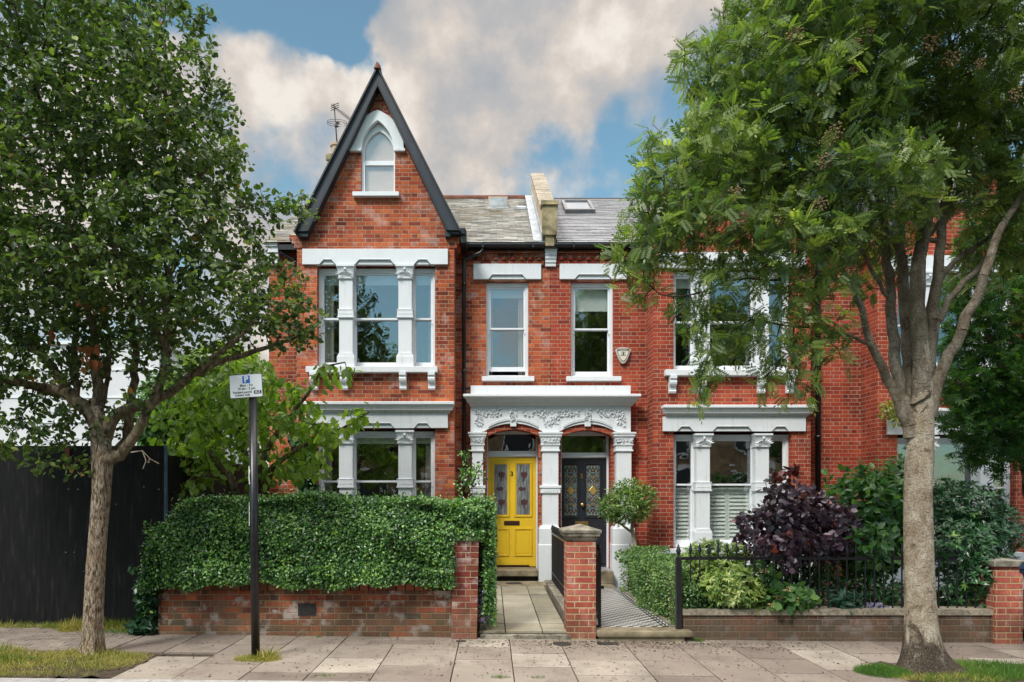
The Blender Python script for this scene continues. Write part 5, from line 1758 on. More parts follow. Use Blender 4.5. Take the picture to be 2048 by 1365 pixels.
# gate of number 5 standing open against the pier
gt = thing('iron_gate', 'black iron gate folded open against the central brick pier', 'gate', (X(1197, 8.5), 8.6, .1))
gx = X(1198, 8.5)
MB().box(gx - .018, gx + .018, 8.44, 8.475, .11, Z(1105, 8.45), .003).build('hinge_post', m_black, gt)
gm_ = MB()
for zz in (.22, .98):
    gm_.box(gx + .0, gx + .02, 8.48, 9.30, zz, zz + .035)
gm_.build('gate_rail', m_black, gt)
g1 = MB()
spear(g1, gx + .01, 8.52, .16, 1.02, .008, .14)
gb = g1.build('bar', m_black, gt)
for i in range(1, 8):
    copy_part(gb, gt, dy=i * .105)
lt = MB().box(gx - .02, gx + .055, 8.455, 8.50, Z(1178, 8.47), Z(1172, 8.47)).box(gx - .02, gx + .055, 8.455, 8.50, Z(1130, 8.47), Z(1126, 8.47))
lt.build('hinge', m_black, gt)

# railing between the two paths
dr = thing('railings', 'black iron railing dividing the stone path from the chequered path', 'railings', (1.0, 10.5, .1), 'black iron railings')
xr_ = 1.115
MB().box(xr_ - .006, xr_ + .006, 8.65, 12.75, .30, .33).box(xr_ - .008, xr_ + .008, 8.65, 12.75, 1.02, 1.05).build('rail', m_black, dr)
b1 = MB()
spear(b1, xr_, 8.74, .16, 1.06, .0085, .14)
bb = b1.build('bar', m_black, dr)
for i in range(1, 38):
    copy_part(bb, dr, dy=i * .107)
struct(MB().box(.985, 1.26, 8.64, 12.80, -.2, .155, .015).build('kerb_stone', m_stone))

# ------------------------------------------------------------------ hoarding
YH = 8.9
hd = thing('hoarding', 'tall black painted plywood hoarding left of the hedge with a return running back', 'hoarding', (X(160, YH), YH, 0))
xj = [-12.0, -10.68, -9.35, -8.02, -6.69, -5.37, X(137, YH), X(330, YH)]
for a, b in zip(xj, xj[1:]):
    MB().box(a + .003, b - .003, YH + random.uniform(0, .008), YH + .03, gz(a) - .05, 2.385).build('panel', m_hoard, hd)
xe = X(330, YH)
y = YH + .05
while y < 15.5:
    MB().box(xe - .03 - .018, xe - .018, y, y + 1.21, .0, 2.27).build('panel', m_hoard, hd)
    y += 1.22
MB().box(xe - .012, xe + .004, YH - .004, YH + .06, -.02, 2.392).build('corner_trim', noisy('blue_grey_batten', (.03, .06, .10), (.07, .13, .20), 8, .6, bstr=.1), hd)
sc = MB()
for (px, py) in ((137, 979), (156, 979), (288, 974), (318, 979), (233, 1009), (132, 1105), (149, 1105), (168, 1143)):
    sc.lathe((X(px, YH), YH - .004, Z(py, YH)), [(.001, -.006), (.008, -.003), (.008, .003), (.001, .006)], 6)
sc.build('screw_head', m_lead, hd)
MB().prism([(X(134, YH), Z(935, YH)), (X(137, YH), Z(938, YH)), (X(140.5, YH), Z(925, YH)), (X(140, YH), Z(896, YH)), (X(131, YH), Z(897, YH))][::-1], YH - .02, YH - .002).build('bark_scrap', m_terra, hd)

# ------------------------------------------------------------------ parking sign
YS = 7.18
ps = thing('parking_sign', 'resident parking sign on a black post standing before the hedge', 'sign', (X(510, YS), YS, gz(X(510, YS))))
zs0 = gz(X(510, YS)) - .05
MB().tube([(X(511.5, YS), YS, zs0), (X(505.5, YS), YS, Z(790, YS))], [.044, .042], 20).build('post', m_black, ps, smooth=True)
MB().lathe((X(505.5, YS), YS, Z(790, YS)), [(.043, 0), (.043, .02), (.02, .035), (.001, .038)], 20).build('post_cap', m_black, ps)
sgn = MB()
zc_, xc_ = Z(774, YS), X(495.5, YS)
W2, H2 = .172, .118
def rrect(w, h, r, n=5):
    p = []
    for cx_, cz_, a0 in ((w - r, h - r, 0), (-w + r, h - r, 90), (-w + r, -h + r, 180), (w - r, -h + r, 270)):
        p += [(cx_ + r * cos(RAD(a0 + 90 * i / n)), cz_ + r * sin(RAD(a0 + 90 * i / n))) for i in range(n + 1)]
    return p
tilt = Matrix.Rotation(RAD(-3.2), 4, 'Y')
M0 = Matrix.Translation((xc_, YS - .052, zc_)) @ Matrix.Rotation(RAD(-4), 4, 'Z') @ tilt
def signpart(mb, name, m, par):
    mb.bm.transform(M0)
    return mb.build(name, m, par)
back = signpart(MB().prism(rrect(W2 + .006, H2 + .006, .012), .0, .006), 'sign_edge', m_black, ps)
face = signpart(MB().prism(rrect(W2, H2, .010), -.0015, .001), 'sign_plate', m_signw, ps)
signpart(MB().prism([(-.034, .028), (.046, .028), (.046, .106), (-.034, .106)], -.0025, -.001), 'blue_square', m_blue, face)
t_ = MB().text('P', .088, (.006, -.003, .067), depth=.0005, bold=.003)
signpart(t_, 'letter_p', m_signw, face)
t_ = MB().text('Mon - Fri', .036, (.004, -.002, .005), depth=.0005, bold=.0007).text('10 am - 2 pm', .036, (.004, -.002, -.028), depth=.0005, bold=.0007)
t_.text('Resident permit', .034, (-.040, -.002, -.064), depth=.0005, bold=.0007, sx=.93).text('holders only', .034, (-.040, -.002, -.094), depth=.0005, bold=.0007, sx=.93)
signpart(t_, 'lettering', m_ink, face)
signpart(MB().prism([(p[0] + .123, p[1] - .070) for p in rrect(.040, .018, .006)], -.0025, -.001), 'zone_box', m_ink, face)
signpart(MB().text('IS-Z', .032, (.123, -.003, -.070), depth=.0005, bold=.0009), 'zone_letters', m_signw, face)
stk = MB()
for (pa, pb, w_) in ((933, 969, .020), (1005, 1052, .012)):
    xa_ = X(506, YS)
    ring = []
    for zz in np.linspace(Z(pb, YS), Z(pa, YS), 9):
        k = random.uniform(.6, 1.0)
        ring.append([(xa_ + .0445 * sin(RAD(a_)) + .004 * (zz < 1.9), YS - .0445 * cos(RAD(a_)) - .001, zz) for a_ in np.linspace(-62, -62 + w_ * 2300 * k, 5)])
    for r0, r1 in zip(ring, ring[1:]):
        for q in range(4):
            stk.poly([r0[q], r0[q + 1], r1[q + 1], r1[q]])
stk.build('torn_sticker', m_paper, ps)

# ------------------------------------------------------------------ small things underfoot
for (px, y, label) in ((1124, 8.02, 'round iron water cover in the pavement before the central brick pier'), (1215, 8.06, 'square iron water cover in the pavement before the chequered path')):
    c = MB().box(X(px, y) - .12, X(px, y) + .12, y - .08, y + .08, gz(X(px, y)) - .03, gz(X(px, y)) + .004)
    if px == 1124:
        c = MB().lathe((X(px, y), y, gz(X(px, y))), [(.11, -.03), (.11, .0045), (.09, .007), (.001, .007)], 22)
    else:
        c.lathe((X(px, y), y, gz(X(px, y)) + .004), [(.085, -.01), (.08, .004), (.001, .005)], 4)
    tag(c.build('water_cover', m_iron), label, 'cover', 'iron covers in the pavement')
tag(MB().box(X(912, 8.12), X(932, 8.12), 8.09, 8.15, gz(-.4) - .03, gz(-.4) + .005).build('drain_cover', m_iron), 'small dark square drain cover at the foot of the leaning pier', 'cover')
ic = MB().box(X(738, 8.05), X(868, 8.05), 7.92, 8.12, -.03, gz(-1) + .006)
tag(ic.build('inspection_cover', m_pave), 'long recessed inspection cover in the pavement below the low wall', 'cover')

# wheelie bin at the right edge
wb = thing('wheelie_bin', 'dark blue plastic wheelie bin cut off by the right edge', 'bin', (5.70, 7.2, gz(5.6)))
bx_, by_ = X(2041, 7.6), 6.90
zb = gz(5.6)
MB().loft([[(bx_ + .02 + .03 * k, by_ + .03 * k, z_), (bx_ + .58 - .03 * k, by_ + .03 * k, z_), (bx_ + .58 - .03 * k, by_ + .70 - .05 * k, z_), (bx_ + .02 + .03 * k, by_ + .70 - .05 * k, z_)] for k, z_ in ((2, zb + .06), (0, zb + .92), (-.6, zb + .93), (-.6, zb + .97))]).build('body', m_bin, wb, bevel=.01)
MB().loft([[(bx_ - .01, by_ - .03, zb + .975), (bx_ + .61, by_ - .03, zb + .975), (bx_ + .61, by_ + .74, zb + .975), (bx_ - .01, by_ + .74, zb + .975)], [(bx_ + .02, by_ + .0, zb + 1.04), (bx_ + .58, by_ + .0, zb + 1.04), (bx_ + .58, by_ + .70, zb + 1.06), (bx_ + .02, by_ + .70, zb + 1.06)]]).build('lid', m_bin, wb, bevel=.01)
for xx in (bx_ + .06, bx_ + .50):
    MB().tube([(xx, by_ + .62, zb + .10), (xx + .05, by_ + .62, zb + .10)], .10, 18).build('wheel', m_ink, wb)

# zinc planter
pt = MB()
pxc, pyc = X(1278, 12.0), 12.0
pt.loft([[(pxc + sx_ * w_, pyc + sy_ * w_, z_) for sx_, sy_ in ((-1, -1), (1, -1), (1, 1), (-1, 1))] for w_, z_ in ((.12, .10), (.16, .48), (.175, .485), (.175, .52), (.15, .52), (.14, .44))])
tag(pt.build('planter', m_zinc, bevel=.004), 'square grey zinc planter at the foot of the clipped standard tree', 'planter')

# pale house beyond the hoarding
wr = thing('rendered_building', 'plain white rendered building glimpsed through the left tree above the hoarding', 'building', (-16, 24, 0))
MB().box(-34, X(318, 24), 24, 34, -.1, Z(690, 24)).build('wall', m_wrender, wr)
pk = MB()
for py in (740, 795, 845):
    pk.box(-33, X(318, 24) + .02, 23.97, 24.0, Z(py, 24) - .03, Z(py, 24) + .03)
pk.build('string_course', m_white, wr)
MB().box(-34.1, X(318, 24) + .1, 23.9, 34.1, Z(690, 24) + .002, Z(690, 24) + .12).build('parapet', m_white, wr)

# terrace across the road: what the panes reflect
op = thing('opposite_terrace', 'yellow brick terrace across the road mirrored in the window glass', 'building', (0, -10.5, 0))
MB().box(-13, 17, -16.5, -10.5, -.3, 6.6).build('wall', m_far, op)
MB().prism_x([(-16.9, 6.6), (-13.5, 8.9), (-10.1, 6.6)], -13.3, 17.3).build('roof', m_slate3, op)
for i in range(7):
    xo = -10.5 + i * 4.0
    for (za_, zb2, ww) in ((.9, 2.9, .95), (4.0, 5.7, .6)):
        wq = MB().box(xo - ww - .12, xo + ww + .12, -10.5, -10.36, za_ - .15, zb2 + .25).build('window', m_white, op)
        MB().box(xo - ww, xo + ww, -10.36, -10.345, za_, zb2).build('pane', m_char, wq)
# ------------------------------------------------------------------ plants
def limb(pts, y0, ys=None):
    """trace of a limb: (px, py, thickness px, depth offset m)"""
    out = []
    for q in pts:
        Y = y0 + (q[3] if len(q) > 3 else 0)
        out.append((tuple(P(q[0], q[1], Y)), q[2] / F * Y / 2))
    return out


def tree(name, label, y0, limbs, blobs, n_att, base, leaf_m, tpl, lsize, per, seed, iters=70, trunk=None, bark=None, spread=.11, tipr=.0075, step=.13, infl=.9, kill=.19, droop=.15, r0=.0028, limb_m=None, flare=.05, lump=.06, tonebias=0.0, face_up=.7, roots=()):
    t = thing(name, label, 'tree', base)
    if trunk:
        trunk_mesh('trunk', bark, t, [p for p, r in trunk], [r for p, r in trunk], lump=lump, flare=flare, seed=seed, roots=roots)
    att, _ = in_blobs(blobs, n_att)
    pos, par, rad, kids, nl = grow(limbs, att, step, infl, kill, iters, seed=seed, r0=r0)
    sel = np.ones(len(pos), bool)
    if trunk:                             # the modelled trunk stands for its own nodes
        sel[:grow.first] = False
    thick = rad > .012
    branch_mesh('limbs', limb_m or m_limb, t, pos, par, rad, thick & sel, 9)
    branch_mesh('twigs', m_twig, t, pos, par, rad, ~thick & sel, 4)
    tips = np.where((rad < tipr) & (np.arange(len(pos)) >= nl))[0]
    r = np.random.default_rng(seed + 5)
    k = np.repeat(tips, per)
    n = len(k)
    d0 = nrm(pos[k] - pos[np.maximum(par[k], 0)])
    Pn = pos[k] - d0 * r.uniform(0, step, (n, 1)) + r.normal(size=(n, 3)) * spread * .35
    side = nrm(np.cross(d0, r.normal(size=(n, 3))))
    D = nrm(side * r.uniform(.5, 1.0, (n, 1)) + d0 * r.uniform(.2, .9, (n, 1)) + np.array((0, 0, -droop)))
    N = nrm(np.array((0, -.22, face_up)) + r.normal(size=(n, 3)) * .5)
    tone = r.beta(2, 2.8, n) + .20 * vnoise(Pn, 2.2, seed) + tonebias
    print('LEAVES', name, n, len(pos), len(tips))
    leaves('crown', leaf_m, t, Pn, D, N, lsize * r.uniform(.65, 1.2, n), tpl, tone)
    return t, pos, tips, r


# ---- left street tree
Y1 = 7.33
tk = [(187, 1325, 44), (186, 1250, 41), (190, 1150, 41), (197, 1050, 39), (203, 970, 42), (205, 920, 49), (203, 880, 45), (198, 840, 34), (194, 800, 22)]
trunk1 = [(p, r * .82) for p, r in limb(tk, Y1)]
L1 = [limb(tk, Y1),
      limb([(195, 850, 34), (172, 815, 30), (140, 788, 26), (95, 778, 20), (50, 768, 15, -.2), (-20, 755, 10, -.5)], Y1),
      limb([(140, 788, 20), (112, 745, 16), (80, 700, 14), (40, 676, 11, .2), (-20, 640, 7, .5)], Y1),
      limb([(152, 792, 13), (150, 720, 12, .2), (151, 640, 11, .3), (156, 560, 9, .3), (150, 440, 7, .4), (160, 300, 5, .4)], Y1),
      limb([(196, 810, 24), (193, 750, 20), (190, 690, 16), (175, 600, 13, -.1), (150, 500, 10, -.2), (120, 380, 8, -.2), (90, 220, 5, -.3)], Y1),
      limb([(212, 868, 28), (232, 830, 24), (262, 816, 22), (300, 808, 20), (340, 786, 18, .1), (385, 748, 16, .2), (430, 727, 13, .2), (485, 712, 11, .3), (540, 694, 8, .4), (600, 672, 5, .5)], Y1),
      limb([(345, 783, 16, .1), (395, 742, 13, -.1), (440, 706, 10, -.2), (482, 672, 7, -.3), (505, 648, 5, -.4)], Y1),
      limb([(240, 912, 22, -.05), (258, 888, 20, -.1), (285, 845, 19, -.1), (308, 800, 18), (326, 750, 17), (332, 690, 16), (333, 620, 14), (335, 540, 12), (330, 450, 10, .1), (322, 340, 7, .1), (335, 200, 5, .1)], Y1),
      limb([(232, 905, 20, .1), (256, 880, 20, .2), (262, 800, 17, .3), (272, 720, 14, .4), (262, 600, 11, .6), (240, 480, 8, .8), (260, 330, 5, .9)], Y1),
      limb([(330, 690, 11), (305, 640, 9, -.2), (275, 590, 8, -.3), (230, 510, 6, -.5), (210, 400, 4, -.6)], Y1),
      limb([(333, 560, 9), (380, 480, 7, .2), (440, 420, 6, .3), (500, 410, 4, .3)], Y1),
      limb([(335, 480, 8), (370, 390, 6, -.2), (420, 330, 5, -.2), (470, 290, 4, -.2)], Y1),
      limb([(200, 830, 12, .1), (215, 760, 9, .3), (220, 690, 7, .5), (200, 560, 5, .9)], Y1)]
B1 = [(110, 110, Y1, 210, 180, 1.6, 1), (290, 230, Y1, 180, 170, 1.4, 1), (90, 420, Y1, 190, 190, 1.7, 1), (370, 330, Y1, 120, 100, 1.1, 1.0), (340, 490, Y1, 210, 95, 1.2, 1.1), (470, 350, Y1, 60, 45, .6, .8),
      (330, 60, Y1, 70, 90, .7, .7), (440, 170, Y1, 45, 60, .5, .45), (420, 70, Y1, 24, 70, .3, .35), (530, 425, Y1 + .3, 110, 30, .5, 1.8), (600, 400, Y1 + .4, 30, 28, .3, 1.2), (190, 590, Y1, 230, 110, 1.5, 1.1), (430, 600, Y1, 150, 80, 1.1, 1.0), (570, 640, Y1 + .3, 80, 65, .7, 1.5), (580, 560, Y1 + .3, 40, 36, .4, 1.1),
      (420, 510, Y1, 120, 60, .9, .9), (70, 690, Y1 - .1, 160, 85, 1.1, 1.0), (50, 850, Y1 - .2, 90, 85, .7, .4), (150, 850, Y1, 110, 60, .6, .2), (330, 690, Y1, 150, 50, .9, .3), (300, 770, Y1 - .3, 60, 35, .4, .35), (40, 930, Y1 - .3, 45, 45, .3, .5),
      (-180, 350, Y1, 190, 330, 1.6, .8), (-160, 760, Y1, 140, 120, 1.0, .6), (120, -130, Y1, 250, 120, 1.6, .6)]
t1, pos1, tips1, r1 = tree('street_tree', 'broadleaf street tree with rough fissured trunk in front of the black hoarding', Y1, L1, B1, 11000, (X(187, Y1), Y1, gz(-4.2)), m_leaf1, T_OVAL, .076, 9, 3, trunk=trunk1, bark=m_bark1, step=.11, kill=.14, infl=.8, iters=110, flare=.03, lump=.07, roots=((-60, .05, .5, .2), (200, .04, .5, .25)))
for (px, py, n) in ((178, 600, 22), (185, 700, 12), (183, 722, 12), (100, 665, 9)):
    c = np.array(P(px, py, Y1 - .45))
    k = r1.normal(size=(n, 3)) * np.array((.06, .05, .03)) + c
    leaves('dead_leaf_cluster', m_dead, t1, k, r1.normal(size=(n, 3)) * .4 + np.array((0, 0, -1)), r1.normal(size=(n, 3)), .085, T_OVAL, r1.random(n))
tw = MB()
for pts in ([(262, 905), (285, 902), (300, 918), (318, 928)], [(285, 902), (292, 922), (286, 938)], [(300, 918), (296, 926), (300, 925)]):
    tw.tube([P(a, b, Y1 - .1) for a, b in pts], [.008] + [.005] * (len(pts) - 1), 6)
tw.build('bare_twig', m_bark2, t1)

# ---- right street tree
Y2 = 7.0
tk2 = [(1846, 1347, 88), (1843, 1260, 78), (1838, 1150, 72), (1836, 1000, 68), (1838, 930, 70), (1841, 870, 64), (1843, 820, 58), (1845, 770, 50), (1843, 715, 42), (1840, 660, 34)]
trunk2 = [(p, r * .72) for p, r in limb(tk2, Y2)]
L2 = [limb(tk2, Y2),
      limb([(1822, 872, 34), (1806, 830, 26), (1785, 775, 23), (1757, 720, 20, -.1), (1742, 690, 18, -.15), (1725, 620, 15, -.2), (1700, 560, 13, -.3), (1660, 500, 10, -.4), (1600, 440, 8, -.5), (1520, 390, 6, -.5)], Y2),
      limb([(1820, 850, 30), (1803, 790, 27, .1), (1790, 730, 26, .1), (1784, 660, 24, .15), (1782, 590, 22, .2), (1772, 500, 20, .2), (1762, 420, 17, .3), (1745, 330, 13, .3), (1720, 220, 9, .4), (1700, 100, 6, .4)], Y2),
      limb([(1826, 830, 34, .1), (1818, 740, 30, .2), (1812, 640, 27, .3), (1806, 540, 23, .3), (1800, 440, 19, .4), (1796, 330, 14, .5), (1785, 200, 9, .6), (1790, 60, 6, .6)], Y2),
      limb([(1844, 800, 46), (1842, 720, 38), (1838, 650, 36), (1835, 580, 34), (1842, 500, 30), (1856, 430, 26), (1864, 370, 22), (1876, 280, 17), (1892, 160, 11), (1900, 40, 7)], Y2),
      limb([(1852, 760, 34, .1), (1862, 680, 30, .15), (1868, 600, 26, .2), (1878, 510, 22, .2), (1888, 430, 18, .2), (1905, 320, 13, .2), (1950, 190, 8, .3), (1985, 80, 5, .3)], Y2),
      limb([(1858, 830, 34), (1872, 770, 29), (1896, 710, 26), (1925, 660, 24, -.1), (1950, 605, 23, -.1), (1968, 550, 21, -.2), (1988, 490, 19, -.2), (2012, 440, 17, -.2), (2048, 385, 13, -.3), (2110, 300, 9, -.4)], Y2),
      limb([(1880, 640, 16, .2), (1896, 600, 14, .2), (1925, 565, 13, .2), (1960, 535, 12, .2), (1990, 500, 10, .2)], Y2),
      limb([(1868, 590, 15, .3), (1890, 545, 13, .3), (1925, 510, 12, .3), (1975, 478, 10, .4), (2030, 430, 8, .4), (2090, 380, 6, .5)], Y2),
      limb([(1745, 692, 9, -.15), (1690, 668, 7, -.3), (1620, 655, 6, -.4), (1560, 650, 5, -.4), (1500, 640, 4, -.4)], Y2),
      limb([(1782, 600, 10, .2), (1745, 545, 9, 0), (1700, 470, 8, -.1), (1640, 410, 7, -.2), (1560, 350, 6, -.2), (1470, 300, 4, -.2)], Y2),
      limb([(1640, 480, 7, -.4), (1560, 430, 6, -.5), (1450, 400, 5, -.5), (1370, 375, 4, -.5), (1300, 400, 3, -.5)], Y2),
      limb([(1762, 430, 9, .3), (1700, 340, 7, .1), (1620, 240, 6, 0), (1520, 150, 5, 0), (1430, 100, 4, 0), (1370, 110, 3, 0)], Y2),
      limb([(1700, 560, 8, -.3), (1640, 560, 7, -.4), (1560, 560, 6, -.5), (1470, 560, 5, -.5), (1380, 590, 4, -.5), (1320, 590, 3, -.5)], Y2),
      limb([(1850, 480, 9, .2), (1905, 400, 7, .4), (1960, 330, 6, .5), (2030, 260, 5, .5)], Y2)]
L2 = [L2[0]] + [[(p, r * .84) for p, r in lb] for lb in L2[1:]]
B2 = [(1500, 170, Y2, 130, 90, 1.0, 1), (1400, 110, Y2, 65, 34, .4, .7), (1420, 330, Y2 - .2, 150, 80, .9, 1.1), (1300, 260, Y2 - .2, 30, 24, .2, 0.3), (1330, 410, Y2 - .3, 85, 55, .5, 1.0), (1600, 260, Y2, 190, 120, 1.2, 1), (1760, 90, Y2, 260, 130, 1.5, 1.1), (1960, 180, Y2, 170, 130, 1.4, .75),
      (1540, 60, Y2, 110, 60, .9, .9), (1690, 400, Y2 - .3, 170, 85, 1.1, .95), (1290, 490, Y2 - .4, 75, 50, .5, 1.0), (1430, 470, Y2 - .4, 170, 55, .8, 1.1), (1280, 560, Y2 - .4, 45, 55, .3, .8), (1600, 500, Y2 - .4, 120, 45, .8, .9),
      (1480, 590, Y2 - .4, 130, 40, .6, .4), (1390, 650, Y2 - .4, 55, 40, .3, .4), (1500, 690, Y2 - .4, 120, 40, .5, .28), (1630, 620, Y2 - .4, 90, 60, .5, .28), (1600, 740, Y2 - .4, 55, 32, .3, .35), (1400, 770, Y2 - .45, 36, 42, .25, .7), (1395, 830, Y2 - .45, 14, 28, .1, .6), (1545, 775, Y2 - .4, 26, 28, .2, .6), (1680, 700, Y2 - .3, 40, 35, .3, .5), (1600, 808, Y2 - .4, 30, 18, .2, .5),
      (2000, 360, Y2, 120, 100, .9, .45), (1960, 540, Y2 + .6, 80, 60, .5, .3), (1740, 540, Y2 + .8, 70, 70, .5, .3), (2180, 250, Y2, 150, 300, 1.4, .7), (1760, -120, Y2, 330, 120, 1.5, .7), (1830, 270, Y2 + 1.0, 150, 90, .6, .45)]
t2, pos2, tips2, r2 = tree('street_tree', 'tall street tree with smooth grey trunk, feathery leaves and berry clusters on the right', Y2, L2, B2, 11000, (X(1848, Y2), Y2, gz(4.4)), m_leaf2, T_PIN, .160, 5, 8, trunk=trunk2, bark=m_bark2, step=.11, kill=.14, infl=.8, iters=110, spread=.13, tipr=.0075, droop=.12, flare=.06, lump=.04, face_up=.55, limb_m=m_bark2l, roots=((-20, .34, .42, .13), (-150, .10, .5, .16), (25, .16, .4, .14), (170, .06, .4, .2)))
bc = [(1648, 325), (1712, 92), (1712, 140), (1672, 262), (1655, 280), (1960, 130), (1470, 390), (1640, 410), (2030, 190), (1900, 120), (1560, 440), (1735, 60), (1590, 70), (1860, 90)]
bmesh_b = MB()
for i in range(46):
    u = nrm(rng.normal(size=3)) * rng.uniform(.35, 1.0) * np.array((.085, .07, .075))
    bmesh_b.lathe(tuple(u), [(.001, -.010), (.008, -.006), (.0105, 0), (.008, .006), (.001, .010)], 6)
first = None
for (px, py) in bc:
    q = P(px, py, Y2 - .95)
    if first is None:
        first = bmesh_b.build('berry_cluster', m_berry, t2, smooth=True)
        first.location = q
    else:
        c = first.copy()
        COL.objects.link(c)
        c.location = q
        c.rotation_euler = (0, 0, random.uniform(0, 6))
        k = random.uniform(.7, 1.1)
        c.scale = (k, k, k)

# ---- hedge on the left wall
hg = thing('hedge', 'large dense glossy green hedge overhanging the low brick wall', 'hedge', (X(620, 8.6), 8.6, .6))
def hedge_pts(n):
    x0, x1 = X(283, 8.15), X(990, 8.35)
    out_p, out_o = [], []
    while len(out_p) < n:
        x = rng.uniform(x0, x1)
        t = (x - x0) / (x1 - x0)
        top = 1.69 + .03 * math.sin(x * 2.1) + .018 * math.sin(x * 5.3 + 1) - .55 * max(0, (.10 - t) / .10) ** 1.6 - .10 * max(0, (t - .93) / .07) ** 2
        bot = .655 + .04 * math.sin(x * 3.7) + .025 * math.sin(x * 11) + (.30 * max(0, (t - .88) / .12) if t < .885 else 0)
        yf = 8.13 + .05 * math.sin(x * 2.7 + 2) + .04 * math.sin(x * 6.1)
        yb_ = 9.25
        if t > .88:
            yf += .10; bot = .66 if t < .905 else .30
            if .885 < t < .965: bot = 1.2
        s = rng.random()
        if s < .62:
            z_ = rng.uniform(bot, top)
            u = (z_ - bot) / (top - bot)
            y_ = yf + .55 * max(0, u - .62) ** 1.5 * 1.9 + .05 * math.sin(z_ * 7 + x * 4) + abs(rng.normal()) * .11 - (.06 if u < .25 else 0) + .018 * math.sin(x * 13 + z_ * 11) * math.sin(x * 5 - z_ * 9)
            o = (0, -1, .25 + .9 * max(0, u - .55))
            if t < .06: o = (-.9, -.6, .2)
            if t > .95: o = (.7, -.8, .2)
        elif s < .92:
            y_ = rng.uniform(yf + .15, yb_)
            z_ = top - abs(rng.normal()) * .045 + .02 * math.sin(y_ * 9 + x * 5) + (rng.exponential(.022) if rng.random() < .25 else 0)
            o = (0, -.25, 1)
        else:
            left = rng.random() < .5
            x = (x0 + abs(rng.normal()) * .05) if left else x1 - abs(rng.normal()) * .05
            y_ = rng.uniform(yf + .05, yb_ if left else 9.6)
            z_ = rng.uniform(.3 if left else .15, top - (.3 if left else .08))
            o = (-1 if left else 1, -.25, .25)
        out_p.append((x, y_, z_)); out_o.append(o)
    return np.array(out_p), nrm(np.array(out_o))
n = 66000
Pn, O = hedge_pts(n)
D = nrm(O * .45 + rng.normal(size=(n, 3)) * .60 + np.array((0, 0, -.35)) * (O[:, 2:3] < .8))
N = nrm(O + rng.normal(size=(n, 3)) * .42 + np.array((0, 0, .25)))
tone = rng.beta(1.5, 2.0, n) + .20 * vnoise(Pn, 5.0, 3) - .03
leaves('foliage', m_hedge, hg, Pn, D, N, .043 * rng.uniform(.65, 1.2, n), T_OVAL, tone)
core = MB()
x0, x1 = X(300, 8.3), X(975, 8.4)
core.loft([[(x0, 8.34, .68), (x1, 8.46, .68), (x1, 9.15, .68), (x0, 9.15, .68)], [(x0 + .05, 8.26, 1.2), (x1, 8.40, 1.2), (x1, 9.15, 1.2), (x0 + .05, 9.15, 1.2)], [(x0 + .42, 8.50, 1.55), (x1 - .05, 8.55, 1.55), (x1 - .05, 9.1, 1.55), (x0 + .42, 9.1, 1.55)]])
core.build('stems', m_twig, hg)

ivy = thing('ivy', 'dark ivy trailing down the left end of the brick wall beside the hoarding', 'plant', (X(296, 8.3), 8.4, 0))
shrub(ivy, [(300, 1185, 8.40, 22, 40, .18, 1), (302, 1215, 8.42, 22, 40, .14, 1), (285, 1252, 8.35, 26, 14, .14, 1), (268, 1135, 8.3, 9, 5, .05, .8)], 950, .085, T_ROUND, m_ivy, .5, .2, .3)
rs_ = thing('rose', 'wispy leafy climber rising from the hedge beside the first white column', 'plant', (X(940, 9.4), 9.4, 1.2))
st_ = MB()
for pts in ([(930, 985), (938, 950), (932, 915)], [(940, 985), (952, 950), (966, 925), (965, 930)], [(925, 985), (928, 955), (915, 965)], [(945, 985), (938, 935), (944, 920)]):
    st_.tube([P(a, b, 9.4) for a, b in pts], .005, 5)
st_.build('stem', m_twig, rs_)
shrub(rs_, [(931, 912, 9.4, 12, 12, .1, 1), (936, 945, 9.4, 16, 26, .12, 1.2), (955, 950, 9.4, 20, 26, .12, .8), (925, 970, 9.4, 18, 16, .1, 1), (964, 925, 9.4, 6, 8, .05, .6)], 260, .055, T_OVAL, m_hedge, .2, .4, .2)
cam_ = thing('bellflowers', 'trailing mauve bellflowers and leaves at the inner foot of the leaning pier', 'plant', (X(968, 8.5), 8.6, .1))
shrub(cam_, [(969, 1130, 8.5, 16, 70, .16, 1), (972, 1200, 8.5, 18, 45, .16, 1), (978, 1060, 8.55, 14, 50, .16, 1)], 1500, .05, T_OVAL, m_hedge, .5, .2, .3)
shrub(cam_, [(964, 1190, 8.38, 10, 32, .06, 1), (968, 1232, 8.36, 12, 14, .06, 1)], 120, .032, T_ROUND, m_mauve, .3, .3, .0, name='flowers', bias=.1)

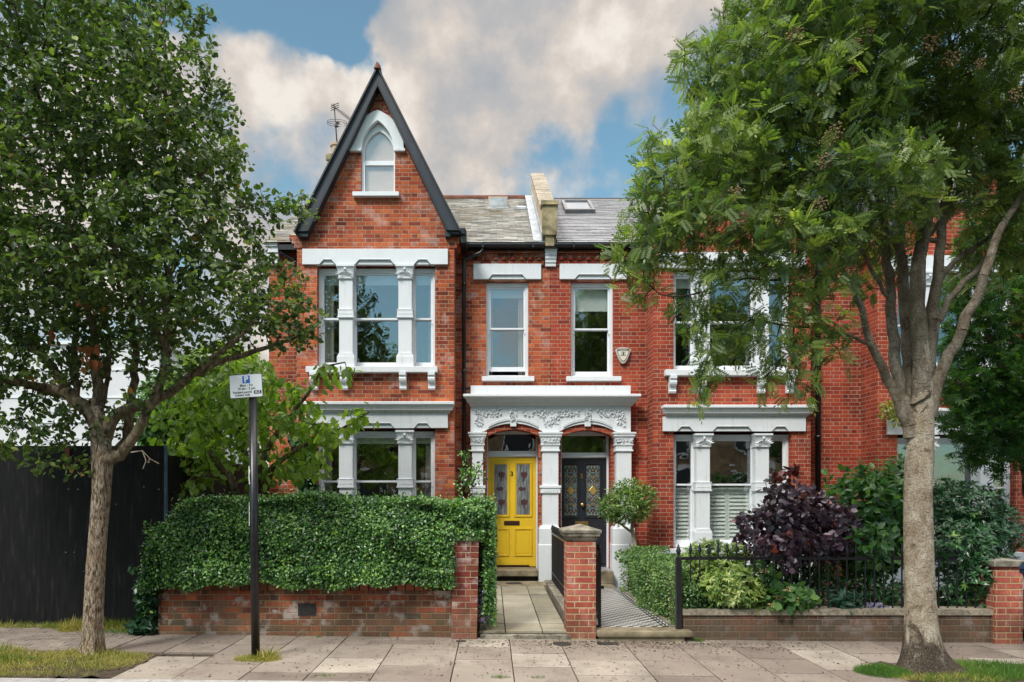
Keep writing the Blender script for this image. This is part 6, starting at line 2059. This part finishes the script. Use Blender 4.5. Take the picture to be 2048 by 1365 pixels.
# ---- drooping tree behind the hedge
Y3 = 9.9
L3 = [limb([(478, 1010, 22), (455, 950, 19), (425, 915, 15), (408, 870, 11, .2), (400, 800, 8, .3), (385, 740, 5, .3)], Y3),
      limb([(495, 1010, 18), (492, 930, 14, .2), (478, 850, 11, .2), (462, 800, 9, .2), (440, 745, 6, .2), (420, 690, 4, .2)], Y3),
      limb([(505, 1010, 16), (520, 930, 13, -.3), (552, 870, 10, -.4), (590, 820, 8, -.5), (625, 775, 6, -.6), (645, 735, 5, -.6), (690, 725, 3, -.7)], Y3),
      limb([(512, 1005, 16), (545, 935, 12, -.3), (600, 895, 9, -.5), (660, 868, 7, -.7), (705, 845, 5, -.8), (738, 825, 3, -.9)], Y3),
      limb([(462, 960, 8), (420, 950, 6, -.4), (385, 955, 5, -.5), (350, 985, 3, -.6)], Y3)]
B3 = [(390, 830, Y3, 90, 100, .8, 1), (470, 800, Y3, 90, 90, .8, 1), (560, 800, Y3 - .2, 60, 60, .5, .8), (600, 850, Y3 - .5, 70, 45, .5, 1), (655, 865, Y3 - .7, 45, 34, .35, 1), (715, 840, Y3 - .85, 36, 36, .25, 1), (590, 935, Y3 - .4, 70, 40, .4, .9), (520, 930, Y3, 60, 50, .5, .8), (420, 930, Y3, 70, 40, .5, .7), (650, 745, Y3 - .6, 46, 30, .3, .9), (700, 742, Y3 - .7, 26, 22, .2, .7), (370, 975, Y3 - .6, 50, 22, .3, .8), (460, 730, Y3 + .3, 100, 50, .6, .7), (640, 915, Y3 - .6, 30, 30, .3, .8)]
tree('garden_tree', 'small tree with drooping light green leaves behind the hedge, reaching over the left bay', Y3, L3, B3, 3200, (X(490, Y3), Y3, .1), m_leaf3, T_OVAL, .13, 6, 21, spread=.12, tipr=.010, step=.15, infl=1.0, kill=.19, droop=.95, r0=.0035, face_up=.45)
ivw = thing('wall_climber', 'dark climber on the bricks left of the lower bay window', 'plant', (X(612, 12.4), 12.4, .2))
shrub(ivw, [(612, 930, 12.38, 26, 50, .1, 1), (600, 890, 12.4, 20, 26, .1, .8), (618, 985, 12.38, 20, 30, .1, .8)], 620, .12, T_ROUND, m_ivy, .2, .2, .4, bias=-.15)

# ---- right-hand garden
bx = thing('box_hedge', 'low clipped box hedge along the right of the chequered path', 'hedge', (2.5, 10, .1))
def boxrow(n, y0, y1, ztop):
    y_ = rng.uniform(y0, y1, n)
    s = rng.random(n)
    xl = 2.24 + .07 * np.sin(y_ * 3) + .04 * np.sin(y_ * 7.3)
    xr2 = xl + .62
    z_ = np.where(s < .5, rng.uniform(.10, ztop, n), ztop + .06 * np.sin(y_ * 4) + .03 * np.sin(y_ * 9) - np.abs(rng.normal(size=n)) * .04)
    x_ = np.where(s < .5, xl + np.abs(rng.normal(size=n)) * .05 + .10 * np.clip((z_ - ztop * .7) / .3, 0, 1), rng.uniform(xl + .08, xr2, n))
    o = np.where((s < .5)[:, None], np.array((-1, -.25, .3)), np.array((0, -.1, 1)))
    f = s > .86
    y_ = np.where(f, y0 - np.abs(rng.normal(size=n)) * .03, y_); z_ = np.where(f, rng.uniform(.12, ztop, n), z_); x_ = np.where(f, rng.uniform(xl, xr2, n), x_)
    o = np.where(f[:, None], np.array((0, -1, .3)), o)
    return np.stack([x_, y_, z_], 1), nrm(o)
Pn, O = boxrow(17000, 8.62, 11.7, .80)
n = len(Pn)
leaves('foliage', m_box, bx, Pn, nrm(O * .6 + rng.normal(size=(n, 3)) * .7), nrm(O + rng.normal(size=(n, 3)) * .6 + np.array((0, 0, .4))), .032 * rng.uniform(.7, 1.3, n), T_OVAL, rng.beta(2, 2, n) + .2 * vnoise(Pn, 9, 4))
MB().box(2.34, 2.80, 8.72, 11.8, .1, .60).build('stems', m_twig, bx)


def bush(name, label, cat, base, blobs, n, size, tpl, m, stems=5, sy=None, **kw):
    t = thing(name, label, cat, base)
    if stems:
        mb_ = MB()
        for i in range(stems):
            b = blobs[i % len(blobs)]
            e = P(b[0] + random.uniform(-.4, .4) * b[3], b[1] + random.uniform(-.3, .5) * b[4], b[2] + random.uniform(-.3, .3) * b[5])
            q = Vector(base) + Vector((random.uniform(-.12, .12), random.uniform(-.1, .1), -.02))
            mb_.tube([q, q.lerp(e, .5) + Vector((random.uniform(-.06, .06), 0, .05)), e], [.012, .009, .004], 6)
        mb_.build('stem', m_twig, t)
    shrub(t, blobs, n, size, tpl, m, **kw)
    return t


bush('box_bush', 'small-leaved dark green bush spilling over the wall end by the gate post', 'shrub', (X(1385, 8.6), 8.62, .15), [(1388, 1185, 8.55, 42, 34, .22, 1), (1375, 1215, 8.46, 24, 16, .12, .8), (1420, 1205, 8.5, 24, 18, .14, .8)], 3600, .034, T_OVAL, m_box, 4, shell=.6, bias=-.12)
bush('variegated_shrub', 'yellow-edged variegated shrub pushing through the left end of the railings', 'shrub', (X(1445, 8.8), 8.8, .15),
     [(1450, 1165, 8.46, 62, 46, .25, 1), (1430, 1115, 8.75, 66, 34, .3, 1), (1480, 1180, 8.38, 46, 36, .2, .9), (1510, 1205, 8.36, 30, 18, .12, .6)], 700, .085, T_LANCE, m_varieg, 6, shell=.55, rosette=8, up=.7)
pb = bush('smoke_bush', 'plum-purple smoke bush behind the railings before the right bay', 'shrub', (X(1590, 9.3), 9.3, .15),
          [(1560, 1050, 9.2, 76, 50, .45, 1), (1630, 1035, 9.2, 66, 44, .4, 1), (1590, 1000, 9.3, 60, 34, .35, .9), (1590, 1095, 9.0, 96, 32, .35, .9), (1500, 1085, 9.1, 28, 42, .25, .7), (1580, 960, 9.3, 16, 22, .15, .5), (1535, 965, 9.3, 14, 20, .12, .4), (1650, 1085, 9.1, 50, 44, .3, .9), (1665, 1050, 9.15, 40, 34, .3, .7)],
          2700, .088, T_ROUND, m_purple, 9, shell=.3, up=.35, jit=.9)
shrub(pb, [(1585, 945, 9.25, 12, 14, .1, 1), (1548, 955, 9.25, 14, 8, .1, .6)], 40, .085, T_ROUND, mat('crimson_young_leaf', .4, (.16, .02, .018))[0], .2, .4, name='young_leaves')
shrub(pb, [(1560, 1088, 8.46, 60, 22, .10, 1), (1640, 1090, 8.46, 60, 24, .10, 1), (1582, 1125, 8.42, 22, 20, .08, .6), (1690, 1060, 8.8, 30, 30, .2, .8), (1480, 1050, 9.0, 14, 20, .12, .4), (1700, 1020, 9.1, 16, 12, .12, .3)], 560, .088, T_ROUND, m_purple, .2, .3, name='low_spray', jit=.9)
bush('hydrangea', 'hydrangea with round leaves and pink-cream flower heads leaning over the coping', 'shrub', (X(1560, 8.6), 8.62, .15), [(1575, 1195, 8.36, 46, 24, .16, 1), (1535, 1200, 8.42, 26, 20, .12, .8), (1525, 1155, 8.62, 22, 34, .15, .8), (1610, 1205, 8.38, 20, 22, .1, .7)], 330, .115, T_ROUND, m_shrubl, 5, shell=.5, up=.8, bias=.1)
hy = [o for o in COL.objects if o.get('category') == 'shrub' and o.name.startswith('hydrangea')][0]
for (px, py, y_) in ((1576, 1180, 8.26), (1592, 1199, 8.24), (1545, 1210, 8.28), (1528, 1142, 8.5), (1556, 1196, 8.28), (1601, 1187, 8.27), (1490, 1115, 8.75)):
    shrub(hy, [(px, py, y_, 8, 4, .04, 1)], 36, .026, T_ROUND, m_petal, .3, .8, name='flower_head', jit=.8)
bush('leafy_shrub', 'tall mid-green leafy shrub between the purple bush and the big trunk', 'shrub', (X(1735, 9.6), 9.6, .15),
     [(1740, 1010, 9.6, 80, 60, .5, 1), (1700, 1060, 9.5, 50, 60, .45, .9), (1770, 1060, 9.5, 60, 80, .5, 1), (1735, 955, 9.7, 50, 30, .35, .6), (1745, 1110, 9.3, 70, 40, .4, .8), (1800, 960, 9.7, 44, 50, .35, .7), (1668, 985, 9.8, 26, 40, .2, .4), (1750, 1085, 8.46, 46, 34, .12, .9), (1720, 930, 9.7, 8, 26, .1, .25)], 2900, .125, T_OVAL, m_shrubl, 9, shell=.45, up=.5, droop=.25)
bush('glossy_shrub', 'big dark glossy shrub with starry leaf clusters right of the big trunk', 'shrub', (X(1930, 9.3), 9.3, .1),
     [(1930, 1010, 9.35, 75, 50, .5, 1), (1960, 1070, 9.2, 70, 55, .5, 1), (1920, 1100, 9.0, 70, 60, .45, 1), (1945, 1170, 8.8, 50, 46, .35, .9), (1990, 1050, 9.3, 44, 40, .4, .8), (1885, 1010, 9.4, 40, 55, .4, .7), (1965, 1210, 8.55, 34, 22, .18, .7), (1900, 1190, 8.8, 34, 30, .3, .7), (1925, 1085, 8.44, 50, 46, .12, .9), (1960, 1150, 8.42, 34, 40, .12, .9)], 1650, .095, T_LANCE, m_choi, 8, shell=.5, rosette=8, up=.6)
bush('fern', 'mixed low shade foliage behind the middle of the railings', 'shrub', (X(1680, 8.9), 8.9, .12),
     [(1640, 1180, 9.0, 60, 36, .3, 1), (1740, 1180, 9.0, 70, 36, .3, 1), (1560, 1150, 9.2, 50, 40, .3, .7), (1690, 1210, 8.7, 30, 12, .12, .6), (1790, 1195, 8.8, 40, 26, .25, .8), (1600, 1150, 9.5, 70, 46, .3, 1), (1690, 1130, 9.6, 60, 50, .3, 1)], 2600, .12, T_LANCE, m_choi, 0, shell=.2, rosette=1, up=.5, bias=.05)
bush('acanthus', 'blue-green jagged leaf clump at the coping in the middle of the railings', 'plant', (X(1690, 8.6), 8.6, .15), [(1690, 1205, 8.48, 24, 16, .12, 1)], 45, .15, T_LANCE, leaf_mat('blue_green_leaf', [(0, (.02, .07, .045)), (1, (.06, .15, .085))], .45, .2), 0, shell=.2, rosette=3, up=.6)
mv = thing('bellflowers', 'small mauve flowers peeping over the coping left of the big trunk', 'plant', (X(1750, 8.5), 8.5, .2))
shrub(mv, [(1750, 1215, 8.46, 26, 7, .08, 1), (1718, 1217, 8.46, 8, 4, .05, .5)], 110, .035, T_ROUND, m_mauve, .2, .6, name='flowers')
shrub(mv, [(1745, 1218, 8.5, 34, 7, .08, 1)], 160, .05, T_OVAL, m_hedge, .2, .6)
gc = thing('groundcover', 'bright green low plant against the bay foot right of the purple bush', 'plant', (X(1655, 10), 10, .5))
shrub(gc, [(1655, 1000, 9.9, 20, 12, .15, 1)], 300, .06, T_OVAL, m_box, .3, .6)

# clipped standard tree in the planter
Yb_ = 12.0
bt = thing('standard_tree', 'small clipped evergreen with a round head beside the charcoal door', 'tree', (X(1275, Yb_), Yb_, .5))
tb = MB().tube([P(1276, 1125, Yb_), P(1270, 1090, Yb_), P(1264, 1060, Yb_), P(1266, 1030, Yb_), P(1262, 1000, Yb_)], [.04, .036, .034, .03, .02], 10)
tb.tube([P(1265, 1066, Yb_), P(1250, 1055, Yb_), P(1238, 1045, Yb_), P(1225, 1020, Yb_)], [.024, .022, .018, .01], 8)
tb.build('trunk', m_bark2, bt, smooth=True)
shrub(bt, [(1250, 1012, Yb_, 46, 36, .42, 1), (1222, 1016, Yb_ - .1, 28, 26, .25, .8), (1286, 996, Yb_, 30, 28, .3, .9), (1262, 974, Yb_, 30, 18, .28, .7), (1236, 980, Yb_, 22, 16, .2, .6), (1300, 985, Yb_, 14, 12, .15, .5), (1230, 1040, Yb_ - .1, 22, 14, .2, .6), (1280, 1028, Yb_, 26, 16, .25, .6), (1206, 1010, Yb_, 12, 14, .12, .4)], 3300, .088, T_LANCE, m_bay, .30, .5, 0, name='crown', jit=.9)
shrub(bt, [(1252, 1112, Yb_ - .1, 22, 14, .2, 1), (1268, 1104, Yb_ - .1, 20, 10, .2, .7)], 200, .06, T_ROUND, m_box, .3, .7, name='underplanting')

# maple at the right edge, with its branches behind the big trunk
Y5 = 9.9
L5 = [limb([(2075, 1180, 26), (2070, 1050, 22), (2050, 930, 20), (2030, 820, 16), (2000, 720, 12), (1960, 640, 8), (1920, 560, 5)], Y5),
      limb([(2050, 930, 14), (2010, 860, 10, -.2), (1960, 800, 8, -.3), (1910, 760, 5, -.4)], Y5),
      limb([(2035, 850, 12), (2060, 740, 9), (2050, 620, 6), (2040, 520, 4)], Y5),
      limb([(2045, 900, 10), (2000, 890, 7, -.3), (1960, 895, 5, -.3), (1920, 880, 3, -.3)], Y5)]
B5 = [(1990, 760, Y5, 110, 70, .8, 1.2), (2010, 850, Y5 - .1, 90, 60, .8, 1.2), (1930, 840, Y5 - .2, 60, 40, .5, 1), (1990, 910, Y5 - .2, 70, 40, .5, 1), (2010, 620, Y5, 90, 70, .7, 1.0), (1940, 690, Y5, 60, 40, .5, .9), (1920, 600, Y5, 40, 60, .4, .5), (2000, 480, Y5, 90, 60, .6, .6), (2100, 780, Y5, 90, 150, .8, .8), (2060, 540, Y5, 80, 60, .6, .4)]
tree('maple', 'dark green fine-leaved maple at the right edge behind the big trunk', Y5, L5, B5, 5500, (X(2075, Y5), Y5, 0), m_maple, T_PALM, .115, 9, 33, spread=.16, tipr=.009, step=.12, infl=1.0, kill=.15, droop=.4, r0=.003)
vc = thing('wall_climber', 'sprig of bright yellow-green climber on the cornice behind the big trunk', 'plant', (X(1785, 12.2), 12.2, 2.5))
shrub(vc, [(1785, 812, 12.25, 26, 14, .1, 1), (1770, 828, 12.22, 14, 8, .08, .6), (1795, 835, 12.2, 16, 16, .08, .6)], 240, .11, T_LANCE, leaf_mat('yellow_green_leaf', [(0, (.10, .17, .03)), (1, (.36, .36, .07))], .5, .35), .1, .2, .7)

# trees beyond the hoarding
bk = thing('background_tree', 'pale green tree far behind the hoarding, between it and the end house', 'tree', (X(430, 19), 19, 0))
MB().tube([P(430, 1060, 19), P(425, 900, 19), P(440, 800, 19)], [.22, .16, .08], 10).build('trunk', m_limb, bk, smooth=True)
shrub(bk, [(430, 780, 19, 90, 90, 1.4, 1), (360, 830, 19, 70, 70, 1.2, .9), (500, 800, 19, 60, 90, 1.2, .9), (520, 900, 18.5, 40, 50, .8, .7), (400, 900, 19, 90, 50, 1.0, .8)], 6500, .16, T_OVAL, m_fgreen, .3, .5, .2, name='crown')
bk2 = thing('background_tree', 'darker rounded tree behind the hoarding nearer the white building', 'tree', (X(290, 18), 18, 0))
MB().tube([P(295, 1060, 18), P(292, 900, 18), P(300, 820, 18)], [.2, .15, .08], 10).build('trunk', m_limb, bk2, smooth=True)
shrub(bk2, [(310, 850, 18, 40, 40, .8, 1), (285, 900, 18, 36, 30, .8, .8), (330, 800, 18, 40, 50, .9, .8)], 2600, .15, T_OVAL, m_shrubl, .3, .5, .2, name='crown')
# trees across the road, seen only as reflections in the panes
for (x_, y_, s, lab) in ((-3.6, -5.5, 1.0, 'leafy tree across the road mirrored in the left upper window'), (4.6, -5.2, .85, 'smaller leafy tree across the road mirrored in the right windows')):
    t_ = thing('street_tree', lab, 'tree', (x_, y_, 0))
    MB().tube([(x_, y_, -.1), (x_ + .1, y_, 2.2 * s), (x_, y_, 4.5 * s)], [.17, .14, .06], 10).build('trunk', m_limb, t_, smooth=True)
    u = nrm(rng.normal(size=(7000, 3))) * rng.uniform(.4, 1, (7000, 1)) ** .5
    lob = 1 + .25 * np.sin(u[:, :1] * 5 + u[:, 2:] * 4)
    Pn = np.array((x_, y_, 5.2 * s)) + u * lob * np.array((2.1, 1.9, 2.9)) * s
    leaves('crown', m_fgreen, t_, Pn, rng.normal(size=(7000, 3)), nrm(u + rng.normal(size=(7000, 3)) * .5), .17, T_OVAL, rng.beta(2, 2.5, 7000))


# ---- grass and weeds
def tuft(name, m, label, regions, n, h, kind='stuff', lean=.5, bias=0.0):
    Pn, H = [], []
    w_ = np.array([r_[6] for r_ in regions], float)
    ks = rng.choice(len(regions), n, p=w_ / w_.sum())
    for k in ks:
        cx_, cy2, rx, ry, hs, z_ = regions[k][:6]
        a, q = rng.uniform(0, 6.283), math.sqrt(rng.random())
        x_, y_ = cx_ + rx * q * cos(a), cy2 + ry * q * sin(a)
        Pn.append((x_, y_, gz(x_) + z_)); H.append(hs * (1 - .5 * q))
    Pn = np.array(Pn); H = np.array(H)
    D = nrm(np.array((0, 0, 1)) + rng.normal(size=(n, 3)) * lean)
    tone = rng.beta(1.6, 1.6, n) * .7 + .25 * vnoise(Pn, 4, n) + bias + .15
    o = leaves(name, m, None, Pn, D, nrm(rng.normal(size=(n, 3)) + np.array((0, -.6, .2))), h * H * rng.uniform(.5, 1.25, n), (T_BLADE[0] * np.array((1.6, 1, 1)), T_BLADE[1]), tone)
    o['kind'] = kind
    if label:
        o['label'] = label
    return o


struct(sheet('tree_pit', m_soil, -9.5, -3.53, 6.36, 7.44, -.008, 60, 10, .012, 8))
struct(sheet('tree_pit', m_soil, 4.02, 9.0, 6.36, 7.25, -.004, 50, 10, .014, 9))
tuft('dry_grass', m_grass, 'yellowing grass round the left tree', [(-4.45, 6.85, .85, .38, 1, 0, 3), (-5.2, 6.95, .8, .45, 1.4, 0, 2.5), (-3.85, 6.95, .32, .32, .8, 0, 1.5), (-4.3, 7.25, .5, .18, 1.5, 0, 1), (-5.6, 7.3, .6, .3, 1.9, 0, 1.2), (-6.3, 6.9, .8, .4, 1.3, 0, 2), (-4.65, 6.47, 1.05, .09, .8, 0, 1.2), (-5.6, 6.47, 1.1, .09, .8, 0, 1.0), (-3.8, 7.2, .22, .2, .7, 0, .7)], 16000, .075, lean=.8, bias=.2)
tuft('dry_grass', m_grass, 'strawy weeds along the foot of the hoarding', [(-5.0, 8.70, .75, .12, 1.4, 0, 3), (-6.3, 8.72, .9, .1, 1.0, 0, 2), (-4.35, 8.6, .5, .14, 1.0, 0, 2), (-5.2, 8.55, .25, .1, 1.8, 0, 1)], 4500, .12, lean=.9, bias=.1)
tuft('weed_leaves', m_lawn, 'green weeds between the hoarding and the wall end', [(-4.45, 8.45, .5, .12, 1, 0, 2), (-6.6, 8.75, .35, .1, 1.2, 0, 1), (-5.3, 6.62, .35, .12, 1.3, 0, 1.2), (-4.9, 6.95, .3, .12, 1.2, 0, 1)], 3000, .075, lean=.8)
tuft('dry_grass', m_grass, 'tuft of straw grass at the foot of the sign post', [(X(512, 7.1), 7.12, .24, .12, 1, 0, 3), (X(530, 7.1), 7.16, .13, .08, 1.9, 0, .6)], 1300, .095, lean=.8, bias=.12)
tuft('green_grass', m_lawn, 'green grass clumps round the foot of the big right tree', [(X(1765, 6.85), 6.85, .27, .22, 1.2, 0, 3), (X(1960, 7.1), 7.05, .7, .32, 1.1, 0, 4), (X(2010, 6.75), 6.75, .5, .2, 1.2, 0, 2), (4.55, 6.6, .45, .2, .8, 0, 1.2), (5.0, 7.1, .5, .2, .9, 0, 1.2)], 10500, .085, lean=.6)
tuft('dry_grass', m_grass, 'straw grass before the foot of the big right tree', [(X(1900, 6.6), 6.62, .55, .14, 1, 0, 2)], 900, .10, lean=.9, bias=.1)
tuft('joint_weeds', m_lawn, 'tiny weeds in the pavement joints', [(X(1000, 6.55), 6.52, .10, .03, 1, 0, 1), (X(1075, 6.55), 6.52, .07, .03, 1, 0, .6), (X(650, 6.55), 6.52, .12, .03, .9, 0, .8), (X(1395, 8.3), 8.27, .08, .05, 1.6, 0, 1), (X(600, 8.3), 8.29, .5, .02, .6, 0, .5), (X(800, 8.3), 8.29, .6, .02, .5, 0, .5), (X(1130, 8.25), 8.24, .15, .03, .8, 0, .5), (X(640, 8.3), 8.27, .05, .03, 1.2, 0, .4), (X(935, 8.2), 8.18, .09, .04, .6, 0, .5), (X(1290, 8.15), 8.15, .4, .02, .4, 0, .4)], 1100, .05, lean=.9)
# fallen leaves and crumbs
n = 3600
q = n // 3
xx = np.concatenate([rng.uniform(-4, 8, q), rng.normal(1.6, 1.2, q), rng.uniform(3.9, 6.4, n - 2 * q)])
yy = np.concatenate([rng.uniform(6.4, 8.3, q), 8.20 - np.abs(rng.normal(size=q)) * .26, rng.uniform(6.37, 7.25, n - 2 * q)])
Pn = np.stack([xx, yy, gz(xx) + .006], 1)
lt_ = leaves('leaf_litter', leaf_mat('brown_litter', [(0, (.035, .022, .014)), (.8, (.10, .065, .035)), (1, (.22, .16, .08))], .9, .0, .1), None, Pn, np.concatenate([rng.normal(size=(n, 2)), np.zeros((n, 1))], 1), nrm(np.array((0, 0, 1)) + rng.normal(size=(n, 3)) * .25), .022 * rng.uniform(.4, 1.5, n), T_OVAL, rng.random(n))
lt_['kind'] = 'stuff'
